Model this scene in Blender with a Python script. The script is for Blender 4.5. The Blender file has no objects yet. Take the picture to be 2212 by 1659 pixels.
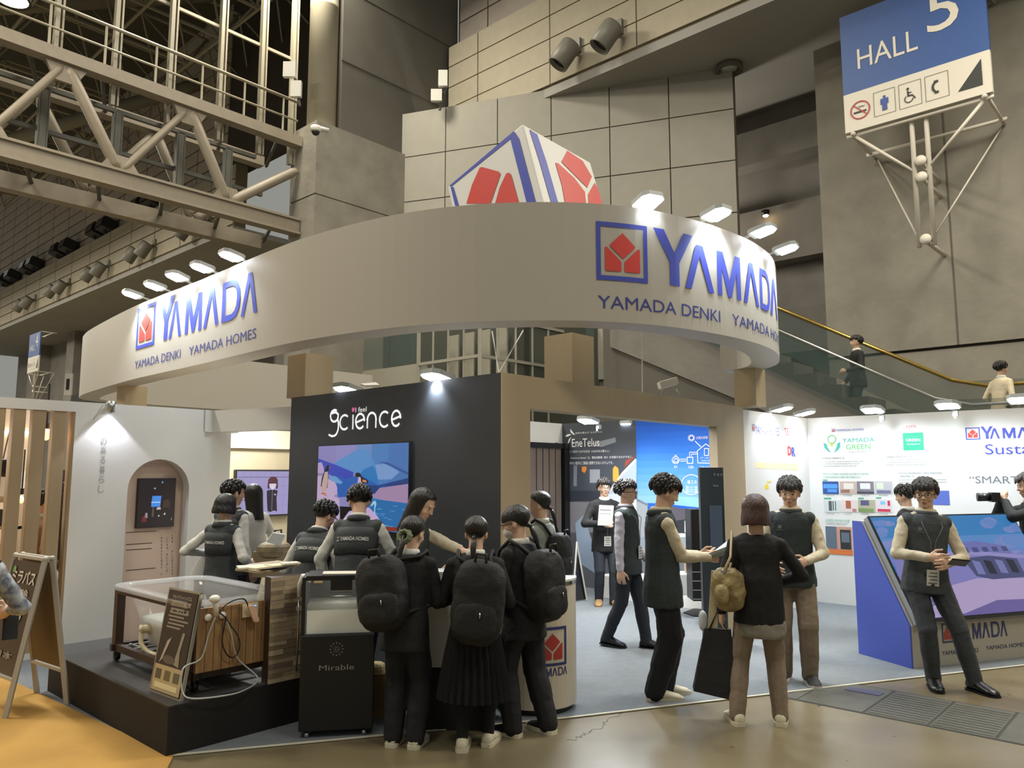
import bpy, bmesh, math, random
from math import sin, cos, pi, radians, atan2, sqrt
from mathutils import Vector as V, Matrix
S = bpy.context.scene
COL = S.collection
random.seed(7)

# ------------------------------------------------------------ camera, world, light, exposure
FPX = 1660.0
PITCH = math.atan(195.5 / FPX)
EYE = 1.7
cd = bpy.data.cameras.new('camera'); cam = bpy.data.objects.new('camera', cd); COL.objects.link(cam)
cd.sensor_width = 36.0; cd.lens = FPX / 2212 * 36.0; cd.clip_end = 300
cam.location = (0, 0, EYE); cam.rotation_euler = (pi / 2 + PITCH, 0, 0)
S.camera = cam
S.view_settings.view_transform = 'Standard'; S.view_settings.look = 'None'
S.view_settings.gamma = 1; S.view_settings.use_curve_mapping = False
S.view_settings.exposure = 0.0
w = bpy.data.worlds.new('hall_air'); S.world = w; w.use_nodes = True
w.node_tree.nodes['Background'].inputs[0].default_value = (0.96, 0.96, 0.88, 1)
w.node_tree.nodes['Background'].inputs[1].default_value = 0.29

AZ = radians(42.3)
AV = V((sin(AZ), cos(AZ), 0)); BV = V((-AV.y, AV.x, 0)); ZV = V((0, 0, 1))
KA, KB = 4.393, 4.117        # booth corner in hall axes


def HB(a, b, z): return AV * a + BV * b + ZV * z          # hall axes
def BT(s, t, z): return HB(s + KA, t + KB, z)             # booth axes (corner of the dark wall = 0,0)


def hall_lamp(p, e, size, col=(1, .93, .78), tilt=(0, 0, 0)):
    l = bpy.data.lights.new('hall_light', 'AREA'); l.energy = e; l.size = size; l.color = col
    o = bpy.data.objects.new('hall_light', l); COL.objects.link(o); o.location = p; o.rotation_euler = tilt


hall_lamp((-3, -3, 15), 500, 3)
hall_lamp((9, -2, 15), 900, 3)
hall_lamp((-12, 8, 15), 2200, 3)
hall_lamp((-1, 12, 15), 900, 3)
hall_lamp((9, 9, 13), 700, 3)
hall_lamp((-25.4, 28.6, 15), 4200, 6)  # lamps along the far left, added out of view to brighten the dim walls
hall_lamp((-36, 38, 15), 4200, 6)
hall_lamp((-47, 47, 15), 4200, 6)
hall_lamp((12, 9, 14), 800, 3)  # added out of view to brighten the right side of the hall
rl = bpy.data.lights.new('recess_fill', 'POINT'); rl.energy = 700; rl.shadow_soft_size = .4; rl.color = (1, .92, .8)
ro = bpy.data.objects.new('recess_fill', rl); COL.objects.link(ro); ro.location = HB(19, 12.5, 8)  # unseen point light added behind the tower to brighten recess and soffit
hall_lamp((-6, 19, 17), 1500, 2)

# ------------------------------------------------------------ helpers


def ray(px, py):
    u = (px - 1106) / FPX; v = (829.5 - py) / FPX
    return V((u, cos(PITCH) - v * sin(PITCH), sin(PITCH) + v * cos(PITCH)))


def G(px, py, z=0.0):
    d = ray(px, py); return V((0, 0, EYE)) + d * ((z - EYE) / d.z)


def DP(px, py, y):
    d = ray(px, py); return V((0, 0, EYE)) + d * (y / d.y)


def lin(c):
    if isinstance(c, str):
        c = [int(c[i:i + 2], 16) / 255 for i in (0, 2, 4)]
    return tuple((x / 12.92 if x <= .04045 else ((x + .055) / 1.055) ** 2.4) for x in c)


MATS = {}


def mat(name, col='808080', rough=.6, metal=0, var=0., scale=6., bump=0., bscale=60., emit=0., ecol=None,
        col2=None, stretch=(1, 1, 1), alpha=1., trans=0., spec=.5):
    if name in MATS: return MATS[name]
    m = bpy.data.materials.new(name); m.use_nodes = True; MATS[name] = m
    nt = m.node_tree; N = nt.nodes; L = nt.links; b = N['Principled BSDF']
    c = lin(col)
    b.inputs['Base Color'].default_value = (*c, 1)
    b.inputs['Roughness'].default_value = rough; b.inputs['Metallic'].default_value = metal
    b.inputs['Specular IOR Level'].default_value = spec
    tc = N.new('ShaderNodeTexCoord'); mp = N.new('ShaderNodeMapping'); mp.inputs['Scale'].default_value = stretch
    L.new(tc.outputs['Object'], mp.inputs[0])
    if var or col2:
        nz = N.new('ShaderNodeTexNoise'); nz.inputs['Scale'].default_value = scale; nz.inputs['Detail'].default_value = 6
        L.new(mp.outputs[0], nz.inputs['Vector'])
        r = N.new('ShaderNodeValToRGB'); r.color_ramp.elements[0].position = .32; r.color_ramp.elements[1].position = .68
        c2 = lin(col2) if col2 else tuple(min(1, x * (1 + var)) for x in c)
        c1 = c if col2 else tuple(x * (1 - var) for x in c)
        r.color_ramp.elements[0].color = (*c1, 1); r.color_ramp.elements[1].color = (*c2, 1)
        L.new(nz.outputs['Fac'], r.inputs[0]); L.new(r.outputs[0], b.inputs['Base Color'])
    if bump:
        n2 = N.new('ShaderNodeTexNoise'); n2.inputs['Scale'].default_value = bscale; n2.inputs['Detail'].default_value = 4
        L.new(mp.outputs[0], n2.inputs['Vector'])
        bp = N.new('ShaderNodeBump'); bp.inputs['Strength'].default_value = bump; bp.inputs['Distance'].default_value = .02
        L.new(n2.outputs['Fac'], bp.inputs['Height']); L.new(bp.outputs[0], b.inputs['Normal'])
    if emit:
        b.inputs['Emission Color'].default_value = (*lin(ecol or col), 1); b.inputs['Emission Strength'].default_value = emit
    if alpha < 1:
        b.inputs['Alpha'].default_value = alpha
    if trans:
        b.inputs['Transmission Weight'].default_value = trans; b.inputs['IOR'].default_value = 1.2
    return m


def screen(col, k=1.0):
    """a colour on a lit display"""
    n = 'display_%s_%d' % (col, int(k * 100))
    if n in MATS: return n
    m = mat(n, '050505', .35, emit=k, ecol=col)
    return n


def ink(col, rough=.55):
    n = 'print_' + col
    if n not in MATS: mat(n, col, rough)
    return n


class MB:
    def __init__(s): s.v = []; s.f = []; s.m = []; s.mats = []; s.cur = 0
    def mat(s, n):
        if n not in s.mats: s.mats.append(n)
        s.cur = s.mats.index(n); return s
    def add(s, vs, fs):
        o = len(s.v); s.v.extend(V(x) for x in vs)
        for f in fs: s.f.append([i + o for i in f]); s.m.append(s.cur)
        return s
    def para(s, o, u, v, w):
        o = V(o); p = [o, o + u, o + u + v, o + v, o + w, o + u + w, o + u + v + w, o + v + w]
        fl = u.cross(v).dot(w) < 0
        F = [(3, 2, 1, 0), (4, 5, 6, 7), (0, 1, 5, 4), (1, 2, 6, 5), (2, 3, 7, 6), (3, 0, 4, 7)]
        return s.add(p, [f[::-1] for f in F] if fl else F)
    def hbox(s, a0, a1, b0, b1, z0, z1): return s.para(HB(a0, b0, z0), AV * (a1 - a0), BV * (b1 - b0), ZV * (z1 - z0))
    def sbox(s, a0, a1, b0, b1, z0, z1): return s.para(BT(a0, b0, z0), AV * (a1 - a0), BV * (b1 - b0), ZV * (z1 - z0))
    def box(s, x0, x1, y0, y1, z0, z1): return s.para((x0, y0, z0), V((x1 - x0, 0, 0)), V((0, y1 - y0, 0)), V((0, 0, z1 - z0)))
    def bar(s, p, q, w, h=None, up=None):
        p = V(p); q = V(q); d = (q - p).normalized(); h = h or w
        u = V(up) if up is not None else (ZV if abs(d.z) < .95 else V((0, 1, 0)))
        r = d.cross(u).normalized(); u = r.cross(d)
        return s.para(p - r * w / 2 - u * h / 2, q - p, r * w, u * h)
    def rings(s, R, closed_ends=True, n=None):
        n = len(R[0]); vs = [p for r in R for p in r]; fs = []
        for i in range(len(R) - 1):
            for j in range(n):
                k = (j + 1) % n
                fs.append((i * n + j, i * n + k, (i + 1) * n + k, (i + 1) * n + j))
        if closed_ends: fs.append(tuple(range(n - 1, -1, -1))); fs.append(tuple((len(R) - 1) * n + j for j in range(n)))
        return s.add(vs, fs)
    def tube(s, pts, r, n=8):
        pts = [V(p) for p in pts]; R = []; prev = None
        for i, p in enumerate(pts):
            d = ((pts[min(i + 1, len(pts) - 1)] - pts[max(i - 1, 0)])).normalized()
            if prev is None:
                u = d.orthogonal().normalized()
            else:
                u = (prev - d * prev.dot(d)).normalized()
            prev = u; w = d.cross(u); rr = r[i] if isinstance(r, (list, tuple)) else r
            R.append([p + (u * cos(2 * pi * j / n) + w * sin(2 * pi * j / n)) * rr for j in range(n)])
        return s.rings(R)
    def capsule(s, p, q, r0, r1, n=10):
        p = V(p); q = V(q); d = (q - p); L = d.length; d = d / L if L > 1e-6 else V((0, 0, 1)); u = d.orthogonal().normalized(); w = d.cross(u); R = []
        def ring(c, r): R.append([c + (u * cos(2 * pi * j / n) + w * sin(2 * pi * j / n)) * r for j in range(n)])
        for t in (80, 50, 20): ring(p - d * r0 * sin(radians(t)), r0 * cos(radians(t)))
        for t in (20, 50, 80): ring(q + d * r1 * sin(radians(t)), r1 * cos(radians(t)))
        return s.rings(R)
    def ell(s, c, rx, ry, rz, M=None, nu=14, nv=9, e=1.0):
        c = V(c); R = []
        sg = lambda x: (abs(x) ** e) * (1 if x >= 0 else -1)
        for i in range(nv):
            ph = -pi / 2 + pi * (i + .35) / (nv - .3)
            r = []
            for j in range(nu):
                th = 2 * pi * j / nu
                p = V((rx * sg(cos(ph)) * sg(cos(th)), ry * sg(cos(ph)) * sg(sin(th)), rz * sg(sin(ph))))
                r.append(c + (M @ p if M else p))
            R.append(r)
        return s.rings(R)
    def lathe(s, c, prof, n=20, axis=None, u=None):
        c = V(c); ax = (axis or ZV).normalized(); u = u or (ax.orthogonal().normalized()); w = ax.cross(u)
        return s.rings([[c + ax * h + (u * cos(2 * pi * j / n) + w * sin(2 * pi * j / n)) * max(r, 1e-4) for j in range(n)] for r, h in prof])
    def prism(s, pts, ex):
        pts = [V(p) for p in pts]; n = len(pts); ex = V(ex)
        nrm = V((0, 0, 0))
        for i in range(n): nrm += pts[i].cross(pts[(i + 1) % n])
        fs = [tuple(range(n)), tuple(range(2 * n - 1, n - 1, -1))] + [((i + 1) % n, i, n + i, n + (i + 1) % n) for i in range(n)]
        if nrm.dot(ex) > 0: fs = [f[::-1] for f in fs]
        return s.add(pts + [p + ex for p in pts], fs)
    def poly(s, pts):
        return s.add([V(p) for p in pts], [tuple(range(len(pts)))])


def mk(name, mb, parent=None, smooth=False, local=False, mods=None):
    me = bpy.data.meshes.new(name)
    off = V((0, 0, 0))
    if parent is not None and not local:
        q = parent
        while q is not None: off = off + q.location; q = q.parent
    me.from_pydata([tuple(v - off) for v in mb.v], [], mb.f)
    for m in mb.mats: me.materials.append(mat(m) if m not in MATS else MATS[m])
    me.polygons.foreach_set('material_index', mb.m)
    if smooth: me.polygons.foreach_set('use_smooth', [True] * len(me.polygons))
    me.update()
    o = bpy.data.objects.new(name, me); COL.objects.link(o)
    if parent is not None: o.parent = parent
    if mods: mods(o)
    return o


def tag(o, label, cat=None, group=None, kind=None):
    o['label'] = label
    if cat: o['category'] = cat
    if group: o['group'] = group
    if kind: o['kind'] = kind
    return o


def thing(name, label, cat, loc=(0, 0, 0), group=None, rz=0):
    o = bpy.data.objects.new(name, None); COL.objects.link(o); o.location = loc; o.rotation_euler = (0, 0, rz)
    o.empty_display_size = .05
    return tag(o, label, cat, group)


def solo(name, mb, label, cat, group=None, smooth=False, kind=None, mods=None):
    c = V((0, 0, 0))
    for v in mb.v: c += v
    c /= len(mb.v); c.z = min(v.z for v in mb.v)
    me_o = mk(name, mb, None, smooth, mods=mods)
    me_o.data.transform(Matrix.Translation(-c)); me_o.location = c
    return tag(me_o, label, cat, group, kind)


def struct(name, mb, label=None, smooth=False, parent=None):
    o = mk(name, mb, parent, smooth)
    if parent is None: o['kind'] = 'structure'
    if label: o['label'] = label
    return o


def bevel(o, w=.01, seg=2):
    m = o.modifiers.new('bevel', 'BEVEL'); m.width = w; m.segments = seg; m.limit_method = 'ANGLE'; return o


# --- text
TCACHE = {}


def glyphs(s, bold=0.0):
    k = (s, bold)
    if k in TCACHE: return TCACHE[k]
    cu = bpy.data.curves.new('t', 'FONT'); cu.body = s; cu.size = 1; cu.offset = bold; cu.resolution_u = 3
    o = bpy.data.objects.new('t', cu)
    me = o.to_mesh(); vs = [(v.co.x, v.co.y) for v in me.vertices]; fs = [tuple(p.vertices) for p in me.polygons]
    o.to_mesh_clear(); bpy.data.objects.remove(o); bpy.data.curves.remove(cu)
    if not vs: vs = [(0, 0), (1, 0), (0, 1)]; fs = [(0, 1, 2)]
    x0 = min(v[0] for v in vs); x1 = max(v[0] for v in vs); y0 = min(v[1] for v in vs); y1 = max(v[1] for v in vs)
    r = ([((x - x0) / max(x1 - x0, 1e-6), (y - y0) / max(y1 - y0, 1e-6)) for x, y in vs], fs, (x1 - x0) / max(y1 - y0, 1e-6))
    TCACHE[k] = r
    return r


YG = {'Y': [[(0, 1), (.25, 1), (.5, .6), (.75, 1), (1, 1), (.62, .42), (.62, 0), (.38, 0), (.38, .42)]],
      'L': [[(0, 0), (.38, 1), (.62, 1), (1, 0), (.8, 0), (.5, .76), (.2, 0)]],
      'M': [[(0, 0), (0, 1), (.24, 1), (.5, .38), (.76, 1), (1, 1), (1, 0), (.82, 0), (.82, .62), (.57, .0), (.43, .0), (.18, .62), (.18, 0)]]}
D_o = [(0, 0), (0, 1), (.55, 1), (.8, .93), (.95, .75), (1, .5), (.95, .25), (.8, .07), (.55, 0)]
D_i = [(.2, .15), (.2, .85), (.55, .85), (.7, .79), (.79, .67), (.82, .5), (.79, .33), (.7, .21), (.55, .15)]
YG['D'] = [[D_o[i], D_o[(i + 1) % 9], D_i[(i + 1) % 9], D_i[i]] for i in range(9)]


def soft(P, n=5):
    P = [V(p) for p in P]; out = []
    for i in range(len(P) - 1):
        p0 = P[max(i - 1, 0)]; p1 = P[i]; p2 = P[i + 1]; p3 = P[min(i + 2, len(P) - 1)]
        for k in range(n):
            t = k / n; out.append(.5 * ((2 * p1) + (-p0 + p2) * t + (2 * p0 - 5 * p1 + 4 * p2 - p3) * t * t + (-p0 + 3 * p1 - 3 * p2 + p3) * t ** 3))
    return out + [P[-1]]


class Wall:
    """flat upright (or leaning) surface; u along U, z along W"""
    def __init__(s, P0, U, N, W=ZV): s.P = V(P0); s.U = V(U).normalized(); s.N = V(N).normalized(); s.W = V(W).normalized()
    def uv(s, px, py):
        d = ray(px, py); o = V((0, 0, EYE)); k = (s.P - o).dot(s.N) / d.dot(s.N); q = o + d * k - s.P
        return (q.dot(s.U), q.dot(s.W))
    def pt(s, u, z, off=0): return s.P + s.U * u + s.W * z + s.N * off
    step = None


class PathWall:
    """upright ribbon following a plan polyline"""
    def __init__(s, pts):
        s.p = [V((x, y, 0)) for x, y in pts]; s.L = [0]
        for i in range(1, len(s.p)): s.L.append(s.L[-1] + (s.p[i] - s.p[i - 1]).length)
    step = .06
    def loc(s, u):
        i = 0
        while i < len(s.p) - 2 and u > s.L[i + 1]: i += 1
        d = (s.p[i + 1] - s.p[i]).normalized(); return i, d, s.p[i] + d * (u - s.L[i])
    def pt(s, u, z, off=0):
        i, d, q = s.loc(u)
        # smoothed normal
        _, d0, _ = s.loc(max(0, u - .15)); _, d1, _ = s.loc(min(s.L[-1], u + .15)); dd = (d0 + d1).normalized()
        n = V((dd.y, -dd.x, 0))
        return q + n * off + ZV * z
    def uv(s, px, py):
        d = ray(px, py); best = None
        for i in range(len(s.p) - 1):
            a = s.p[i]; e = s.p[i + 1] - a
            den = d.x * e.y - d.y * e.x
            if abs(den) < 1e-9: continue
            k = (a.x * e.y - a.y * e.x) / den; m = (a.x * d.y - a.y * d.x) / den
            if k > 0 and -1e-6 <= m <= 1 + 1e-6 and (best is None or k < best[0]):
                best = (k, s.L[i] + e.length * m, EYE + d.z * k)
        return (best[1], best[2]) if best else (s.L[-1], 3)


def lay(mb, W, polys, off, m):
    """flat coloured polygons in wall coordinates, cut finely where the wall is curved"""
    mb.mat(m)
    for pts in polys:
        if W.step is None:
            mb.poly([W.pt(u, z, off) for u, z in pts])
        else:
            bm = bmesh.new(); vs = [bm.verts.new((u, z, 0)) for u, z in pts]; bm.faces.new(vs)
            bmesh.ops.triangulate(bm, faces=bm.faces[:])
            u0 = min(p[0] for p in pts); u1 = max(p[0] for p in pts); x = u0 + W.step
            while x < u1:
                bmesh.ops.bisect_plane(bm, geom=bm.verts[:] + bm.edges[:] + bm.faces[:], plane_co=(x, 0, 0), plane_no=(1, 0, 0)); x += W.step
            bm.verts.index_update()
            mb.add([W.pt(v.co.x, v.co.y, off) for v in bm.verts], [tuple(v.index for v in f.verts) for f in bm.faces])
            bm.free()


def rect(u0, z0, u1, z1): return [(u0, z0), (u1, z0), (u1, z1), (u0, z1)]


def px_poly(W, pts): return [W.uv(*p) for p in pts]


def write(mb, W, s, u0, z0, u1, z1, m, off=.004, bold=0.0):
    bold = bold if bold > .04 else 0.0
    """lettering fitted to a rectangle of the wall"""
    vs, fs, asp = glyphs(s, bold); mb.mat(m)
    if W.step is None:
        mb.add([W.pt(u0 + x * (u1 - u0), z0 + y * (z1 - z0), off) for x, y in vs], fs)
    else:
        bm = bmesh.new(); bv = [bm.verts.new((u0 + x * (u1 - u0), z0 + y * (z1 - z0), 0)) for x, y in vs]
        for f in fs:
            try: bm.faces.new([bv[i] for i in f])
            except ValueError: pass
        x = min(u0, u1) + W.step
        while x < max(u0, u1):
            bmesh.ops.bisect_plane(bm, geom=bm.verts[:] + bm.edges[:] + bm.faces[:], plane_co=(x, 0, 0), plane_no=(1, 0, 0)); x += W.step
        bm.verts.index_update()
        mb.add([W.pt(v.co.x, v.co.y, off) for v in bm.verts], [tuple(v.index for v in f.verts) for f in bm.faces]); bm.free()


def wpx(mb, W, s, x0, y0, x1, y1, m, off=.004, bold=0.0):
    """lettering between two pixels of the photo (left bottom, right top) carried onto the wall"""
    a = W.uv(x0, y0); b = W.uv(x1, y1); write(mb, W, s, a[0], a[1], b[0], b[1], m, off, bold)


def emblem(mb, W, u0, z0, u1, z1, blue, red, white, off=.004, bar=.08):
    w = u1 - u0; h = z1 - z0; f = lambda x, y: (u0 + x * w, z0 + y * h)
    q = bar
    if white: lay(mb, W, [[f(0, 0), f(1, 0), f(1, 1), f(0, 1)]], off, white)
    lay(mb, W, [[f(0, 0), f(1, 0), f(1, q), f(0, q)], [f(0, 1 - q), f(1, 1 - q), f(1, 1), f(0, 1)], [f(0, q), f(q, q), f(q, 1 - q), f(0, 1 - q)],
                [f(1 - q, q), f(1, q), f(1, 1 - q), f(1 - q, 1 - q)]], off + .002, blue)
    lay(mb, W, [[f(.5, .83), f(.25, .61), f(.27, .575), f(.5, .38), f(.73, .575), f(.75, .61)],
                [f(.16, .57), f(.2, .57), f(.47, .33), f(.47, .18), f(.45, .16), f(.17, .16), f(.16, .18)],
                [f(.84, .57), f(.8, .57), f(.53, .33), f(.53, .18), f(.55, .16), f(.83, .16), f(.84, .18)]], off + .002, red)


LAYOUT = []   # relative spans of the big name: filled from the left ring sign


def bigname(mb, W, u0, sc, z0, h, m, off=.005, n=6, lay_=None):
    for k, (ch, x0, x1, hh) in enumerate((lay_ or LAYOUT)[:n]):
        P = [[(u0 + sc * (x0 + x * (x1 - x0)), z0 + h * hh * y) for x, y in pl] for pl in YG[ch]]
        lay(mb, W, P, off, m)
# ------------------------------------------------------------ materials
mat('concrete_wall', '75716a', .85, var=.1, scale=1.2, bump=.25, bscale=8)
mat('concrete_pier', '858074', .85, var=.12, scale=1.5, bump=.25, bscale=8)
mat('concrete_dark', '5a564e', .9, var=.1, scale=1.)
mat('cladding', '9c937f', .75, var=.05, scale=3)
mat('cladding_joint', '5f543d', .9)
mat('tower_panel', '8f8b80', .8, var=.04, scale=2)
mat('tower_joint', '565044', .9)
mat('upper_panel', 'a3998d', .85, var=.08, scale=1)
mat('upper_joint', '3c352c', .9)
mat('truss_paint', '857b6b', .55, var=.05)
mat('truss_dark', '4b4a42', .6)
mat('mullion_paint', '968f7c', .45)
mat('roof_dark', '4a463a', .9)
mat('booth_white', 'd9d8d4', .55, var=.01, scale=3)
mat('ring_white', 'b3ada1', .5, var=.01, scale=1)
mat('booth_black', '3b3e43', .42, var=.08, scale=2, spec=.45)
mat('wood_veneer', 'a8977a', .6, var=.05, scale=3, stretch=(1, 1, .12), bump=.05)
mat('lens', 'ffffff', .3, emit=30, ecol='eef4ff')
mat('lamp_grey', 'a9adab', .4, metal=.3)
mat('metal_white', 'c9c6bd', .4)
mat('black_plastic', '151515', .35)
mat('steel', 'b5b5b0', .25, metal=1)
mat('glass_teal', '4a5a56', .1, alpha=.3)
mat('handrail', 'a98f4a', .2, metal=.8)
mat('carpet_grey', '73797e', .95, var=.06, scale=14, bump=.3, bscale=200)
mat('carpet_orange', 'a9823f', .95, var=.07, scale=2.5, bump=.3, bscale=200)


def floor_material():
    m = mat('hall_floor', '675c44', .3, col2='7b7159', scale=.9, bump=.06, bscale=5)
    nt = m.node_tree; N = nt.nodes; L = nt.links; b = N['Principled BSDF']
    base = b.inputs['Base Color'].links[0].from_socket
    tc = N.new('ShaderNodeTexCoord')
    # scuffs and spots
    vo = N.new('ShaderNodeTexVoronoi'); vo.inputs['Scale'].default_value = 4.5; vo.inputs['Randomness'].default_value = 1
    nz = N.new('ShaderNodeTexNoise'); nz.inputs['Scale'].default_value = 9; nz.inputs['Detail'].default_value = 3
    mx = N.new('ShaderNodeMix'); mx.data_type = 'VECTOR'; mx.inputs[0].default_value = .12
    L.new(tc.outputs['Object'], mx.inputs[4]); L.new(nz.outputs['Color'], mx.inputs[5]); L.new(mx.outputs[1], vo.inputs['Vector'])
    r = N.new('ShaderNodeValToRGB'); r.color_ramp.elements[0].position = .045; r.color_ramp.elements[1].position = .075
    r.color_ramp.elements[0].color = (.42, .42, .42, 1); r.color_ramp.elements[1].color = (1, 1, 1, 1)
    L.new(vo.outputs['Distance'], r.inputs[0])
    mul = N.new('ShaderNodeMix'); mul.data_type = 'RGBA'; mul.blend_type = 'MULTIPLY'; mul.inputs[0].default_value = 1
    L.new(base, mul.inputs[6]); L.new(r.outputs[0], mul.inputs[7]); L.new(mul.outputs[2], b.inputs['Base Color'])
    n3 = N.new('ShaderNodeTexNoise'); n3.inputs['Scale'].default_value = 2.2; n3.inputs['Detail'].default_value = 8
    L.new(tc.outputs['Object'], n3.inputs['Vector'])
    r3 = N.new('ShaderNodeMapRange'); r3.inputs[3].default_value = .18; r3.inputs[4].default_value = .5
    L.new(n3.outputs['Fac'], r3.inputs[0]); L.new(r3.outputs[0], b.inputs['Roughness'])


floor_material()

# ------------------------------------------------------------ the hall
fl = MB().mat('hall_floor'); fl.box(-60, 40, -12, 75, -.3, 0)
hall_floor = struct('floor', fl)


def panel_grid(parent, matn, o, U, Nn, us, zs, gap=.035, th=.06, skip=None):
    """cladding panels, one object each, alike ones share their mesh"""
    cache = {}
    for i in range(len(us) - 1):
        for j in range(len(zs) - 1):
            if skip and skip(i, j): continue
            wd = us[i + 1] - us[i] - gap; h = zs[j + 1] - zs[j] - gap; k = (round(wd, 2), round(h, 2))
            if k not in cache:
                mb = MB().mat(matn); mb.para(V((0, 0, 0)), U * wd, ZV * h, Nn * th)
                cache[k] = mk('panel', mb); ob = cache[k]
            else:
                ob = cache[k].copy(); COL.objects.link(ob)
            ob.parent = parent; ob.location = o + U * (us[i] + gap / 2) + ZV * (zs[j] + gap / 2)


FZ = [12.68, 13.37, 14.07, 14.77, 15.47]
# long fascia, left stretch and right stretch, one structural wall
fw = MB().mat('cladding_joint'); fw.hbox(16.06, 16.6, 31.2, 78, 12.6, 15.5); fw.hbox(16.06, 16.6, 3.9, 17.34, 12.6, 15.5)
fascia = struct('wall_back', fw, 'long band of cream cladding panels high across the back of the hall')
bl = [31.2] + [33.4 + 3.01 * i for i in range(15)]
panel_grid(fascia, 'cladding', HB(16.06, 0, 0), BV, -AV, bl, FZ, .07)
br = [4.2, 7.2, 10.2, 13.1, 16.0, 17.34]
panel_grid(fascia, 'cladding', HB(16.06, 0, 0), BV, -AV, br, FZ)
uw = MB().mat('upper_joint'); uw.hbox(16.5, 17, 26, 84, 15.5, 27); uw.hbox(16.5, 17, 10, 17.4, 15.5, 27)
upper = struct('wall_upper', uw, 'dark panelled upper wall set back above the cream band')
panel_grid(upper, 'upper_panel', HB(16.5, 0, 0), BV, -AV, [32.9 + 3.01 * i for i in range(15)], [15.5 + .7 * i for i in range(14)], .09)
panel_grid(upper, 'upper_panel', HB(16.5, 0, 0), BV, -AV, [10.2, 13.1, 16, 17.3], [15.5 + 1.0 * i for i in range(6)], .05)
mat('soffit_grey', '8d8a83', .85, var=.05, scale=.5)
sf = MB().mat('soffit_grey'); sf.hbox(16.0, 23, -12, 17.3, 12.35, 12.6); sf.hbox(16.0, 21, 31.2, 80, 12.35, 12.6)
struct('ceiling', sf, 'dark soffit behind the cream band')
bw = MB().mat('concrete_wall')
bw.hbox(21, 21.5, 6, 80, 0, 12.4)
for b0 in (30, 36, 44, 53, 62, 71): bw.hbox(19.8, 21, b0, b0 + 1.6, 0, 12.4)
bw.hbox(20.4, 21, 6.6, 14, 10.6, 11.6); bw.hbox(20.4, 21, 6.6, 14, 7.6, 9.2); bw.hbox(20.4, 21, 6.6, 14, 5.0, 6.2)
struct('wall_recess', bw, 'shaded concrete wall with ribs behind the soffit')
rw = MB().mat('concrete_pier')
rw.hbox(18.75, 19.6, -14, 6.7, 0, 4.44); rw.hbox(18.7, 19.6, -14, 6.7, 4.5, 16)
for bb in (-5.2, 1.1, 3.9):
    rw.mat('concrete_dark'); rw.hbox(18.69, 18.75, bb, bb + .03, 4.5, 16); rw.mat('concrete_pier')
rw.hbox(18.9, 19.6, -14, 6.7, 4.4, 4.52)
struct('wall_right', rw, 'tall concrete wall with a joint line at the right')
tw = MB().mat('concrete_pier')
tw.hbox(11.18, 16, 17.35, 18.6, 0, 9.2); tw.hbox(11.22, 16, 17.38, 18.6, 9.2, 9.24); tw.hbox(11.18, 16, 17.35, 18.6, 9.24, 11.3)
tw.mat('concrete_dark'); tw.hbox(12.0, 16.5, 17.45, 18.6, 11.3, 24)  # same wall as the pier; its weaker light is put into the darker colour
for zz in (13.4, 15.6, 17.8): tw.hbox(11.98, 16.5, 17.43, 17.46, zz, zz + .04)
tw.mat('concrete_wall'); tw.hbox(12.6, 21, 18.6, 19.2, 0, 11.0)
struct('wall_left', tw, 'concrete pier with a wall above it coloured dark for weak light')
co = MB().mat('mullion_paint'); co.lathe(HB(11.62, 17.82, 11.3), [(.4, 0), (.4, 3.6), (.405, 3.61), (.405, 3.66), (.4, 3.67), (.4, 12)], 24)
solo('round_column', co, 'cream round column standing on the concrete pier', 'column', smooth=True)
co = MB().mat('mullion_paint'); co.lathe(HB(14.0, 20.6, 8.0), [(.5, 0), (.5, 8.2)], 24)
solo('round_column', co, 'paler round column behind the roof truss bars', 'column', smooth=True)

# panelled tower, oblique to the hall
TX = V((.91, 20.8, 0)); TC = V((-.945, .327, 0)).normalized(); TN = V((-.327, -.945, 0)).normalized()
tm = MB().mat('tower_joint'); tm.para(TX + TC * -5.2 - TN * .06, TC * 9.95, -TN * .5, ZV * 12.6)
tm.mat('tower_panel'); tm.para(TX + TC * 4.74, TC * .1, -TN * .5, ZV * 12.6)
tow = struct('wall_tower', tm, 'free-standing wall of large square grey panels')
panel_grid(tow, 'tower_panel', TX - TN * .06, TC, TN, [-5.18, -3.5, -1.88, -.21, 1.41, 3.05, 4.74], [4.2, 5.6, 7.0, 8.4, 9.8, 11.2, 12.6], .03, .06)
tm = MB().mat('concrete_wall'); tm.para(TX + TC * -5.2 + TN * .3, TC * 9.95, -TN * .3, ZV * 4.0)
for (u0, u1, z) in ((-4, -2.6, 3.9), (-1.5, -.2, 3.4), (.6, 2, 3.8)): tm.para(TX + TC * u0 + TN * .31, TC * (u1 - u0), -TN * .02, ZV * .03)
struct('wall_base', tm, 'plain concrete wall under the square panels', parent=None)

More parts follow.
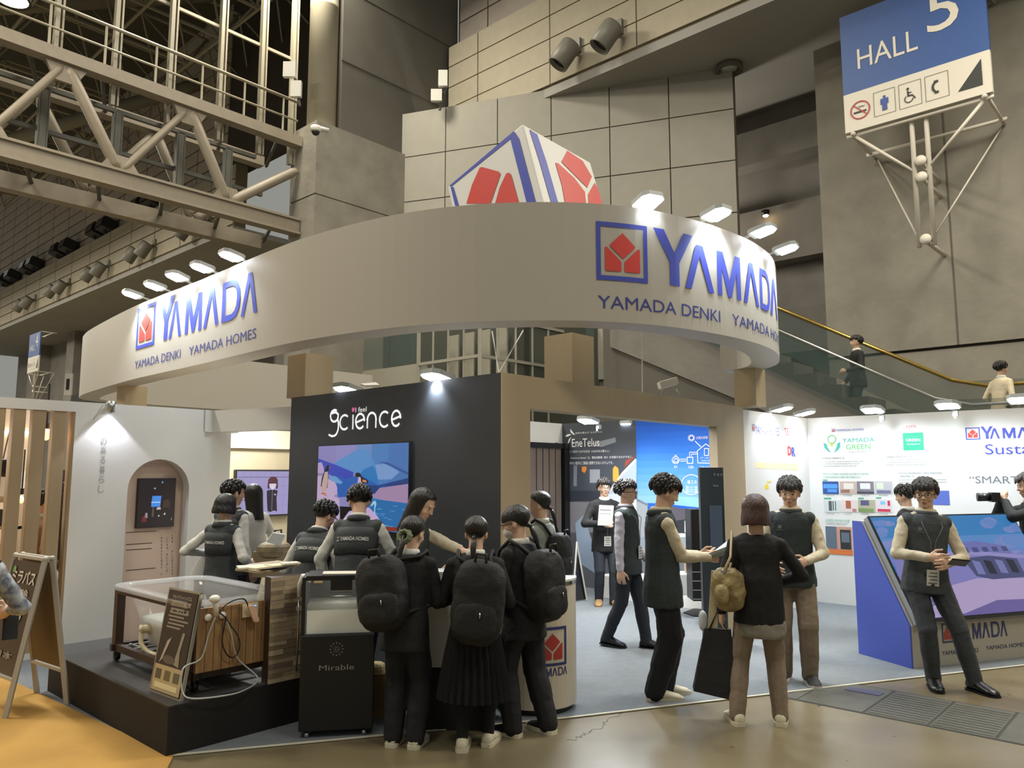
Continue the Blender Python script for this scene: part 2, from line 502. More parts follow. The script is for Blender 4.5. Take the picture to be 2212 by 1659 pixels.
# ceiling lights in the soffit and the recess
sd = thing('soffit_light', 'round downlight recess in the dark soffit above the square panels', 'ceiling light', HB(17.9, 8.6, 12.2))
mb = MB().mat('concrete_dark'); mb.lathe(HB(17.9, 8.6, 12.2), [(.33, .16), (.36, 0), (.26, 0), (.25, .12)], 24); mk('rim', mb, sd, True)
mb = MB().mat('lamp_grey'); mb.lathe(HB(17.9, 8.6, 12.22), [(.25, .1), (.2, .02), (.01, 0)], 20); mk('reflector', mb, sd, True)
mat('warm_bulb', 'ffffff', .3, emit=40, ecol='ffd9a0')
for i, (x, y, lab) in enumerate(((1751, 441, 'small warm light glowing beside the concrete pier edge'), (1654, 465, 'smaller warm light glowing above the right-hand floodlights'))):
    p = DP(x, y, 20.8); t = thing('wall_light', lab, 'wall light', p)
    mb = MB().mat('black_plastic'); mb.lathe(p, [(.09, 0), (.12, .12), (.05, .16)], 12); mk('housing', mb, t, True)
    mb = MB().mat('warm_bulb'); mb.ell(p - ZV * .01, .075, .075, .045); mk('bulb', mb, t, True)

# tubular spotlights on the cream band
mat('spot_body', '6d6a5f', .5); mat('spot_dark', '23221f', .5); mat('spot_glass', '4a4b48', .15)


def fas(px, py, D=16.0):
    d = ray(px, py); k = D / d.dot(AV); P = V((0, 0, EYE)) + d * k; return P


sp = [((1225, 110), 'left'), ((1315, 70), 'right')]
dirs = (-AV * .35 + BV * .45 - ZV * .85).normalized()


def tube_spot(P, k, lab, grp):
    t = thing('tube_spotlight', lab, 'spotlight', P, grp)
    base = P + AV * .45
    mb = MB().mat('spot_body'); mb.lathe(P - dirs * .25 * k, [(.0, 0), (.27 * k, .0), (.3 * k, .06), (.3 * k, .75 * k), (.27 * k, .76 * k), (.25 * k, .6 * k)], 18, axis=dirs); mk('housing', mb, t, True)
    mb = MB().mat('spot_dark'); mb.lathe(P + dirs * (.38 * k), [(.26 * k, 0), (.01, .02)], 18, axis=dirs); mk('baffle', mb, t, True)
    mb = MB().mat('spot_body'); mb.bar(P, P + AV * .7 + ZV * .3, .12); mb.hbox(15.9, 16.02, (P.dot(BV)) - .16, (P.dot(BV)) + .16, P.z + .1, P.z + .5); mk('bracket', mb, t)


for (x, y), sd_ in sp:
    tube_spot(fas(x, y, 15.55), .95, 'large dark-mouthed tube spotlight on the cream band, the %s one of the near pair' % sd_, 'near pair of tube spotlights')
pairs = [((399, 494), (431, 480)), ((286, 546), (313, 534)), ((192, 589), (215, 578)), ((111, 625), (131, 616)), ((43, 657), (59, 650))]
ordw = ['first', 'second', 'third', 'fourth', 'fifth']
for i, pr in enumerate(pairs):
    for j, (x, y) in enumerate(pr):
        tube_spot(fas(x, y, 15.5), 1.05, '%s lamp of the %s distant tube spotlight pair from the truss end' % (('left', 'right')[j], ordw[i]), 'distant tube spotlights')
mp = [((299, 443), (325, 428)), ((205, 495), (227, 483)), ((124, 538), (145, 528)), ((57, 575), (72, 566)), ((7, 602), (24, 592))]
for i, pr in enumerate(mp):
    for j, (x, y) in enumerate(pr):
        P = fas(x, y, 15.85); t = thing('box_floodlight', '%s black box floodlight of the %s ledge pair from the truss end' % (('left', 'right')[j], ordw[i]), 'floodlight', P, 'box floodlights on the ledge')
        mb = MB().mat('spot_dark'); mb.para(P - BV * .55 - AV * .35 - ZV * .3, BV * 1.1, AV * .7 - ZV * .2, ZV * .62 + AV * .15); mk('housing', mb, t)
        mb = MB().mat('spot_glass'); mb.para(P - BV * .45 - AV * .37 - ZV * .22, BV * .9, ZV * .46 + AV * .11, -AV * .02); mk('lens', mb, t)
        mb = MB().mat('spot_dark'); mb.bar(P, P - ZV * .6, .12); mk('bracket', mb, t)

# wireless antennas on poles
for lab, bx, ps in (('pair of white flat antennas on a mast at the foot of the dark wall', [((947, 153), (967, 187)), ((931, 194), (955, 219))], 21.5),
                    ('two grey box antennas on a pole beside the far end of the truss', [((612, 135), (640, 167)), ((628, 176), (652, 210))], 19.4)):
    p0 = DP(*bx[1][1], ps); t = thing('antenna', lab, 'antenna', DP(bx[1][0][0] + 15, bx[1][1][1] + 14, ps))
    for (x0, y0), (x1, y1) in bx:
        a = DP(x0, y1, ps); b = DP(x1, y0, ps); mb = MB().mat('metal_white'); mb.box(a.x, b.x, ps - .06, ps + .06, a.z, b.z); mk('panel', mb, t)
    a = DP(bx[0][1][0] - 4, bx[0][1][1], ps); b = DP(bx[1][1][0] - 6, bx[1][1][1] + 16, ps)
    mb = MB().mat('truss_dark'); mb.tube([a + V((0, .08, 0)), b + V((0, .08, 0))], .04); mk('pole', mb, t)
cm = thing('security_camera', 'small white dome camera on the corner of the concrete pier', 'camera', DP(686, 285, 18.9))
P = DP(682, 283, 18.9); mb = MB().mat('metal_white'); mb.lathe(P, [(.02, .16), (.13, .12), (.14, 0), (.12, -.02)], 14); mb.bar(P + V((0, 0, .1)), P + V((.28, .2, .1)), .09); mk('housing', mb, cm, True)
mb = MB().mat('black_plastic'); mb.ell(P - ZV * .03, .1, .1, .09); mk('dome', mb, cm, True)

# ------------------------------------------------------------ roof truss spanning from the pier
tr = thing('roof_truss', 'big steel truss with tube diagonals running to the concrete pier', 'truss', HB(11, 18.3, 8.4))
for nm, z0, z1 in (('upper_chord', 10.72, 11.0), ('lower_chord', 8.22, 8.62)):
    for b0 in (18.0, 20.0):
        mb = MB().mat('truss_paint'); mb.hbox(-3, 11.15, b0, b0 + .32, z0, z1)
        if nm == 'lower_chord' and b0 < 19: mb.hbox(-3, 11.15, b0 - .06, b0, z0 - .02, z0 + .04); mb.hbox(-3, 11.15, b0 - .06, b0, z1 - .04, z1 + .02)
        mk(nm, mb, tr)
tops = [-.1, 2.6, 5.25, 8.05, 10.7]; bots = [1.2, 3.85, 6.5, 9.15]
for b0 in (18.16, 20.16):
    for i, bt in enumerate(bots):
        for tp in (tops[i], tops[i + 1]):
            if tp > 10: q = HB(11.15, b0, 10.1)
            else: q = HB(tp, b0, 10.75)
            mb = MB().mat('truss_paint'); p = HB(bt, b0, 8.6); d = (q - p)
            r = .13 if tp < bt or tp > 10 else .09
            mb.tube([p + d * .04, p + d * .1, p + d * .9, p + d * .96], [r * .7, r, r, r * .7], 10); mk('diagonal', mb, tr, True)
for tp in tops[1:4]:
    mb = MB().mat('truss_paint'); mb.prism([HB(tp - .45, 18.1, 10.75), HB(tp + .45, 18.1, 10.75), HB(tp + .2, 18.1, 10.3), HB(tp - .2, 18.1, 10.3)], BV * .1); mk('gusset', mb, tr)
for bt in bots:
    mb = MB().mat('truss_paint'); mb.prism([HB(bt - .2, 18.1, 9.0), HB(bt + .2, 18.1, 9.0), HB(bt + .5, 18.1, 8.55), HB(bt - .5, 18.1, 8.55)], BV * .1); mk('gusset', mb, tr)
for i in range(9):
    a0 = -1.5 + i * 1.5
    mb = MB().mat('truss_dark'); mb.tube([HB(a0, 18.16, 10.8), HB(a0 + .8, 20.16, 10.8)], .05, 6); mk('cross_brace', mb, tr)
    mb = MB().mat('truss_dark'); mb.tube([HB(a0, 18.16, 8.5), HB(a0 + .8, 20.16, 8.5)], .05, 6); mk('cross_brace', mb, tr)
for i, a0 in enumerate([2.2, 3.6, 5.15, 6.75, 8.3, 9.6]):
    mb = MB().mat('truss_dark'); mb.hbox(a0 - .07, a0 + .07, 19.1, 19.24, 8.6, 10.5); mb.hbox(a0 - .11, a0 - .08, 19.1, 19.24, 8.6, 10.5); mb.hbox(a0 + .08, a0 + .11, 19.1, 19.24, 8.6, 10.5); mk('post', mb, tr)
mb = MB().mat('truss_dark'); mb.hbox(-3, 10.4, 19.1, 19.2, 10.45, 10.55); mb.hbox(-3, 10.8, 19.4, 19.5, 9.55, 9.65); mk('rail', mb, tr)
mb = MB().mat('truss_paint'); mb.hbox(-3, 10.9, 21.6, 21.8, 9.5, 9.75); mk('rail', mb, tr)
# catwalk guard on the truss
cw = thing('catwalk_railing', 'thin light guard rail along the catwalk on top of the truss', 'railing', HB(11, 18.2, 11.0))
mb = MB().mat('mullion_paint'); mb.tube([HB(-3, 18.2, 12.05), HB(11.1, 18.2, 12.05)], .045); mk('handrail', mb, cw, True)
mb = MB().mat('mullion_paint'); mb.tube([HB(-3, 18.2, 11.5), HB(11.1, 18.2, 11.5)], .03); mk('handrail', mb, cw, True)
for i in range(12):
    mb = MB().mat('mullion_paint'); mb.tube([HB(-2 + i * 1.15, 18.2, 11.0), HB(-2 + i * 1.15, 18.2, 12.05)], .03, 6); mk('post', mb, cw)
sc = thing('steel_screen', 'tall row of thin cream steel posts rising above the truss', 'screen', HB(11, 18.6, 10.6))
for a0 in [3.8, 5.1, 6.35, 7.64, 8.94, 10.1, 11.05]:
    mb = MB().mat('mullion_paint'); mb.hbox(a0 - .045, a0 + .045, 18.4, 18.55, 10.3, 19); mb.hbox(a0 + .09, a0 + .13, 18.4, 18.55, 10.3, 19); mk('post', mb, sc)
for z in (13.4, 15.9, 18.3):
    mb = MB().mat('mullion_paint'); mb.hbox(-3, 11.1, 18.5, 18.56, z, z + .08); mk('rail', mb, sc)
# roof deck, big rafters and the fine space frame
rf = MB().mat('roof_dark'); rf.hbox(-9, 17, 17.4, 80, 24, 24.3)
struct('roof', rf, 'dark underside of the hall roof')
mat('frame_paint', '857e6a', .6)
for i, (a0, b0, a1, b1, z0, z1, r) in enumerate([(2, 26, 16, 20, 14.0, 23, .32), (-3, 34, 16, 23, 13.5, 22, .22), (-8, 40, 14, 30, 14, 22, .3), (4, 44, 15.5, 34, 14, 20, .3)]):
    mb = MB().mat('frame_paint'); mb.tube([HB(a0, b0, z0), HB(a1, b1, z1)], r, 10)
    solo('roof_strut', mb, ['thick sloping roof strut crossing behind the cream posts', 'slimmer sloping roof strut above the truss middle', 'sloping roof strut far up at the left edge', 'sloping roof strut near the distant panelled wall'][i], 'roof strut', smooth=True)
mb = MB().mat('frame_paint'); n = 0
na, nb = 7, 13
for k in range(na):
    for l in range(nb):
        p = HB(-4 + k * 3, 20 + l * 3, 19.6); top = HB(-2.5 + k * 3, 21.5 + l * 3, 22)
        if k < na - 1: mb.tube([p, p + AV * 3], .07, 5)
        if l < nb - 1: mb.tube([p, p + BV * 3], .07, 5)
        for da, db in ((0, 0), (3, 0), (0, 3), (3, 3)):
            mb.tube([top, p + AV * da + BV * db], .05, 5)
        if k < na - 1: mb.tube([top, top + AV * 3], .07, 5)
solo('space_frame', mb, 'dense grid of thin steel tubes under the dark roof', 'roof frame', kind='stuff')
st = thing('high_bay_light', 'glowing high bay lamp at the top left corner under the roof', 'ceiling light', DP(28, -2, 14))
P = DP(26, 2, 13.6); mb = MB().mat('spot_dark'); mb.lathe(P, [(.08, .3), (.3, .1), (.32, 0), (.28, .02)], 18); mk('housing', mb, st, True)
mat('bay_glow', 'ffffff', .3, emit=12, ecol='ffe2a8'); mb = MB().mat('bay_glow'); mb.lathe(P, [(.27, .02), (.01, -.04)], 18); mk('lens', mb, st, True)

# ------------------------------------------------------------ HALL signs on brackets


def hall_sign(D, uv, num, lab, wall_D):
    """uv: left u, right u, bottom z, top z, split z on the plane a=D"""
    uL, uR, zb, zt, zs = uv
    W = Wall(HB(D, 0, 0), -BV, -AV)
    t = thing('hall_sign', lab, 'sign', HB(D, (uL + uR) / 2, zb - 2.9 * (zt - zb) / 2.9))
    mat('sign_blue', '2c4c86', .5, var=.02); mat('sign_white', 'cbc4b6', .5); mat('sign_ink', '2e302d', .6); mat('sign_red', 'a5413a', .6); mat('sign_pict', '3a4f92', .6)
    k = (uL - uR) / 2.82
    mb = MB().mat('sign_blue'); mb.hbox(D, D + .12, uR, uL, zs, zt); mk('sign_board', mb, t)
    mb = MB().mat('sign_white'); mb.hbox(D, D + .12, uR, uL, zb, zs); mk('sign_board', mb, t)
    mb = MB(); x0 = -uL; f = lambda x: x0 + x * (uL - uR)
    H_ = zs - zb; hb = zt - zs
    write(mb, W, 'HALL', f(.12), zs + .27 * hb, f(.55), zs + .52 * hb, 'sign_white', .01, .0)
    write(mb, W, num, f(.62), zs + .40 * hb, f(.83), zs + 1.0 * hb if False else zs + .92 * hb, 'sign_white', .01, .01)
    # pictograms
    def box(u0, u1, v0, v1, th=.008):
        lay(mb, W, [rect(f(u0), zb + v0 * H_, f(u1), zb + v0 * H_ + th), rect(f(u0), zb + v1 * H_ - th, f(u1), zb + v1 * H_), rect(f(u0), zb + v0 * H_, f(u0) + th, zb + v1 * H_), rect(f(u1) - th, zb + v0 * H_, f(u1), zb + v1 * H_)], .01, 'sign_ink')
    cx, cz = f(.12), zb + .5 * H_; R = .21 * k
    P = lambda r, a_: (cx + r * cos(a_), cz + r * sin(a_))
    lay(mb, W, [[P(R, 2 * pi * i / 24), P(R, 2 * pi * (i + 1) / 24), P(R * .86, 2 * pi * (i + 1) / 24), P(R * .86, 2 * pi * i / 24)] for i in range(24)], .012, 'sign_red')
    lay(mb, W, [[(cx - R * .62, cz + R * .7), (cx - R * .7, cz + R * .6), (cx + R * .62, cz - R * .7), (cx + R * .7, cz - R * .6)]], .013, 'sign_red')
    lay(mb, W, [rect(cx - R * .65, cz - R * .28, cx + R * .62, cz - R * .1)], .011, 'sign_ink')
    lay(mb, W, [[(cx + R * (-.2 + .13 * i), cz + R * (.25 + .12 * (i % 2))), (cx + R * (-.2 + .13 * (i + 1)), cz + R * (.25 + .12 * ((i + 1) % 2))), (cx + R * (-.2 + .13 * (i + 1)), cz + R * (.33 + .12 * ((i + 1) % 2))), (cx + R * (-.2 + .13 * i), cz + R * (.33 + .12 * (i % 2)))] for i in range(5)], .011, 'sign_ink')
    for u0 in (.22, .4, .58): box(u0, u0 + .155, .2, .82)
    c = f(.2975); q = lambda u0, v0, u1, v1, cc=None: rect((cc if cc is not None else c) + u0 * k, cz + v0 * k, (cc if cc is not None else c) + u1 * k, cz + v1 * k)
    disc = lambda cu, cv, r: [[(cu + r * k * cos(2 * pi * i / 12), cv + r * k * sin(2 * pi * i / 12)) for i in range(12)]]
    lay(mb, W, [q(-.05, -.03, .05, .1), q(-.08, -.03, -.055, .1), q(.055, -.03, .08, .1), q(-.05, -.17, -.005, -.03), q(.005, -.17, .05, -.03)] + disc(c, cz + .135 * k, .03), .011, 'sign_pict')
    c2 = f(.4775)
    lay(mb, W, disc(c2 - .04 * k, cz + .14 * k, .028) + [q(-.055, -.03, -.025, .1, c2), q(-.05, -.03, .05, -.0, c2), q(-.05, .04, .03, .06, c2), [(c2 + .03 * k, cz - .02 * k), (c2 + .06 * k, cz - .02 * k), (c2 + .11 * k, cz - .1 * k), (c2 + .08 * k, cz - .11 * k)]]
        + [[(c2 - .03 * k + r0 * k * cos(a0), cz - .08 * k + r0 * k * sin(a0)) for r0, a0 in ((.09, 2.2 + .5 * i), (.09, 2.7 + .5 * i), (.07, 2.7 + .5 * i), (.07, 2.2 + .5 * i))] for i in range(8)], .011, 'sign_ink')
    c3 = f(.6575)
    lay(mb, W, [[(c3 + .05 * k + r0 * k * cos(a0), cz + r0 * k * sin(a0)) for r0, a0 in ((.15, 2.2 + .3 * i), (.15, 2.5 + .3 * i), (.105, 2.5 + .3 * i), (.105, 2.2 + .3 * i))] for i in range(6)] + [q(-.05, .09, .03, .14, c3), q(-.05, -.14, .03, -.09, c3)], .011, 'sign_ink')
    lay(mb, W, [[(f(.79), zb + .22 * H_), (f(.945), zb + .22 * H_), (f(.945), zb + .84 * H_)]], .011, 'sign_ink')
    mk('lettering', mb, t)
    # bracket
    mid = (uL + uR) / 2; zlow = zb - 1.03 * (zt - zb)
    for du in (-.16 * k, .12 * k):
        mb = MB().mat('sign_white'); mb.tube([HB(D + .2, mid + du, zt), HB(D + .2, mid + du, zlow)], .05 * k, 8); mk('post', mb, t, True)
    for u0 in (uL - .15, uR + .15):
        mb = MB().mat('sign_white'); mb.tube([HB(D + .1, u0, zb - .06), HB(D + .2, mid + (.1 if u0 > mid else -.1), zb - .44 * (zt - zb))], .035 * k, 8); mk('brace', mb, t, True)
        mb = MB().mat('sign_white'); mb.tube([HB(wall_D, u0, zb - .1), HB(D + .2, mid + (.1 if u0 > mid else -.1), zlow + .1)], .02 * k, 6); mk('brace', mb, t, True)
        mb = MB().mat('sign_white'); mb.ell(HB(D + .05, u0, zb - .03), .06 * k, .06 * k, .06 * k); mk('cap', mb, t, True)
    for zz in (zb - .06, zt):
        mb = MB().mat('sign_white'); mb.tube([HB(D + .1, uL, zz), HB(D + .1, uR, zz)], .04, 8); mb.tube([HB(wall_D - .3, uL, zz), HB(wall_D - .3, uR, zz)], .04, 8)
        for u0 in (uL - .1, uR + .1): mb.tube([HB(D + .1, u0, zz), HB(wall_D, u0, zz)], .035, 8)
        mk('frame', mb, t, True)
    for zf in (.36, .49, .98):
        mb = MB().mat('sign_white'); mb.lathe(HB(D + .12, mid - .02, zb - zf * (zt - zb)), [(.001, 0), (.11 * k, .0), (.11 * k, .05), (.001, .05)], 16, axis=AV); mk('cap', mb, t, True)
        mb = MB().mat('sign_white'); mb.tube([HB(D + .2, mid, zb - zf * (zt - zb)), HB(wall_D, mid, zb - zf * (zt - zb))], .05 * k, 8); mk('arm', mb, t, True)


hall_sign(17.0, (5.48, 2.66, 9.2, 11.93, 10.08), '5', 'blue and white hall number five sign on tube bracket at upper right', 18.7)
hall_sign(15.0, (50.0, 46.6, 5.6, 9.6, 7.2), '4', 'small distant blue and white hall number four sign at far left', 16.5)
s4 = [o for o in S.objects if o.name.startswith('hall_sign')][-1]
s4P = DP(62, 800, 27)
# the far sign is moved as one piece to its place by the left edge
s4.scale = (.35,) * 3
s4.location = V((-17.0, 27.0, 3.9)); s4.rotation_euler.z = 0
a4 = MB().mat('metal_white'); P = DP(147, 830, 21); a4.box(P.x - .1, P.x + .1, 21, 21.06, P.z - .3, P.z + .3); a4.mat('spot_dark'); a4.box(P.x - .04, P.x + .04, 20.98, 21.0, P.z - .15, P.z + .15)
solo('small_sign', a4, 'small white sign with a dark figure on the distant wall', 'sign')
mb = MB().mat('spot_dark'); mb.hbox(19.55, 19.75, 52, 61, 0, 7.4)
solo('dark_shutter', mb, 'dark tall doorway shutter behind the far sign', 'shutter')

# ------------------------------------------------------------ escalator in front of the right wall
es = thing('escalator', 'escalator with glass sides and bright handrails descending before the concrete wall', 'escalator', HB(14, 3, 2.0))
top = (9.5, 6.75); kb = (2.95, 3.05)
sl = (top[1] - kb[1]) / (top[0] - kb[0])
for nm, D, dz in (('near', 13.5, -.28), ('far', 14.7, .12)):
    pts = [HB(D, 9.5, top[1] + dz), HB(D, 3.2, kb[1] + .13 + dz), HB(D, 2.7, kb[1] + dz), HB(D, -3, kb[1] + dz)]
    mb = MB().mat('handrail' if nm == 'far' else 'steel'); mb.tube(pts, .035 if nm == 'far' else .025, 8); mk('handrail', mb, es, True)
    mb = MB().mat('glass_teal')
    gp = [HB(D, 9.5, top[1] + dz - .04), HB(D, 3.2, kb[1] + dz + .1), HB(D, -3, kb[1] + dz - .04), HB(D, -3, kb[1] + dz - .8), HB(D, 3.2, kb[1] + dz - .75), HB(D, 9.5, top[1] + dz - .9)]
    mb.prism(gp, AV * .012); mk('glass_side', mb, es)
mb = MB().mat('concrete_wall')
mb.prism([HB(13.6, 9.5, top[1] - 1.2), HB(13.6, 3.2, kb[1] - .95), HB(13.6, -3, kb[1] - .95), HB(13.6, -3, kb[1] - 1.5), HB(13.6, 3.0, kb[1] - 1.6), HB(13.6, 9.5, top[1] - 2.3)], AV * 1.0); mk('truss_body', mb, es)
mb = MB().mat('concrete_dark')
for i in range(16):
    b0 = 3.0 + i * .42; mb.hbox(13.65, 14.6, b0, b0 + .42, kb[1] - 1.2, kb[1] - .98 + (i + 1) * .42 * sl)
mk('step', mb, es)['kind'] = 'stuff'
mb = MB().mat('concrete_wall'); mb.hbox(13.2, 15.5, -3, 2.6, 0, kb[1] - 1.5); mb.hbox(13.7, 15.5, 2.6, 3.4, 0, kb[1] - 1.6)
mk('plinth', mb, es)
# mezzanine structure seen between fascia ring and walls
mz = thing('mezzanine', 'glazed mezzanine with white rails seen under the ring', 'mezzanine', V((-.7, 17.2, 0)))
mat('mezz_white', '8e8a7c', .6); mat('mezz_dark', '42443c', .7)
o = V((-.72, 17.0, 0))
mb = MB().mat('mezz_white'); mb.para(o + BV * 2.1 + ZV * 3.75, BV * 2.2, AV * .3, ZV * .62); mk('slab', mb, mz)
mb = MB().mat('mezz_dark'); mb.para(o + BV * 0 + AV * 1.5, BV * 6, AV * .2, ZV * 5.6); mb.para(o + AV * 1.2, AV * 6, BV * .2, ZV * 5.6); mk('back_wall', mb, mz)
for k_ in range(2):
    mb = MB().mat('glass_teal'); mb.para(o + BV * (2.12 + k_ * 1.1) + ZV * 4.4, BV * 1.06, AV * .02, ZV * .95); mk('glass_pane', mb, mz)
for z in (4.34, 3.5, 5.3):
    mb = MB().mat('mezz_white'); mb.bar(o + ZV * z, o + BV * 2.1 + ZV * z, .07); mb.bar(o + ZV * z, o + AV * 3 + ZV * z, .07); mk('rail', mb, mz)
for i in range(5):
    mb = MB().mat('mezz_white'); mb.bar(o + BV * i * .52 + ZV * 2.5, o + BV * i * .52 + ZV * 5.5, .09 if i in (0, 4) else .045); mk('post', mb, mz)
for i in range(1, 5):
    mb = MB().mat('mezz_white'); mb.bar(o + AV * i * .6 + ZV * 2.5, o + AV * i * .6 + ZV * 5.5, .05); mk('post', mb, mz)
for i in range(4):
    mb = MB().mat('mezz_white'); q = o + AV * 1.1 + BV * (.2 + i * .55) + ZV * 3.2; mb.para(q, BV * .34, AV * .04, ZV * 2.0); mk('shutter', mb, mz)
mb = MB().mat('glass_teal'); P = DP(1272, 790, 16); mb.box(P.x - .05, P.x + .12, 16, 16.03, P.z - .4, P.z + 1.2); mk('glass_pane', mb, mz)
# ------------------------------------------------------------ curved sign ring
RP = [(-3.4, 17.6), (-5.2, 15.7), (-6.55, 14.2), (-7.1, 13.35), (-7.2, 12.8), (-6.95, 12.3), (-6.35, 11.55), (-4.98, 10.05), (-3.6, 8.72), (-2.38, 7.5), (-1.74, 6.95),
      (-1.05, 6.5), (-.41, 6.25), (.17, 6.17), (.77, 6.22), (1.41, 6.48), (2.13, 7.04), (2.64, 7.68), (2.94, 8.35), (3.04, 8.85), (2.94, 9.25), (2.7, 9.45)]


def catmull(P, n=6):
    P = [V((x, y, 0)) for x, y in P]; out = []
    for i in range(len(P) - 1):
        p0 = P[max(i - 1, 0)]; p1 = P[i]; p2 = P[i + 1]; p3 = P[min(i + 2, len(P) - 1)]
        for k in range(n):
            t = k / n
            out.append(.5 * ((2 * p1) + (-p0 + p2) * t + (2 * p0 - 5 * p1 + 4 * p2 - p3) * t * t + (-p0 + 3 * p1 - 3 * p2 + p3) * t ** 3))
    out.append(P[-1]); return [(q.x, q.y) for q in out]


RING = PathWall(catmull(RP)); ZB, ZT = 2.95, 3.95
ring = thing('sign_ring', 'large curved white fascia ring carried on columns above the booth', 'sign', (0, 6.4, ZB))
mb = MB().mat('ring_white'); R = []; n_ = 140
for i in range(n_ + 1):
    u = RING.L[-1] * i / n_; R.append([RING.pt(u, ZB), RING.pt(u, ZT), RING.pt(u, ZT, -.3), RING.pt(u, ZB, -.3)])
mb.rings(R); mk('band', mb, ring)
mat('name_blue', '3f4bb0', .5); mat('name_navy', '3c4189', .5); mat('name_red', 'cf3f36', .5); mat('sticker_white', 'dedcd6', .5)
lp = [RING.uv(x, 700)[0] for x in (296.5, 335, 343, 375, 365.5, 392, 400, 435, 439, 471.5, 478, 517, 519, 554)]
bw_ = (lp[1] - lp[0])
for k, ch in enumerate('YLMLDL'):
    LAYOUT.append((ch, (lp[2 + 2 * k] - lp[0]) / bw_, (lp[3 + 2 * k] - lp[0]) / bw_, 1.0 if k == 0 else .83))


def ring_sign(u0, sc, zb, zt, tb, tt, lay_=None, txt=None):
    mb = MB()
    emblem(mb, RING, u0, zb, u0 + sc, zt, 'name_blue', 'name_red', None, .004)
    bigname(mb, RING, u0, sc, zb + .015, (zt - zb) * .97, 'name_blue', lay_=lay_)
    w_ = sc * (lay_ or LAYOUT)[-1][2]
    t_ = txt or (u0, u0 + .43 * w_, u0 + .5 * w_, u0 + w_)
    write(mb, RING, 'YAMADA DENKI', t_[0], tb, t_[1], tt, 'name_navy', .004, .0)
    write(mb, RING, 'YAMADA HOMES', t_[2], tb, t_[3], tt, 'name_navy', .004, .0)
    mk('lettering', mb, ring)


uL = RING.uv(297, 700)[0]
ring_sign(uL, bw_, RING.uv(297, 755)[1], RING.uv(297, 668)[1], RING.uv(297, 796)[1], RING.uv(297, 779)[1])
uR = RING.uv(1288, 560)[0]; scR = RING.uv(1398, 560)[0] - uR
rp = [RING.uv(x, y)[0] for x, y in ((1410, 500), (1495, 520), (1480, 615), (1542, 625), (1547, 550), (1600, 640), (1606, 640), (1639, 655), (1640, 600), (1662, 625))]
rp += [rp[-1] - .01, rp[-1] + .42]
LAY2 = [(ch, (rp[2 * k] - uR) / scR, (rp[2 * k + 1] - uR) / scR, 1.0 if k == 0 else .85) for k, ch in enumerate('YLMLDL')]
ring_sign(uR, scR, RING.uv(1290, 604)[1], RING.uv(1290, 478)[1], RING.uv(1291, 665)[1], RING.uv(1291, 638)[1], LAY2, (RING.uv(1291, 650)[0], RING.uv(1555, 675)[0], RING.uv(1581, 680)[0], RING.uv(1581, 680)[0] + 1.55))
print('RING', uL, bw_, uR, scR, RING.uv(297, 755), RING.uv(297, 668), RING.uv(1290, 604), RING.uv(1290, 478), [tuple(round(x, 2) for x in l[1:]) for l in LAYOUT])

# columns under the ring
def column(px, py, label, s=.32, y=None, z0=2.5, sz=None):
    if y is None: p = BT(px, py, 0)
    else: p = DP(px, py, y); p.z = 0
    mb = MB().mat('wood_veneer'); mb.para(V((p.x, p.y, z0)), AV * s, BV * s, ZV * (ZB - z0)); o = solo('wood_column', mb, label, 'column', 'square wood columns under the ring')


column(.92, .0, 'square wood column on the beam right of the support wires')
column(658, 850, 'square wood column behind the black wall, left of its floodlights', .34, 7.86, 2.5)
column(270.6, 850, 'square wood column under the left end of the ring', .3, 10.75, 0)
column(1633, 850, 'square wood column under the right end of the ring', .27, 8.95, 2.5)

# tilted logo block rising behind the ring
A_ = DP(1128, 266, 8.3); B_ = DP(1195, 520, 8.0); L_ = DP(966, 404, 9.3); R_ = DP(1276, 350, 9.2); dn = B_ - A_
lb = thing('logo_block', 'big tilted white box with red and blue company emblem above the ring', 'sign', B_)
mb = MB().mat('sticker_white')
T_ = L_ + R_ - A_
mb.add([A_, L_, T_, R_, A_ + dn, L_ + dn, T_ + dn, R_ + dn], [(0, 3, 2, 1), (4, 5, 6, 7), (0, 1, 5, 4), (1, 2, 6, 5), (2, 3, 7, 6), (3, 0, 4, 7)])
bevel(mk('block', mb, lb), .03, 3)
for P1, shapes in ((L_, [('name_blue', [(1112, 285), (1122, 300), (1160, 445), (1140, 445), (1103, 300)]), ('name_blue', [(974, 404), (1100, 303), (1112, 287), (1111, 283), (972, 401)]), ('name_blue', [(974, 404), (980, 404), (992, 445), (984, 445)]),
                         ('name_red', [(1037, 362), (1042, 361), (1078, 371), (1082, 376), (1060, 440), (1008, 440), (1020, 400)]), ('name_red', [(1094, 375), (1100, 373), (1105, 378), (1122, 440), (1070, 440), (1080, 405)])]),
                   (R_, [('name_blue', [(1143, 280), (1160, 291), (1180, 350), (1207, 445), (1192, 445), (1165, 350)]),
                         ('name_red', [(1225, 326), (1258, 348), (1278, 382), (1268, 406), (1212, 350)]),
                         ('name_red', [(1199, 352), (1205, 353), (1240, 385), (1263, 415), (1266, 445), (1221, 445), (1213, 400)]),
                         ('name_red', [(1284, 395), (1292, 410), (1301, 445), (1271, 445), (1270, 420)])])):
    N = (P1 - A_).cross(dn).normalized()
    if N.dot(V((0, 0, EYE)) - A_) < 0: N = -N
    W = Wall(A_, (P1 - A_), N, dn); W.W = N.cross(W.U)
    mb = MB()
    for m_, pts in shapes: lay(mb, W, [px_poly(W, pts)], .006, m_)
    mk('emblem', mb, lb)

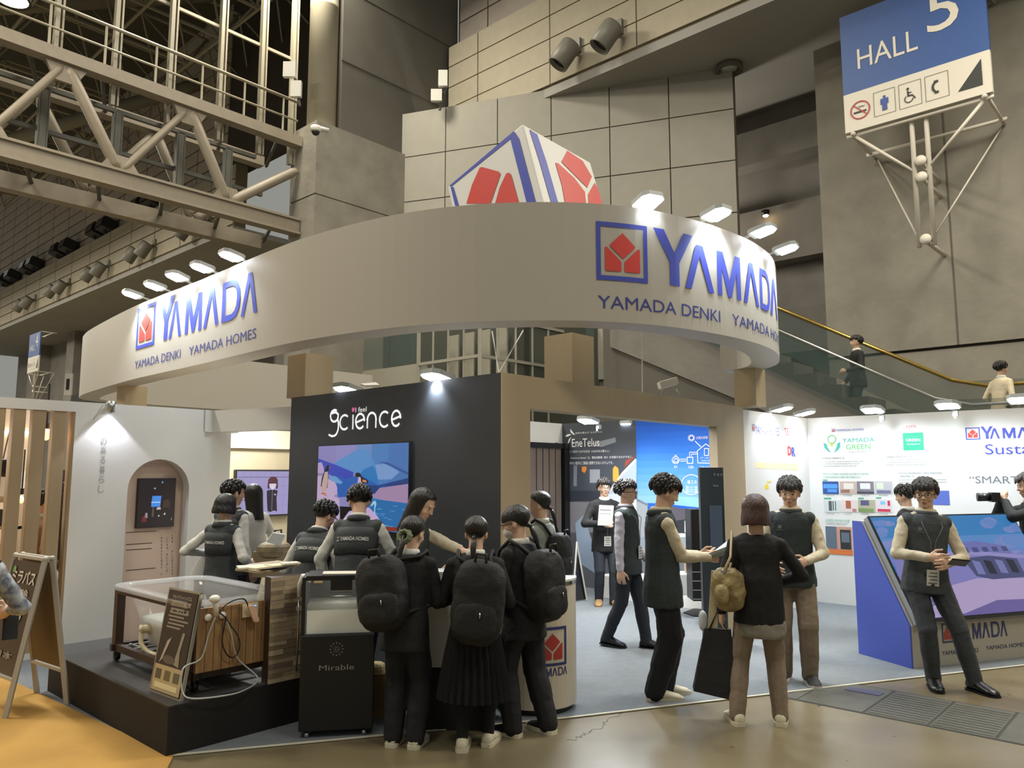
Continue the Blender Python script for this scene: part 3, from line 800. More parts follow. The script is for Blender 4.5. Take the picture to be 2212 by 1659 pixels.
# ------------------------------------------------------------ booth floor coverings
cp = MB().mat('carpet_grey')
pts = [V((-2.2, 4.86, 0)), V((.4, 5.63, 0)), V((2.75, 6.48, 0)), V((4.67, 7.16, 0)), V((8.5, 8.5, 0)), V((9.5, 12, 0)), V((4, 18, 0)), V((-10, 13, 0)), V((-4.3, 6.6, 0))]
cp.prism([p + V((0, 0, .002)) for p in pts], V((0, 0, .006)))
solo('grey_carpet', cp, 'light grey carpet covering the booth floor', 'carpet')
mat('tape', 'c9c4b0', .6)
tp = MB().mat('tape')
for p, q in ((pts[0], pts[1]), (pts[1], pts[2]), (pts[2], pts[4])): tp.bar(p + V((0, 0, .007)), q + V((0, 0, .007)), .022, .006)
solo('edge_tape', tp, 'pale tape strip along the front edge of the grey carpet', 'tape')
oc = MB().mat('carpet_orange')
q0 = G(36, 1478); q1 = G(374, 1637)
oc.prism([q0, q1, V((-1.95, 4.5, 0)), V((-1.7, 2.5, 0)), V((-8, 2.5, 0)), V((-8, 10.6, 0))], V((0, 0, .012)))
solo('orange_carpet', oc, 'orange carpet of the neighbouring aisle at lower left', 'carpet')
# trench covers let into the hall floor
mat('cover_grey', '55544a', .55, var=.12, scale=8, bump=.3, bscale=40); mat('cover_dark', '33342f', .7)
tr_ = thing('trench_cover', 'row of grey ribbed cable trench covers in the concrete floor', 'floor cover', BT(1.9, -2, 0))
for i, (t0, t1, ribs) in enumerate(((-1.35, -1.62, 0), (-1.63, -2.1, 0), (-2.12, -2.52, 1), (-2.54, -2.92, 1), (-2.94, -3.4, 0), (-3.42, -4.0, 0), (-4.02, -4.6, 1))):
    s0 = 1.56; s1 = 2.3
    mb = MB().mat('cover_grey'); mb.sbox(s0, s1, t1, t0, 0, .004)
    if ribs:
        for k in range(11): mb.mat('cover_dark').sbox(s0 + .03 + k * .062, s0 + .042 + k * .062, t1 + .01, t0 - .01, .004, .0055)
    mk('plate', mb, tr_)
mb = MB().mat('cover_dark'); mb.sbox(1.54, 2.32, -4.62, -1.33, 0, .002); mk('frame', mb, tr_)
mb = MB().mat(ink('4b4a66')); p = G(1905, 1505); mb.para(p + V((-.02, 0, .004)), AV * .12, BV * .26, ZV * .004); mk('patch', mb, tr_)
# cracks in the concrete
ck = MB().mat('cover_dark')
def crack(p, q, w=.008, jit=.03, n=14):
    p = G(*p); q = G(*q); d = (q - p); nrm = V((-d.y, d.x, 0)).normalized(); prev = p
    for i in range(1, n + 1):
        c = p + d * i / n + nrm * random.uniform(-jit, jit); ck.bar(prev + V((0, 0, .0005)), c + V((0, 0, .0005)), w * random.uniform(.4, 1), .001); prev = c
crack((1345, 1540), (1280, 1580), .006); crack((1280, 1580), (1230, 1600), .006); crack((1843, 1486), (1770, 1526), .02, .012)
o_ = mk('crack', ck, hall_floor)
o_.location = (0, 0, 0)

# ------------------------------------------------------------ booth walls
bk = thing('black_wall', 'matt black booth wall with white lettering and a picture screen', 'wall', BT(0, 1.5, 0))
mb = MB().mat('booth_black'); mb.sbox(0, .12, 0.0, 3.02, 0, 2.5); mk('panel', mb, bk)
WB = Wall(BT(0, 0, 0), -BV, -AV)
mat('stroke_white', 'f4f6f8', .4, emit=.6); mat('dot_pink', 'f06ab0', .4, emit=.4)  # white and pink with slight emission
mb = MB()


def stroke(mb, W, pts, wd, off, m):
    """thick pen line through wall points"""
    mb.mat(m)
    P = [W.pt(u, z, off) for u, z in pts]
    for i in range(len(P) - 1):
        d = (P[i + 1] - P[i])
        if d.length < 1e-5: continue
        d.normalize(); s_ = d.cross(W.N) * wd / 2
        mb.poly([P[i] - s_ - d * wd * .2, P[i] + s_ - d * wd * .2, P[i + 1] + s_ + d * wd * .2, P[i + 1] - s_ + d * wd * .2])


def arc(cx, cy, rx, ry, a0, a1, n=12): return [(cx + rx * cos(radians(a0 + (a1 - a0) * i / n)), cy + ry * sin(radians(a0 + (a1 - a0) * i / n))) for i in range(n + 1)]


# "Science" drawn with round monoline letters; glyph box: x-height 1
u0 = WB.uv(712, 928)[0]; u1 = WB.uv(867, 910)[0]; zb = WB.uv(790, 925)[1]; zx = WB.uv(790, 893)[1]; hx = zx - zb; sx = (u1 - u0) / 7.35
T = lambda pts, ox: [(u0 + (ox + x) * sx, zb + y * hx) for x, y in pts]
wd = .02
SC = [arc(.62, 1.0, .45, .42, 60, 180) + arc(.62, .95, .42, .35, 190, 350)[1:], arc(.62, .95, .45, .3, 140, 20)[1:] + arc(.6, .3, .5, .7, 40, -80) + [(.4, -.42), (.05, -.3)],
      arc(1.75, .5, .5, .5, 50, 310), [(2.65, 0), (2.65, .95)], arc(3.4, .5, .45, .5, 0, 180)[:] + arc(3.4, .5, .45, .5, 180, 315)[1:], [(2.98, .42), (3.8, .62)],
      [(4.15, 0), (4.15, .6)] + arc(4.58, .55, .43, .45, 180, 0) + [(5.0, 0)], arc(5.85, .5, .48, .5, 50, 310), arc(6.95, .5, .42, .5, 0, 315), [(6.55, .42), (7.35, .62)]]
for p in SC: stroke(mb, WB, T(p, 0), wd, .012, 'stroke_white')
lay(mb, WB, [[(u0 + 2.65 * sx + .022 * cos(a), zb + 1.32 * hx + .022 * sin(a)) for a in [2 * pi * k / 14 for k in range(14)]]], .012, 'dot_pink')
wpx(mb, WB, 'I feel', 770, 891, 794, 878, 'stroke_white', .012, .01)
mk('lettering', mb, bk)
# picture screen with penguins on ice
sc_ = thing('picture_screen', 'wide display on the black wall showing two penguins on blue ice', 'screen', BT(-.02, 1.75, 1.0))
a = WB.uv(694, 967); c = WB.uv(889, 953); a2 = WB.uv(694, 1127)
su0, su1, sz1 = a[0], c[0], (a[1] + c[1]) / 2; sz0 = sz1 - (su1 - su0) * .56
mb = MB().mat('black_plastic'); mb.sbox(-.03, 0, -su1 - .012, -su0 + .012, sz0 - .02, sz1 + .012); mk('bezel', mb, sc_)
k = .8
Q = lambda pts: [(su0 + x * (su1 - su0), sz0 + y * (sz1 - sz0)) for x, y in pts]
# zoom pixel (100..1655, 115..1480) -> unit
Z = lambda pts: Q([((x - 100) / 1555, 1 - (y - (205 - (x - 100) * .064)) / 1345) for x, y in pts])
mb = MB(); L0 = .031
bands = [('8d86bd', 0, .22), ('8f8cc4', .22, .45), ('6f8fc6', .45, .62), ('4f83c0', .62, .8), ('4a78b8', .8, 1.0)]
for i, (cc, x0, x1) in enumerate(bands): lay(mb, WB, [Q(rect(x0, .25, x1, 1))], L0, screen(cc, k))
def S2(col, pts, l=1): lay(mb, WB, [Z(pts)], L0 + .0006 * l, screen(col, k))
S2('5a93cf', [(400, 480), (820, 240), (1000, 240), (1100, 430), (1130, 520), (900, 640), (560, 600)], 1)
S2('2f7cc0', [(930, 560), (1090, 480), (1140, 560), (1200, 760), (940, 800), (880, 640)], 2)
S2('3c4ab8', [(100, 415), (420, 500), (760, 610), (760, 740), (640, 740), (330, 670), (100, 660)], 2)
S2('2b62b4', [(330, 670), (640, 730), (860, 640), (1180, 780), (1660, 640), (1660, 760), (1220, 820), (1150, 930), (950, 980), (500, 1040), (460, 820)], 3)
S2('7ba0d4', [(1130, 470), (1320, 440), (1520, 560), (1400, 680), (1180, 700)], 2)
S2('33599e', [(1190, 420), (1330, 420), (1655, 560), (1655, 600), (1480, 520), (1300, 450)], 3)
S2('24407f', [(950, 800), (1220, 790), (1660, 640), (1660, 740), (1230, 810), (1130, 930), (1240, 990), (950, 960)], 4)
S2('b8a3cc', [(100, 490), (170, 475), (215, 560), (228, 660), (100, 670)], 4)
S2('c7aed0', [(100, 710), (230, 700), (330, 760), (430, 800), (480, 880), (480, 980), (420, 1030), (520, 1060), (540, 1300), (540, 1480), (100, 1480)], 4)
S2('6ea0d6', [(330, 690), (450, 700), (580, 790), (540, 820), (430, 800), (340, 760)], 5)
S2('a88bb0', [(960, 940), (1130, 930), (1210, 830), (1660, 730), (1660, 1020), (1260, 1010), (1060, 980)], 5)
S2('256fae', [(860, 1040), (1230, 1010), (1660, 1030), (1660, 1480), (1130, 1480), (1050, 1150), (860, 1120)], 5)
S2('c9addb', [(860, 1190), (1050, 1150), (1190, 1270), (1265, 1390), (1130, 1480), (540, 1480), (700, 1250)], 6)
for i in range(16):
    x = 1100 + random.random() * 480; y = 1060 + random.random() * 380; S2('5fa6d4', [(x, y), (x + 60, y - 4), (x + 90, y + 5), (x + 20, y + 8)], 6)
S2('a5d2ea', [(1070, 1120), (1110, 1050), (1150, 1030), (1170, 1080), (1150, 1150), (1150, 1250), (1130, 1260), (1135, 1080), (1085, 1130)], 7)
S2('1c1d24', [(240, 610), (280, 530), (310, 515), (335, 545), (315, 580), (300, 630), (310, 720), (300, 900), (280, 910), (190, 900), (170, 880), (190, 730)], 7)
S2('c5ab9e', [(240, 640), (300, 625), (305, 780), (280, 960), (190, 970), (190, 850), (215, 740)], 8)
S2('c97055', [(310, 540), (355, 552), (325, 565)], 8); S2('c9765a', [(200, 985), (260, 985), (300, 1045), (230, 1020), (170, 1010)], 8)
S2('1c1d24', [(795, 640), (830, 610), (880, 615), (920, 680), (1010, 720), (1030, 770), (950, 770), (945, 900), (945, 1060), (990, 1150), (870, 1060), (890, 850), (860, 690), (800, 670)], 7)
S2('cdb4cf', [(855, 680), (895, 680), (905, 760), (920, 780), (890, 880), (870, 1045), (840, 1040), (838, 820)], 8)
S2('d68a55', [(925, 715), (990, 725), (1000, 760), (930, 755)], 8); S2('c97055', [(770, 660), (805, 655), (805, 670)], 8)
lay(mb, WB, [Q(rect(0, 0, 1, .045))], L0 + .007, screen('8f2f22', k)); lay(mb, WB, [Q(rect(.03, .015, .12, .028)), Q(rect(.66, .01, .69, .035)), Q(rect(.71, .01, .74, .035))], L0 + .008, screen('d8c0b8', k))
mk('display', mb, sc_)

wf = thing('wood_portal', 'wood veneer frame of posts and beam around the booth opening', 'frame', BT(2, 0, 0))
for nm, q in (('post', (0.121, .33, 0, .08, 0, 2.235)), ('post', (3.52, 4.19, 0, .08, 0, 2.235)), ('beam', (0.121, 4.19, 0, .14, 2.235, 2.5)), ('post', (0, .12, -.02, -.001, 0, 2.5)), ('trim', (.12, .33, -.02, 0, 0, 2.5)), ('trim', (.33, 4.19, -.02, 0, 2.235, 2.5)), ('trim', (3.52, 4.19, -.02, 0, 0, 2.235))):
    mb = MB().mat('wood_veneer'); mb.sbox(*q); mk(nm, mb, wf)


def booth_wall(name, label, q, m='booth_white'):
    mb = MB().mat(m); mb.sbox(*q); return solo(name, mb, label, 'wall')


booth_wall('partition_wall', 'narrow white booth wall with small posters right of the wood post', (4.2, 6.28, 0, .1, 0, 2.47))
booth_wall('partition_wall', 'long white booth wall covered with product prints at right', (6.18, 6.3, -6.5, 0, 0, 2.47))
booth_wall('partition_wall', 'back wall of the booth room carrying the car and sky posters', (5.18, 5.28, .1, 3.6, 0, 2.5))
booth_wall('partition_wall', 'white wall piece above the slatted door inside the booth', (3.0, 5.18, 3.5, 3.58, 0, 2.5))
booth_wall('partition_wall', 'white side wall running back behind the black wall', (.12, 3.0, 3.0, 3.08, 0, 2.42))
mat('beige_wall', 'b0a58b', .7, var=.03)
booth_wall('partition_wall', 'beige inner wall holding the display with a cartoon clerk', (-1.0, 5, 5.5, 5.6, 0, 2.28), 'beige_wall')
mb = MB().mat(ink('cfcbb8')); mb.sbox(-1.0, 5, 5.44, 5.499, 2.05, 2.3); solo('wall_trim', mb, 'cream top band of the beige inner wall', 'trim')
mb = MB().mat('booth_white'); mb.para(BT(-.3, 4.1, 2.17), BT(0, 3.02, 0) - BT(-.3, 4.1, 0), AV * .12, ZV * .24); mb.sbox(-.42, .0, 4.1, 4.22, 2.17, 2.41); solo('white_header', mb, 'white header beam joining the arch wall to the black wall', 'beam')
WL0 = Wall(BT(0, 4.12, 0), AV, -BV)
booth_wall('partition_wall', 'white return wall under the header beside the arch wall', (-.4, WL0.uv(497, 1000)[0], 4.12, 4.22, 0, 2.17))

# arch wall
WL = Wall(BT(0, 4.1, 0), AV, -BV)
aw = thing('arch_wall', 'white booth wall with an arched niche and vertical grey lettering', 'wall', BT(-1, 4.1, 0))
sL, sR = WL.uv(270, 1150)[0], WL.uv(404, 1150)[0]; rr = (sR - sL) / 2; zs = WL.uv(340, 992)[1] - rr
sE = WL.uv(150, 1100)[0]
pts = [(sE, 0), (sL, 0), (sL, zs)] + [((sL + sR) / 2 - rr * cos(pi * i / 16), zs + rr * sin(pi * i / 16)) for i in range(1, 16)] + [(sR, zs), (sR, 0), (-.4, 0), (-.4, 2.41), (-5.5, 2.41), (-5.5, 2.31), (sE, 2.31)]
mb = MB().mat('booth_white'); mb.prism([WL.pt(u, z, 0) for u, z in pts], BV * .14); mk('panel', mb, aw)
mb = MB().mat(ink('a9a9ab')); mb.prism([WL.pt(u, z, .012) for u, z in ((sE, 0), (sL, 0), (sL, .1), (sE, .1))], BV * .01); mk('skirting', mb, aw)
mb = MB()
for i, ch in enumerate('車のある暮らし'):
    cy = [932, 953, 973, 994, 1015, 1036, 1057][i]; cx = [224.5, 224, 223, 221.5, 220.5, 219, 218][i]
    wpx(mb, WL, ch, cx - 6.5, cy + 7.5, cx + 6.5, cy - 7.5, ink('96969a'), .003)
mk('lettering', mb, aw)
mat('niche_peach', 'd9c0ad', .7, var=.02); mat('line_dark', '57483f', .7)
WN = Wall(BT(0, 4.28, 0), AV, -BV)
ni = thing('printed_board', 'peach printed board with thin ruled lines inside the arch', 'panel', BT(-.8, 4.3, 0))
mb = MB().mat('niche_peach'); mb.sbox(sL - .35, sR + .5, 4.28, 4.34, 0, 2.2); mk('board', mb, ni)
mb = MB()
for (x0, y0, x1, y1) in ((272, 1150, 338, 1153), (272, 1176, 328, 1180), (272, 1188, 327, 1192), (272, 1232, 335, 1240)):
    q0 = WN.uv(x0, y0); q1 = WN.uv(x1, y1); lay(mb, WN, [rect(q0[0], q0[1] - .006, q1[0], q0[1] + .002)], .002, 'line_dark')
for cx in (349, 361, 372):
    for j in range(13):
        if random.random() < .85: wpx(mb, WN, random.choice('暮らし住まい家族電気車の'), cx - 1.6, 1158 + j * 7, cx + 1.6, 1153 + j * 7, 'line_dark', .002)
wpx(mb, WN, 'くらしとクルマのイエナカ', 305, 1009, 382, 1000, ink('a58e80'), .002)
mk('lettering', mb, ni)
ns = thing('niche_screen', 'dark small display inside the arch with a blue patch', 'screen', BT(-.85, 4.25, 1.1))
q0 = WN.uv(290, 1141); q1 = WN.uv(377, 1033)
mb = MB().mat('black_plastic'); mb.prism([WN.pt(u, z, .04) for u, z in rect(q0[0], q0[1], q1[0], q1[1])], BV * .035); mk('bezel', mb, ns)
mb = MB(); f = lambda x, y: (q0[0] + x * (q1[0] - q0[0]), q0[1] + y * (q1[1] - q0[1]))
lay(mb, WN, [[f(.01, .01), f(.99, .01), f(.99, .99), f(.01, .99)]], .042, screen('2a2322', .8))
lay(mb, WN, [[f(.36, .42), f(.6, .42), f(.62, .64), f(.38, .64)]], .044, screen('4a8fe6', .9)); lay(mb, WN, [[f(.36, .5), f(.6, .5), f(.6, .52), f(.36, .52)]], .045, screen('bfe0ff', .8))
for x, y, w_, h_, cc in ((.12, .12, .14, .12, '7a3032'), (.2, .2, .08, .1, 'b0a0b0'), (.5, .36, .12, .05, 'd8c8d0'), (.55, .22, .04, .03, 'ffffff'), (.7, .25, .05, .04, 'e8e0e0'), (.66, .4, .2, .16, '4a3a30'), (.38, .22, .06, .2, '6a5a52'), (.6, .9, .05, .04, '70b0e0'), (.4, .78, .06, .03, 'b0b8c0'), (.9, .14, .03, .05, 'b0a090')):
    lay(mb, WN, [[f(x, y), f(x + w_, y), f(x + w_ * .9, y + h_), f(x + .02, y + h_)]], .046, screen(cc, .7))
mk('display', mb, ns)

# slatted opening left of the arch wall
mat('slat_wood', 'a38f70', .6, var=.05, stretch=(1, 1, .1))
sl_ = thing('slat_screen', 'row of upright pale wood slats in the white wall opening', 'screen', BT(-2, 4.12, 0))
for x0, x1 in ((158, 167), (118, 145), (73, 101), (30, 57), (-12, 13), (-60, -32)):
    ua = WL.uv(x0, 900)[0]; ub = WL.uv(x1, 900)[0]; mb = MB().mat('slat_wood'); mb.sbox(ua, ub, 4.11, 4.22, 0, 2.31); mk('slat', mb, sl_)
mb = MB().mat('booth_white'); mb.sbox(-5.5, sE, 4.1, 4.24, -.0, .06); mk('sill', mb, sl_)
# neighbouring booth behind the slats
mat('warm_wall', 'd8c2a8', .7); mat('strip_glow', 'ffffff', .3, emit=9, ecol='ffe6cc')
mb = MB().mat('warm_wall'); mb.sbox(-7, -1.3, 6.6, 6.7, 0, 2.6); solo('partition_wall', mb, 'warm lit peach wall of the neighbouring booth behind the slats', 'wall')
mb = MB().mat('strip_glow'); z_ = Wall(BT(0, 6.58, 0), AV, -BV).uv(110, 938)[1]; mb.sbox(-7, -1.35, 6.57, 6.6, z_ - .015, z_ + .02); solo('light_strip', mb, 'glowing light strip on the peach wall behind the slats', 'light')
mat('bulb_orange', 'ffffff', .3, emit=14, ecol='ff8a35')
for (px, py, d, lab, r_) in ((100, 938, 7.6, 'glowing orange pendant bulb behind the slats', .04), (46, 1079, 7.8, 'small orange light low behind the slats', .025)):
    P = DP(px, py, d); t = thing('pendant_lamp', lab, 'lamp', P)
    mb = MB().mat('bulb_orange'); mb.ell(P, r_, r_, r_ * 1.5); mk('bulb', mb, t, True); mb = MB().mat('black_plastic'); mb.tube([P + ZV * .05, P + ZV * .5], .008, 6); mb.lathe(P + ZV * .05, [(.02, 0), (.02, .06)], 8); mk('cord', mb, t)
P = DP(15, 1060, 7.9); mb = MB().mat('metal_white'); mb.box(P.x - .22, P.x + .05, P.y, P.y + .3, P.z - .12, P.z + .2); solo('box', mb, 'white carton on the shelf behind the leftmost slats', 'box')
sh = thing('shelf_unit', 'low shelf with dark goods behind the leftmost slats', 'shelf', V((P.x, P.y, 0)))
for z in (.3, .75, 1.15, 1.45):
    mb = MB().mat('slat_wood'); mb.box(P.x - .6, P.x + .15, P.y - .05, P.y + .35, z, z + .03); mk('shelf', mb, sh)
mb = MB().mat('slat_wood'); mb.box(P.x + .12, P.x + .15, P.y - .05, P.y + .35, 0, 1.48); mk('side_panel', mb, sh)
for i, (cc, x0, z0, w_, h_) in enumerate((('3d4a2c', -.5, .78, .25, .3), ('2a2a2c', -.2, .78, .2, .2), ('7c2c2a', -.3, .33, .35, .18), ('1f2226', -.5, 1.18, .5, .16))):
    mb = MB().mat(ink(cc)); mb.box(P.x + x0, P.x + x0 + w_, P.y, P.y + .25, z0, z0 + h_)
    solo('storage_box', bevel and mb, ['olive green box on the shelf behind the slats', 'black box beside the olive one on the shelf', 'dark red box on the lowest shelf behind the slats', 'flat black box on the upper shelf behind the slats'][i], 'box')
P = DP(150, 1060, 8.4); hg = thing('hanging_tapestry', 'dark patterned textile hanging behind the rightmost slats', 'textile', P)
mb = MB().mat(ink('2b2327')); mb.box(P.x - .09, P.x + .09, 8.4, 8.46, .75, 1.75); mk('cloth', mb, hg)
mb = MB()
for i in range(26):
    mb.mat(ink(random.choice(['8a8488', '5a3034', '9a9298', '443a3c']))); x = P.x - .08 + random.random() * .14; z = .85 + random.random() * .8; mb.box(x, x + .02, 8.39, 8.4, z, z + .015)
mk('pattern', mb, hg)
bg = thing('bag', 'small dark bag hanging from a cord behind the leftmost slat', 'bag', DP(12, 1020, 7.4))
P = DP(12, 1010, 7.4); mb = MB().mat('black_plastic'); mb.ell(P, .07, .05, .09, e=.6); mk('body', mb, bg, True); mb = MB().mat(ink('6a5a48')); mb.tube([P + V((-.03, 0, .08)), P + V((.05, 0, .6))], .006, 6); mk('cord', mb, bg)
l = bpy.data.lights.new('neighbour_light', 'POINT'); l.energy = 30; l.color = (1, .82, .64); l.shadow_soft_size = .3; o = bpy.data.objects.new('neighbour_light', l); COL.objects.link(o); o.location = BT(-3, 5.6, 2.0)

# ------------------------------------------------------------ prints on the room walls
WE = Wall(BT(5.17, 0, 0), -BV, -AV)
po = thing('car_poster', 'dark poster with a silver car and white text on the booth room wall', 'poster', BT(5.17, 2.8, 0))
e0 = WE.uv(1213, 1000)[0]; e1 = WE.uv(1376, 1000)[0]; e2 = -.1
mb = MB().mat(ink('4a4f58')); mb.para(WE.pt(e0, 0), WE.U * (e1 - e0), WE.N * .01, ZV * 2.5); mk('sheet', mb, po)
mb = MB(); PX = lambda pts: [px_poly(WE, pts)]
for col, pts, l_ in (('6d6f75', [(1213, 1150), (1376, 1150), (1376, 1300), (1213, 1290)], 1), ('8b868a', [(1213, 1085), (1290, 1080), (1376, 1090), (1376, 1165), (1213, 1240)], 1), ('373b46', [(1213, 1060), (1376, 1060), (1376, 1084), (1213, 1084)], 1),
                     ('8e939b', [(1278, 958), (1330, 945), (1332, 955), (1300, 966)], 2), ('9b9ea6', [(1275, 1014), (1297, 1014), (1297, 1043), (1275, 1043)], 2), ('8c8f97', [(1240, 1005), (1248, 1005), (1247, 1050), (1240, 1050)], 2),
                     ('b3bfd0', [(1376, 990), (1345, 1025), (1316, 1064), (1318, 1066), (1376, 1068)], 2), ('d9e2ee', [(1374, 990), (1345, 1020), (1314, 1063), (1317, 1064), (1348, 1024), (1376, 996)], 3),
                     ('cfd6df', [(1308, 1066), (1376, 1066), (1376, 1160), (1330, 1150), (1300, 1120)], 3), ('9fb0c4', [(1244, 1130), (1262, 1112), (1290, 1200), (1290, 1240), (1250, 1215)], 3), ('2a2d36', [(1340, 1070), (1376, 1068), (1376, 1078), (1345, 1078)], 4),
                     ('e08a3c', [(1258, 1008), (1268, 1008), (1268, 1015), (1264, 1022), (1258, 1018)], 3), ('f0b04a', [(1325, 1012), (1330, 1006), (1337, 1012), (1338, 1030), (1330, 1042), (1325, 1038)], 3), ('a44a38', [(1352, 995), (1374, 985), (1360, 1000), (1350, 1010)], 2)):
    lay(mb, WE, PX(pts), .011 + l_ * .001, ink(col))
mk('picture', mb, po)
mb = MB(); Wh = 'print_ffffff'; ink('ffffff')
wpx(mb, WE, 'EneTelus', 1237, 966, 1296, 946, Wh, .018, .02); wpx(mb, WE, '未来を照らす エネテラス', 1244, 938, 1302, 931, Wh, .018, .01)
wpx(mb, WE, 'クルマと家がつながる生活（V2Hのある暮らし）', 1223, 979, 1318, 971, Wh, .018, .01); wpx(mb, WE, 'V2H（Vehicle to Home）は、電気自動車（EV）を充電するだけでなく、', 1223, 992, 1368, 984, Wh, .018, .01)
wpx(mb, WE, 'EVに貯めた電気をご家庭に使用できるシステムです。', 1223, 1004, 1326, 996, Wh, .018, .01)
for pts in ([(1233, 926), (1238, 932), (1244, 940), (1240, 939), (1234, 934)], [(1222, 942), (1228, 938), (1236, 938), (1232, 941), (1226, 944)], [(1236, 943), (1230, 950), (1227, 960), (1231, 956), (1233, 950)]): lay(mb, WE, PX(pts), .018, Wh)
mk('lettering', mb, po)
p2 = thing('sky_poster', 'blue sky poster with white line diagrams of sun, house and car', 'poster', BT(5.17, 1, 0))
mb = MB()
zt_ = 2.5; zb_ = WE.uv(1450, 1088)[1]
cols = ['1a5fd2', '1c66dc', '1f6de2', '2473e4', '2c7be4', '3683e3', '418be2', '4e93e1', '5b9be0', '69a4df', '78acde', '86b4dd']
mb.mat(ink(cols[0])).para(WE.pt(e1, 0), WE.U * (e2 - e1), WE.N * .008, ZV * 2.5)
for i, cc in enumerate(cols): lay(mb, WE, [rect(e1, zb_ + (zt_ - zb_) * (1 - (i + 1) / 12), e2, zb_ + (zt_ - zb_) * (1 - i / 12))], .010, ink(cc))
for cc, pts, l_ in (('9aa0a6', [(1376, 1076), (1400, 1088), (1400, 1160), (1376, 1160)], 1), ('6f7a86', [(1376, 1076), (1402, 1090), (1402, 1094), (1376, 1082)], 2), ('c9d2da', [(1376, 1120), (1560, 1120), (1560, 1290), (1376, 1290)], .5), ('5a5560', [(1445, 1092), (1505, 1105), (1560, 1110), (1560, 1160), (1460, 1150), (1440, 1130)], 2),
                     ('2c2f36', [(1460, 1125), (1505, 1118), (1505, 1150), (1460, 1152)], 3), ('8a93a0', [(1376, 1160), (1560, 1160), (1560, 1190), (1376, 1200)], 1), ('5b616b', [(1376, 1195), (1560, 1175), (1560, 1260), (1376, 1260)], 2), ('e6e0d4', [(1480, 1125), (1484, 1125), (1484, 1150), (1480, 1150)], 4), ('8cc0dc', [(1450, 1070), (1530, 1078), (1530, 1098), (1450, 1090)], .4), ('6e8a55', [(1440, 1148), (1462, 1146), (1462, 1154), (1440, 1156)], 4)):
    lay(mb, WE, PX(pts), .012 + l_ * .001, ink(cc))
mk('picture', mb, p2)
mb = MB(); uvE = lambda x, y: WE.uv(x, y)


def pxs(pts, w_=.012): stroke(mb, WE, [uvE(*p) for p in pts], w_, .018, Wh)


def circ(cx, cy, r_, n=22): return [(cx + r_ * cos(2 * pi * i / n), cy + r_ * sin(2 * pi * i / n)) for i in range(n + 1)]


pxs(circ(1495, 946, 4.5, 12), .01)
for i in range(14):
    a_ = 2 * pi * i / 14; pxs([(1495 + 5.5 * cos(a_), 946 + 5.5 * sin(a_)), (1495 + 7.5 * cos(a_), 946 + 7.5 * sin(a_))], .009)
pxs([(1503, 953), (1515, 965)]); pxs([(1549, 975), (1526, 959), (1508, 974), (1509, 1000), (1549, 1001)], .011)
pxs([(1523, 969), (1532, 969), (1532, 984), (1523, 984), (1523, 969)], .01); pxs(circ(1461, 994, 7.5), .01); pxs([(1457, 995), (1459, 991), (1464, 991), (1466, 995), (1466, 998), (1457, 998), (1457, 995)], .012); pxs(circ(1461, 985, 2, 8), .008)
pxs([(1486, 988), (1498, 988), (1498, 1001), (1486, 1001), (1486, 988)]); pxs([(1470, 992), (1484, 992)], .008); pxs([(1484, 996), (1471, 996)], .008); pxs([(1491, 986), (1491, 977), (1507, 977)], .009); pxs([(1495, 986), (1495, 981), (1507, 981)], .009)
pxs(circ(1495, 1047, 21.5, 30), .01); pxs(circ(1445, 1045, 21.5, 30), .01)
wpx(mb, WE, '太陽光発電', 1505, 949, 1530, 942, Wh, .018, .02); wpx(mb, WE, 'EV', 1458, 1011, 1465, 1006, Wh, .018); wpx(mb, WE, 'V2H', 1488, 1012, 1499, 1006, Wh, .018); wpx(mb, WE, 'スマートハウス', 1514, 1012, 1545, 1006, Wh, .018)
wpx(mb, WE, '省エネ', 1486, 1045, 1507, 1037, Wh, .018, .01); wpx(mb, WE, 'スマートAIシステム', 1514, 991, 1543, 987, Wh, .018); wpx(mb, WE, '（AiSEG 対応）', 1517, 997, 1540, 993, Wh, .018)
for i in range(3): wpx(mb, WE, '環境にやさしい電気', 1483, 1054 + i * 5, 1508, 1050 + i * 5, Wh, .018)
mk('lettering', mb, p2)

# TEPCO wall and long right wall prints
WT = Wall(BT(0, 0, 0), AV, -BV); WR = Wall(BT(6.18, 0, 0), -BV, -AV)
def emb_px(mb, W, x0, y0, x1, y1, white=None):
    a = W.uv(x0, y0); b = W.uv(x1, y1); emblem(mb, W, a[0], a[1], b[0], b[1], 'name_blue', 'name_red', white, .003, .09)


def greek(mb, W, x0, y, x1, h, m, n=None):
    """small print line: unreadable in the photo, set as a broken row of tiny characters"""
    n = n or max(4, int((x1 - x0) / 4.2)); wpx(mb, W, ''.join(random.choice('家電住環境省窓断熱性能快適のをにするが') for _ in range(n)), x0, y + h / 2, x1, y - h / 2, m, .003)


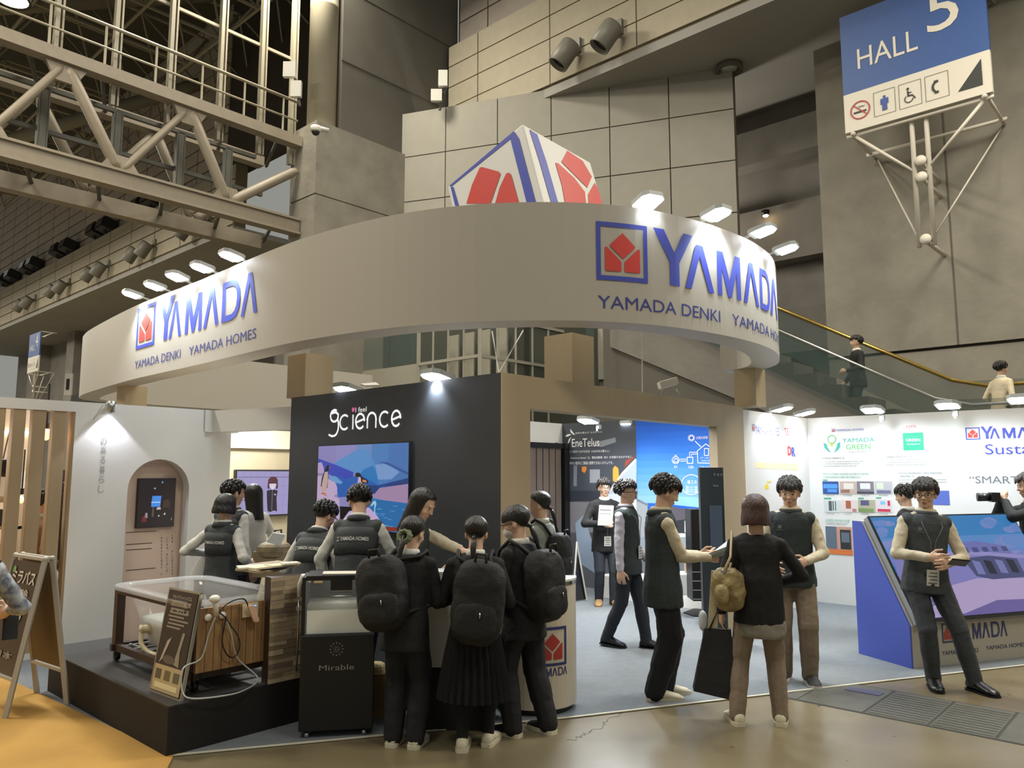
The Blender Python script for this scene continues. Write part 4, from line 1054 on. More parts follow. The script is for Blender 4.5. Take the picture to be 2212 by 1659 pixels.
g7, g5 = ink('8a8f93'), ink('6a6e72')
pt = thing('energy_poster', 'white poster with red DR letters and yellow band beside the wood post', 'poster', BT(5.2, -.01, .8))
mb = MB().mat(ink('dcdcdc')); a = WT.uv(1610, 1180); b = WT.uv(1730, 1180); mb.para(WT.pt(a[0], .85), AV * (b[0] - a[0]), BV * -.004, ZV * 1.5); mk('sheet', mb, pt)
mb = MB(); o3 = .006
emb_px(mb, WT, 1624, 931, 1629.5, 917); wpx(mb, WT, 'YAMADA HOMES', 1631, 937, 1682, 924, 'name_blue', o3, .02)
wpx(mb, WT, 'TEPCO', 1694, 940, 1719, 927, 'name_red', o3, .0)
wpx(mb, WT, 'D', 1701, 984, 1708, 964, 'name_red', o3, .05); wpx(mb, WT, 'R', 1709.5, 986, 1717, 966, 'name_blue', o3, .05)
greek(mb, WT, 1626, 957, 1674, 6, g7); greek(mb, WT, 1629, 967, 1660, 5, g5); greek(mb, WT, 1628, 973, 1692, 4, g7); greek(mb, WT, 1628, 978, 1672, 4, g7); greek(mb, WT, 1629, 985, 1664, 5, g5); greek(mb, WT, 1628, 992, 1694, 4, g7); greek(mb, WT, 1700, 991, 1718, 4, g7)
lay(mb, WT, [px_poly(WT, [(1629, 998), (1722, 1002), (1723, 1016), (1630, 1011)])], .005, ink('efe0b4')); greek(mb, WT, 1646, 1007, 1708, 5, ink('b5a070'))
greek(mb, WT, 1640, 1028, 1668, 4, g7); greek(mb, WT, 1688, 1029, 1704, 4, g7)
lay(mb, WT, [px_poly(WT, [(1651, 1048), (1655, 1045), (1659, 1048), (1660, 1056), (1652, 1057)]), px_poly(WT, [(1656, 1039), (1665, 1039), (1665, 1042), (1656, 1042)])], .006, ink('e8d23a'))
greek(mb, WT, 1714, 1072, 1724, 3, g7); greek(mb, WT, 1714, 1094, 1724, 3, g7)
mk('lettering', mb, pt)
pg = thing('product_prints', 'wall print of green logos and window photo tiles on the long right wall', 'poster', BT(6.17, -1.4, .8))
mb = MB()
emb_px(mb, WR, 1797, 933, 1804, 926); wpx(mb, WR, 'YAMADA HOMES', 1806, 932, 1866, 925, 'name_blue', .004, .01)
G1, G2 = ink('3fb0a0'), ink('5cc46a')
wpx(mb, WR, 'YAMADA', 1820, 956, 1889, 945, G1, .004, .02); wpx(mb, WR, 'GREEN', 1828, 971, 1880, 959, G2, .004, .02)
greek(mb, WR, 1834, 976, 1880, 4, g7, 8)
def wstroke(W, pts, w_, m): stroke(mb, W, [W.uv(*p) for p in pts], w_, .004, m)
wstroke(WR, circ(1797, 949, 8.5, 18)[:19], .01, G2); lay(mb, WR, [px_poly(WR, [(1794, 958), (1800, 958), (1799, 964), (1795, 964)])], .004, ink('b8c832'))
lay(mb, WR, [px_poly(WR, [(1779, 957), (1785, 959), (1788, 967), (1795, 978), (1788, 974), (1781, 967)])], .004, G1); lay(mb, WR, [px_poly(WR, [(1815, 955), (1809, 958), (1807, 967), (1802, 978), (1809, 973), (1815, 966)])], .004, G1)
wpx(mb, WR, 'YAMADA GREENとは', 1775, 992, 1824, 987, g5, .004, .02)
for i in range(3): greek(mb, WR, 1775, 997 + i * 5, 1866 - i * 8, 3.5, g7)
wpx(mb, WR, 'LIXIL', 1959, 924, 1981, 918, ink('c9395a'), .004, .02)
q0 = WR.uv(1952, 973); q1 = WR.uv(1994, 934); lay(mb, WR, [rect(q0[0], q0[1], q1[0], q1[1])], .003, ink('2fae88'))
wpx(mb, WR, 'GREEN', 1957, 954, 1988, 947, Wh, .006, .03); wpx(mb, WR, 'WINDOW', 1959, 961, 1988, 958, Wh, .006, .02)
wpx(mb, WR, 'GREEN WINDOWとは', 1915, 989, 1970, 985, g5, .004, .02)
for i in range(3): greek(mb, WR, 1915, 993 + i * 5.5, 2012 - i * 4, 3.5, g7)
greek(mb, WR, 1777, 1024, 1876, 4.5, ink('6fb59c')); greek(mb, WR, 1778, 1031, 1860, 4.5, ink('6fb59c')); greek(mb, WR, 1942, 1022, 2035, 5, g7); greek(mb, WR, 1945, 1029, 1975, 4.5, g7)
for y in (1037, 1042): wstroke(WR, [(1943, y), (2045, y - 1)], .004, g7)
lay(mb, WR, [px_poly(WR, [(1778, 1036), (1788, 1036), (1788, 1038.5), (1778, 1038.5)]), px_poly(WR, [(1780, 1075), (1796, 1075), (1796, 1078), (1780, 1078)]), px_poly(WR, [(1854, 1075), (1866, 1075), (1866, 1078), (1854, 1078)]), px_poly(WR, [(1892, 1074), (1904, 1074), (1904, 1077), (1892, 1077)])], .004, ink('4aa585'))
greek(mb, WR, 1784, 1125, 1835, 5, ink('6fb59c')); greek(mb, WR, 1784, 1132, 1830, 3.5, g7)
for i, x in enumerate((1793, 1831, 1869, 1909)): greek(mb, WR, x - 10, 1070, x + 10, 3, g7, 6); greek(mb, WR, x - 9, 1110, x + 9, 3, g7, 6)
mk('lettering', mb, pg)
tiles = [((1778, 1040, 1811, 1067), ['2a4d8c', '4f8fd6', '2c3f78'], [(.05, .45, .95, .8, 1), (.3, .15, .9, .4, 1), (0, .8, 1, .86, 2)]), ((1815, 1040, 1849, 1067), ['b9a69c', 'd9d4cc', '8a6a5e'], [(.25, .4, .85, .85, 1), (.05, .1, .6, .35, 2)]),
         ((1852, 1040, 1887, 1067), ['7d7680', 'd8dadd', '44444c'], [(.2, .4, .8, .85, 1), (0, .05, 1, .2, 2)]), ((1891, 1040, 1927, 1067), ['b4b3b8', 'c9d6bc', '6f6f8c'], [(.1, .4, .5, .9, 1), (.1, .05, .9, .3, 2)]),
         ((1781, 1080, 1814, 1106), ['c5cccb', '54595a', 'e4e7e8'], [(.3, .12, .5, .9, 1), (.55, .15, .62, .9, 1), (.7, .15, .76, .9, 1)]), ((1818, 1080, 1851, 1106), ['d3c6c4', 'a35f44', 'b37a80'], [(.3, .3, .62, .92, 1), (.7, .05, .95, .3, 2)]),
         ((1855, 1080, 1890, 1106), ['a8a78c', '54527c', '77905a'], [(.15, .55, .65, .95, 1), (0, .0, .9, .3, 2)]), ((1893, 1079, 1926, 1106), ['d2c9d0', '77b8dc', 'c2334a'], [(.3, .6, .6, .85, 1), (.1, .05, .9, .25, 2), (.75, .5, .9, .9, 2)]),
         ((1786, 1139, 1840, 1196), ['b98e7c', '2c2c30', '5c6878'], [(0, .2, .42, 1, 2), (.55, .2, .95, .9, 1), (.6, .45, .9, .8, 2)])]
for i, ((x0, y0, x1, y1), cc, rs) in enumerate(tiles):
    q0 = WR.uv(x0, y1); q1 = WR.uv(x1, y0); mb = MB().mat(ink(cc[0])); mb.para(WR.pt(q0[0], q0[1]), WR.U * (q1[0] - q0[0]), WR.N * .005, ZV * (q1[1] - q0[1]))
    for a0, b0, a1, b1, ci in rs: lay(mb, WR, [rect(q0[0] + a0 * (q1[0] - q0[0]), q0[1] + b0 * (q1[1] - q0[1]), q0[0] + a1 * (q1[0] - q0[0]), q0[1] + b1 * (q1[1] - q0[1]))], .006 + ci * .0005, ink(cc[ci]))
    if i == 8: lay(mb, WR, [rect(q0[0], q0[1], q1[0], q0[1] + .18 * (q1[1] - q0[1]))], .0075, ink('d2733a'))
    mk('photo_tile', mb, pg)
q0 = WR.uv(2012, 1090); q1 = WR.uv(2050, 1060); mb = MB().mat(ink('5468b4')); mb.para(WR.pt(q0[0], q0[1]), WR.U * (q1[0] - q0[0]), WR.N * .005, ZV * (q1[1] - q0[1])); mk('photo_tile', mb, pg)
ps = thing('slogan_lettering', 'large blue name and slogan lettering at the right end of the long wall', 'lettering', BT(6.17, -2.5, 1.4))
mb = MB(); a = WR.uv(2087, 950); b = WR.uv(2116, 923); emblem(mb, WR, a[0], a[1], b[0], b[1], 'name_blue', 'name_red', None, .003, .08)
sc2 = (WR.uv(2146, 940)[0] - WR.uv(2119, 940)[0]) / (LAYOUT[0][2] - LAYOUT[0][1])
bigname(mb, WR, WR.uv(2119, 940)[0] - sc2 * LAYOUT[0][1], sc2, WR.uv(2135, 948)[1], WR.uv(2135, 921)[1] - WR.uv(2135, 948)[1], 'name_blue', .003)
wpx(mb, WR, 'Sustainable', 2129, 982, 2345, 955, 'name_blue', .003, .02); wpx(mb, WR, '“SMART” HOUSE', 2095, 1044, 2330, 1029, ink('707274'), .003, .005)
mk('lettering', mb, ps)
# ------------------------------------------------------------ LED floodlights


def flood(P, out, lab, grp, energy, scale=1.0, aim=None, arm=.3, size=75, tilt=.22, warm=(.8, .91, 1)):
    """flat LED floodlight at the end of an arm; out = direction away from the wall it lights"""
    out = V(out).normalized(); side = ZV.cross(out).normalized(); k = scale
    t = thing('floodlight', lab, 'floodlight', P, grp)
    o1 = (out - ZV * -tilt).normalized(); nrm = side.cross(o1).normalized()
    if nrm.z > 0: nrm = -nrm
    mb = MB().mat('lamp_grey'); mb.prism([P + side * x * k + o1 * y * k for x, y in ((-.1, -.07), (-.07, -.1), (.07, -.1), (.1, -.07), (.1, .07), (.06, .11), (-.06, .11), (-.1, .07))], -nrm * .035 * k); mk('housing', mb, t)
    mb = MB().mat('lens'); mb.prism([P + nrm * .004 + side * x * k + o1 * y * k for x, y in ((-.085, -.06), (.085, -.06), (.085, .06), (.05, .095), (-.05, .095), (-.085, .06))], nrm * .006 * k); mk('lens', mb, t)
    mb = MB().mat('lamp_grey'); mb.bar(P - o1 * .09 * k - nrm * .02, P - out * arm - ZV * .03, .03, .015); mk('arm', mb, t)
    mb = MB().mat('lamp_grey'); q = P - out * arm - ZV * .03; mb.para(q - side * .025 - out * .03, side * .05, out * .06, -ZV * .06); mb.tube([q - ZV * .05 + out * .04, q - ZV * .09 + out * .04], .012, 8); mk('clamp', mb, t)
    L = bpy.data.lights.new('flood_beam', 'SPOT'); L.energy = energy; L.spot_size = radians(size * 1.6); L.spot_blend = .6; L.shadow_soft_size = .05; L.color = warm
    lo = bpy.data.objects.new('flood_beam', L); COL.objects.link(lo); lo.parent = t
    lo.location = nrm * .03
    tgt = (aim - P) if aim is not None else (-out * .35 - ZV * .75)
    lo.rotation_euler = tgt.to_track_quat('-Z', 'Y').to_euler()
    return t


def ringlamp(px, py, lab, grp):
    p = G(px, py, 4.03) if False else None
    d = ray(px, py); k = (4.02 - EYE) / d.z; P = V((0, 0, EYE)) + d * k
    # nearest point of the ring
    best = min(((RING.pt(RING.L[-1] * i / 300, 4.0) - P).length, i) for i in range(300)); q = RING.pt(RING.L[-1] * best[1] / 300, 4.0)
    out = (P - q); out.z = 0
    if out.length < .12 or out.y > .1: out = V((RING.pt(RING.L[-1] * best[1] / 300, 4, 1) - q))
    flood(P, out, lab, grp, 85, 1.15, arm=max(.22, (P - q).length), aim=q - ZV * .55)


for i, (x, y) in enumerate(((287, 638), (335, 620), (383, 600), (437, 580), (500, 555))):
    ringlamp(x, y, 'bright floodlight over the left ring lettering, %s from the left' % ordw[i], 'floodlights on the left of the ring')
for i, (x, y) in enumerate(((1400, 438), (1547, 465), (1647, 502), (1697, 540))):
    ringlamp(x, y, 'bright floodlight over the right ring lettering, %s from the left' % ordw[i], 'floodlights on the right of the ring')
for (x, y), lab in (((752, 844), 'floodlight on the black wall above the white round lettering'), ((945, 817), 'larger floodlight on the black wall near its right corner')):
    P = G(x, y, 2.52); flood(P, -AV, lab, 'floodlights on the black wall', 170, 1.25, arm=.25, aim=P + AV * .42 - ZV * .55)
for (x, y), lab in (((1270, 911), 'small floodlight over the white poster lettering in the booth room'), ((1360, 920), 'small floodlight right of the first one over the car poster')):
    P = G(x, y, 2.42); flood(P, -AV, lab, 'floodlights in the booth room', 60, 1.3, arm=.25, aim=P + AV * .4 - ZV * .9)
for (x, y), lab in (((1688, 885), 'floodlight at the top of the narrow poster wall, left one'), ((1738, 894), 'floodlight at the top of the narrow poster wall, right one near the corner')):
    P = G(x, y, 2.5); flood(P, -BV, lab, 'floodlights on the narrow white wall', 45, 1.2, arm=.25, aim=P + BV * .35 - ZV * .6)
for (x, y), lab in (((1885, 888), 'floodlight over the green logos on the long right wall'), ((2047, 878), 'floodlight over the empty white stretch of the long right wall'), ((2206, 866), 'floodlight over the blue name at the right edge')):
    P = G(x, y, 2.46); flood(P, -AV, lab, 'floodlights on the long right wall', 52, 1.2, arm=.35, aim=P + AV * .4 - ZV * .55)
for (x, y), lab in (((1965, 880), 'unlit flat lamp head behind the long right wall top, left one'), ((2140, 868), 'unlit flat lamp head behind the long right wall top, right one')):
    pass
# unseen area lights without lamp bodies, added behind the beam to brighten the booth room
for s_, t_ in ((2.0, .5), (3.4, 1.2)):
    L = bpy.data.lights.new('room_fill', 'AREA'); L.energy = 70; L.size = .5; L.color = (.92, .96, 1)
    lo = bpy.data.objects.new('room_fill', L); COL.objects.link(lo); lo.location = BT(s_, t_, 2.45)
L = bpy.data.lights.new('room_fill', 'AREA'); L.energy = 60; L.size = .5; L.color = (1, .97, .92)  # another added area light without a lamp body, over the inner room
lo = bpy.data.objects.new('room_fill', L); COL.objects.link(lo); lo.location = BT(.6, 4.7, 2.6)
# downlight on the arch wall
P = WL.pt(WL.uv(235, 885)[0], 2.38, .06); t = thing('wall_spotlight', 'slim cylinder spotlight clipped on the arch wall above the grey lettering', 'spotlight', P)
mb = MB().mat('steel'); mb.lathe(P, [(.035, .05), (.035, -.06), (.03, -.06), (.028, -.03)], 14); mk('housing', mb, t, True)
mb = MB().mat('lens'); mb.lathe(P - ZV * .045, [(.027, 0), (.001, -.002)], 12); mk('lens', mb, t)
mb = MB().mat('lamp_grey'); mb.tube([P + ZV * .02 - AV * .02, P - AV * .08 + ZV * .01, P - AV * .16 - ZV * .14 - BV * 0], .006, 6); mb.bar(P + ZV * .03, P + BV * .1 + ZV * .04, .03, .02); mk('cord', mb, t)
L = bpy.data.lights.new('spot_beam', 'SPOT'); L.energy = 22; L.spot_size = radians(95); L.spot_blend = .25; L.shadow_soft_size = .02; L.color = (.86, .88, 1)
lo = bpy.data.objects.new('spot_beam', L); COL.objects.link(lo); lo.parent = t; lo.location = -ZV * .07; lo.rotation_euler = (V((0, 0, -1)) + BV * .12).to_track_quat('-Z', 'Y').to_euler()
# white card clipped on top of the black wall, projector above the beam, wires
P = G(805, 832, 2.56); mb = MB().mat('metal_white'); mb.prism([P - BV * -.09 - AV * .08, P + AV * .05 - BV * -.02 + ZV * .02, P - BV * .11 + ZV * -.02, P - BV * .04 - AV * .12 - ZV * .03], ZV * .015)
solo('reflector_plate', mb, 'small white plate between the two floodlights on the black wall', 'plate')
P = DP(1448, 835, 7.6); t = thing('projector', 'small white box device with feet on top of the wood beam', 'projector', P)
mb = MB().mat('metal_white'); mb.para(P - V((.09, 0, .02)), V((.18, 0, .05)), V((0, .14, 0)), V((-.02, 0, .07))); bevel(mk('body', mb, t), .008)
for dx in (-.07, .07):
    mb = MB().mat('steel'); mb.bar(P + V((dx, .03, -.02)), P + V((dx * 1.4, .03, -.09)), .012); mk('leg', mb, t)
for p, q, lab in (((1063, 716), (1081, 802), 'thin support wire from the ring down to the booth corner, left one'), ((1130, 714), (1081, 802), 'thin support wire from the ring down to the booth corner, right one'), ((1387, 722), (1473, 850), 'long thin support wire right of the middle wood column')):
    a = G(p[0], p[1], 2.96); b_ = BT(0, .02, 2.5) if p[0] < 1200 else BT(2.35, .2, 2.5)
    mb = MB().mat('metal_white'); mb.tube([a, b_], .006, 6); solo('support_wire', mb, lab, 'wire', 'support wires')

# ------------------------------------------------------------ platform with bathtub
mat('platform_black', '100d0b', .75, var=.1, scale=20); mat('platform_top', '1e1b1a', .55, var=.1, scale=5)
pl = thing('platform', 'low black display platform under the clear bathtub', 'platform', BT(-1.7, 1.7, 0))
mb = MB().mat('platform_black'); mb.sbox(-2.2, -1.2, .7, 2.66, 0, .29); mk('base', mb, pl)
mb = MB().mat('platform_top'); mb.sbox(-2.2, -1.2, .7, 2.66, .29, .3); mk('top', mb, pl)
mb = MB().mat('platform_black'); mb.sbox(-2.2, -1.3, 2.66, 2.83, 0, .2); mk('step', mb, pl)
mat('acrylic', 'ffffff', .04, alpha=.12); mat('acrylic_rim', 'eef2f6', .08, alpha=.33); mat('milky', 'cfd8d2', .35, alpha=.93); mat('frame_brown', '3a2a22', .45)
mat('oak_panel', '7a5c3c', .5, col2='9a774e', scale=2.2, stretch=(9, 9, .35)); mat('plank_wood', '8b7760', .55); mat('cream_plastic', 'cbbf9e', .35); mat('white_plastic', 'd5d3cc', .3)
tb = thing('bathtub', 'clear acrylic bathtub half full of milky water on a dark wheeled frame', 'bathtub', BT(-1.7, 1.5, .3))
s0, s1, t0, t1 = -2.0, -1.3, .85, 2.18; zr = .86
def rr(s0, s1, t0, t1, r, z, n=6):
    out = []
    for cx, cy, a0 in ((s1 - r, t1 - r, 0), (s0 + r, t1 - r, 90), (s0 + r, t0 + r, 180), (s1 - r, t0 + r, 270)):
        for i in range(n + 1):
            a = radians(a0 + 90 * i / n); out.append(BT(cx + r * cos(a), cy + r * sin(a), z))
    return out
shell = [rr(s0, s1, t0, t1, .16, zr), rr(s0 + .06, s1 - .06, t0 + .07, t1 - .07, .16, zr - .02), rr(s0 + .08, s1 - .08, t0 + .12, t1 - .12, .16, .72), rr(s0 + .13, s1 - .13, t0 + .25, t1 - .25, .16, .46), rr(s0 + .18, s1 - .18, t0 + .36, t1 - .36, .14, .43)]
mb = MB().mat('acrylic'); mb.rings(shell, closed_ends=False); mb.poly(shell[-1][::-1]); mk('tub_shell', mb, tb, True, mods=lambda o: setattr(o.modifiers.new('s', 'SOLIDIFY'), 'thickness', .008))
mb = MB().mat('acrylic_rim'); mb.rings([rr(s0 - .03, s1 + .03, t0 - .03, t1 + .03, .18, zr + .012), rr(s0 + .05, s1 - .05, t0 + .06, t1 - .06, .16, zr + .012), rr(s0 + .05, s1 - .05, t0 + .06, t1 - .06, .16, zr - .012), rr(s0 - .03, s1 + .03, t0 - .03, t1 + .03, .18, zr - .02), rr(s0 - .03, s1 + .03, t0 - .03, t1 + .03, .18, zr + .012)], closed_ends=False); mk('rim', mb, tb, True)
mb = MB().mat('milky'); mb.rings([rr(s0 + .185, s1 - .185, t0 + .365, t1 - .365, .13, .437), rr(s0 + .137, s1 - .137, t0 + .257, t1 - .257, .15, .465), rr(s0 + .105, s1 - .105, t0 + .18, t1 - .18, .15, .64)]); mk('water', mb, tb, True)
for (a_, b_) in ((s0 + .02, t0 + .02), (s0 + .02, t1 - .05), (s1 - .06, t0 + .02), (s1 - .06, t1 - .05)):
    mb = MB().mat('frame_brown'); mb.sbox(a_, a_ + .06, b_, b_ + .06, .38, .84); mk('leg', mb, tb)
    c = BT(a_ + .03, b_ + .03, .335); mb = MB().mat('black_plastic'); mb.lathe(c - AV * .015, [(.001, 0), (.033, 0), (.033, .03), (.001, .03)], 14, axis=AV); mb.sbox(a_ + .01, a_ + .05, b_ + .01, b_ + .05, .34, .38); mk('caster', mb, tb, True)
for q in ((s0 + .02, s0 + .06, t0, t1, .38, .43), (s1 - .05, s1, t0, t1, .38, .43), (s0, s1, t0 + .02, t0 + .06, .38, .43), (s0, s1, t1 - .05, t1 - .01, .38, .43), (s0 + .02, s0 + .06, t0, t1, .80, .84)):
    mb = MB().mat('frame_brown'); mb.sbox(*q); mk('frame_rail', mb, tb)
mb = MB().mat('lamp_grey')
for i in range(8): mb.sbox(s0 + .05, s1 - .05, t0 + .1 + i * .16, t0 + .12 + i * .16, .405, .42)
for i in range(3): mb.sbox(s0 + .12 + i * .18, s0 + .135 + i * .18, t0 + .05, t1 - .05, .405, .42)
mk('grille', mb, tb)
# drain and hose
c = BT(s0 + .12, t1 - .42, .58); mb = MB().mat('cream_plastic'); mb.lathe(c + AV * .03, [(.001, 0), (.045, 0), (.045, .04), (.03, .045), (.03, .1), (.035, .1), (.001, .11)], 16, axis=-AV); mk('drain_cap', mb, tb, True)
mb = MB().mat('cream_plastic'); mb.tube(soft([c - AV * .06 - ZV * .01, c - AV * .07 - BV * .03 - ZV * .1, c - AV * .03 - BV * .12 - ZV * .16, c - BV * .35 + AV * .02 - ZV * .155, c - BV * .6 - ZV * .15]), .017, 10); mk('hose', mb, tb, True)
# oak side panel with controls
WK = Wall(BT(0, .78, 0), AV, -BV)
ua, ub = WK.uv(425, 1400)[0], WK.uv(580, 1400)[0]
mb = MB().mat('oak_panel'); mb.sbox(ua, ub, .785, .82, .44, .84); mk('side_panel', mb, tb)
mb = MB().mat(ink('3c2c1e'))
for i in range(1, 9): x = ua + (ub - ua) * i / 9; mb.sbox(x, x + .0025, .783, .786, .44, .84)
mk('panel_joint', mb, tb)
def wk(px, py, off=0): u, z = WK.uv(px, py); return WK.pt(u, z, off)
for (x, y) in ((449, 1334), (480, 1329)):
    mb = MB().mat('white_plastic'); mb.lathe(wk(x, y, 0), [(.001, .012), (.022, .01), (.024, 0)], 16, axis=-BV); mk('knob', mb, tb, True)
a = WK.uv(522, 1334); b = WK.uv(556, 1301); mb = MB().mat('cream_plastic'); mb.prism([WK.pt(u, z, 0) for u, z in rect(a[0], a[1], b[0], b[1])], -BV * .014); mk('control_plate', mb, tb)
mb = MB().mat(screen('6f9dff', 2)); a = WK.uv(547, 1309); b = WK.uv(551, 1306); mb.prism([WK.pt(u, z, .016) for u, z in rect(a[0], a[1], b[0], b[1])], -BV * .002); mk('indicator', mb, tb)
mb = MB().mat(ink('c9a58c')); mb.prism([wk(x, y, .03) for x, y in ((527, 1307), (541, 1305), (553, 1337), (551, 1342), (543, 1343), (540, 1340))], -BV * .02); bevel(mk('remote_holder', mb, tb), .004)
sh1 = thing('shower_head', 'white hand shower hooked on the oak side of the bathtub', 'shower head', wk(458, 1300, .04))
c = wk(456, 1292, .05); mb = MB().mat('white_plastic'); mb.tube([wk(462, 1328, .04), wk(459, 1310, .045), wk(456, 1296, .05)], [.014, .016, .02], 12); mb.ell(c, .036, .036, .026, nu=16); mk('head', mb, sh1, True)
mb = MB().mat('lamp_grey'); mb.tube(soft([wk(461, 1328, .04), wk(447, 1365, .03), wk(430, 1420, .03), BT(-2.1, .74, .5), BT(-2.12, .7, .38), BT(-2.08, .66, .33), BT(-1.9, .62, .315), BT(-1.75, .62, .32), BT(-1.62, .68, .36), wk(508, 1420, .03), wk(495, 1370, .03), wk(483, 1335, .03)]), .0055, 8); mk('hose', mb, sh1, True)
mb = MB().mat('black_plastic'); mb.tube(soft([wk(530, 1310, .04), wk(520, 1293, .05), wk(500, 1294, .05), wk(480, 1306, .04), wk(468, 1320, .04), wk(478, 1330, .04), wk(490, 1345, .03), wk(510, 1375, .03), wk(512, 1400, .03), wk(500, 1418, .03), wk(485, 1412, .03), wk(475, 1385, .03), wk(480, 1350, .03), wk(484, 1330, .03)]), .0045, 6)
solo('cable', mb, 'black cable looped down the oak side of the bathtub', 'cable', smooth=True)
# plank tower with table leaf
tt = thing('plank_stand', 'tall stand faced with grey brown wood strips beside the bathtub', 'stand', BT(-1.4, .8, .3))
ts0, ts1 = -1.53, -1.27
mb = MB().mat('frame_brown'); mb.sbox(ts0 + .005, ts1 - .005, .705, .80, .3, 1.0); mk('core', mb, tt)
wc = ['9c8c74', '7f705b', 'b1a187', '8f7f69', 'a6967c', '74665a']
z = .3
row = 0
while z < .995:
    h = .028 if row % 3 else .035; x = ts0; k_ = 0
    while x < ts1 - .01:
        w_ = min(random.uniform(.07, .2), ts1 - x); cname = 'strip_' + wc[(row * 7 + k_ * 5 + random.randrange(3)) % 6]; mat(cname, cname[6:], .55, var=.12, scale=10, stretch=(3, 3, 20))
        mb = MB().mat(cname); mb.sbox(x, x + w_ - .001, .7 - random.uniform(0, .004), .712, z, min(z + h - .0012, .998)); mk('wood_strip', mb, tt); x += w_; k_ += 1
    z += h; row += 1
mb = MB().mat('slat_wood'); q = G(508, 1233, 1.01); mb.prism([G(508, 1233, 1.01), G(572, 1240, 1.01), G(648, 1222, 1.01), G(600, 1215, 1.01), G(540, 1222, 1.01)], ZV * .016); mk('table_leaf', mb, tt)
pp = [('e4ddc4', 548, 1226, .22, .16), ('7f93c4', 590, 1226, .24, .14), ('ddd3b0', 608, 1224, .2, .13), ('d9cfa8', 560, 1231, .14, .1), ('efe9d2', 627, 1222, .12, .1)]
for i, (cc, x, y, w_, d_) in enumerate(pp):
    p = G(x, y, 1.03 + i * .004); mb = MB().mat(ink(cc)); r_ = random.uniform(-.4, .4); u = AV * cos(r_) + BV * sin(r_); v = ZV.cross(u)
    mb.para(p - u * w_ / 2 - v * d_ / 2 + ZV * i * .003, u * w_, v * d_, ZV * (.012 if i != 1 else .006)); solo('leaflet_stack', mb, ['cream leaflet pile at the left of the small table leaf', 'blue booklet in the middle of the small table leaf', 'cream booklet at the right of the blue one', 'thin yellowish sheet at the front of the table leaf', 'small pale booklet near the stand corner'][i], 'papers')
sh2 = thing('shower_head', 'white hand shower hung on the edge of the plank stand', 'shower head', DP(655, 1250, 5.5))
c = DP(661, 1245, 5.42); mb = MB().mat('white_plastic'); mb.tube([DP(646, 1290, 5.42), DP(648, 1262, 5.42), DP(655, 1247, 5.42), DP(672, 1249, 5.42)], [.014, .018, .026, .032], 12); mk('head', mb, sh2, True)
mb = MB().mat('steel'); mb.tube([DP(645, 1290, 5.42), DP(645, 1340, 5.4), DP(640, 1450, 5.38)], .006, 8); mk('hose', mb, sh2, True)
# leaning info board on the platform
t = thing('info_board', 'dark framed information board leaning on the bathtub', 'board', G(355, 1510, .3))
b1 = G(321, 1492, .3); b2 = G(389, 1517, .3); up = (BT(-2.04, 1.35, .83) - b1); hgt = .72
t1_ = DP(366, 1268, (b1.y + .13)); t2_ = t1_ + (b2 - b1)
mat('board_dark', '2a241f', .3); mat('board_cream', 'b39f78', .5)
nn = (b2 - b1).cross(t1_ - b1).normalized()
if nn.y > 0: nn = -nn
mb = MB().mat('steel'); mb.prism([b1, b2, t2_, t1_], -nn * .02); mk('frame', mb, t)
WI = Wall(b1, b2 - b1, nn); WI.W = nn.cross(WI.U); WI.W = WI.W if WI.W.z > 0 else -WI.W
B_uv = lambda x, y: (b1 + (b2 - b1) * x) * (1 - y) + (t1_ + (t2_ - t1_) * x) * y + nn * .003
def bq(mb, m_, x0, y0, x1, y1, o_=0): mb.mat(m_).poly([B_uv(x0, y0) + nn * o_, B_uv(x1, y0) + nn * o_, B_uv(x1, y1) + nn * o_, B_uv(x0, y1) + nn * o_])
mb = MB(); bq(mb, 'board_dark', .04, .02, .96, .98); bq(mb, 'board_cream', .06, .03, .94, .27, .001); mk('sheet', mb, t)
mb = MB()
for i, c_ in enumerate(('5b5138', '6a5d40', '5e5b45')): bq(mb, ink(c_), .12 + i * .28, .14, .3 + i * .28, .23, .002)
bq(mb, ink('dccb9c'), .15, .06, .85, .11, .002)
for i in range(8): bq(mb, ink('8d8372'), .18 + .02 * (i % 3), .62 + i * .035, .62 + .05 * ((i * 7) % 5), .637 + i * .035, .002)
mb.mat(ink('a89f90')).poly([B_uv(.3, .5) + nn * .002, B_uv(.42, .54) + nn * .002, B_uv(.24, .32) + nn * .002, B_uv(.16, .28) + nn * .002])
mb.mat(ink('5a5148')).poly([B_uv(.45 + .2 * cos(a_), .33 + .04 * sin(a_)) + nn * .002 for a_ in [2 * pi * i / 14 for i in range(14)]])
mb.mat(ink('8f8676')).poly([B_uv(x, y) + nn * .002 for x, y in ((.72, .6), (.8, .6), (.74, .42), (.78, .28), (.6, .3), (.66, .42))])
mk('picture', mb, t)
mb = MB()
for i, (s_, y) in enumerate((('ウルトラファインバブル', .9), ('泡のお風呂', .84), ('ミラバス', .77))):
    vs, fs, asp = glyphs(s_, .01); mb.mat(ink('c2b9a8')); mb.add([B_uv(.2 + x * .6, y + yy * .04) + nn * .002 for x, yy in vs], fs)
mk('lettering', mb, t)

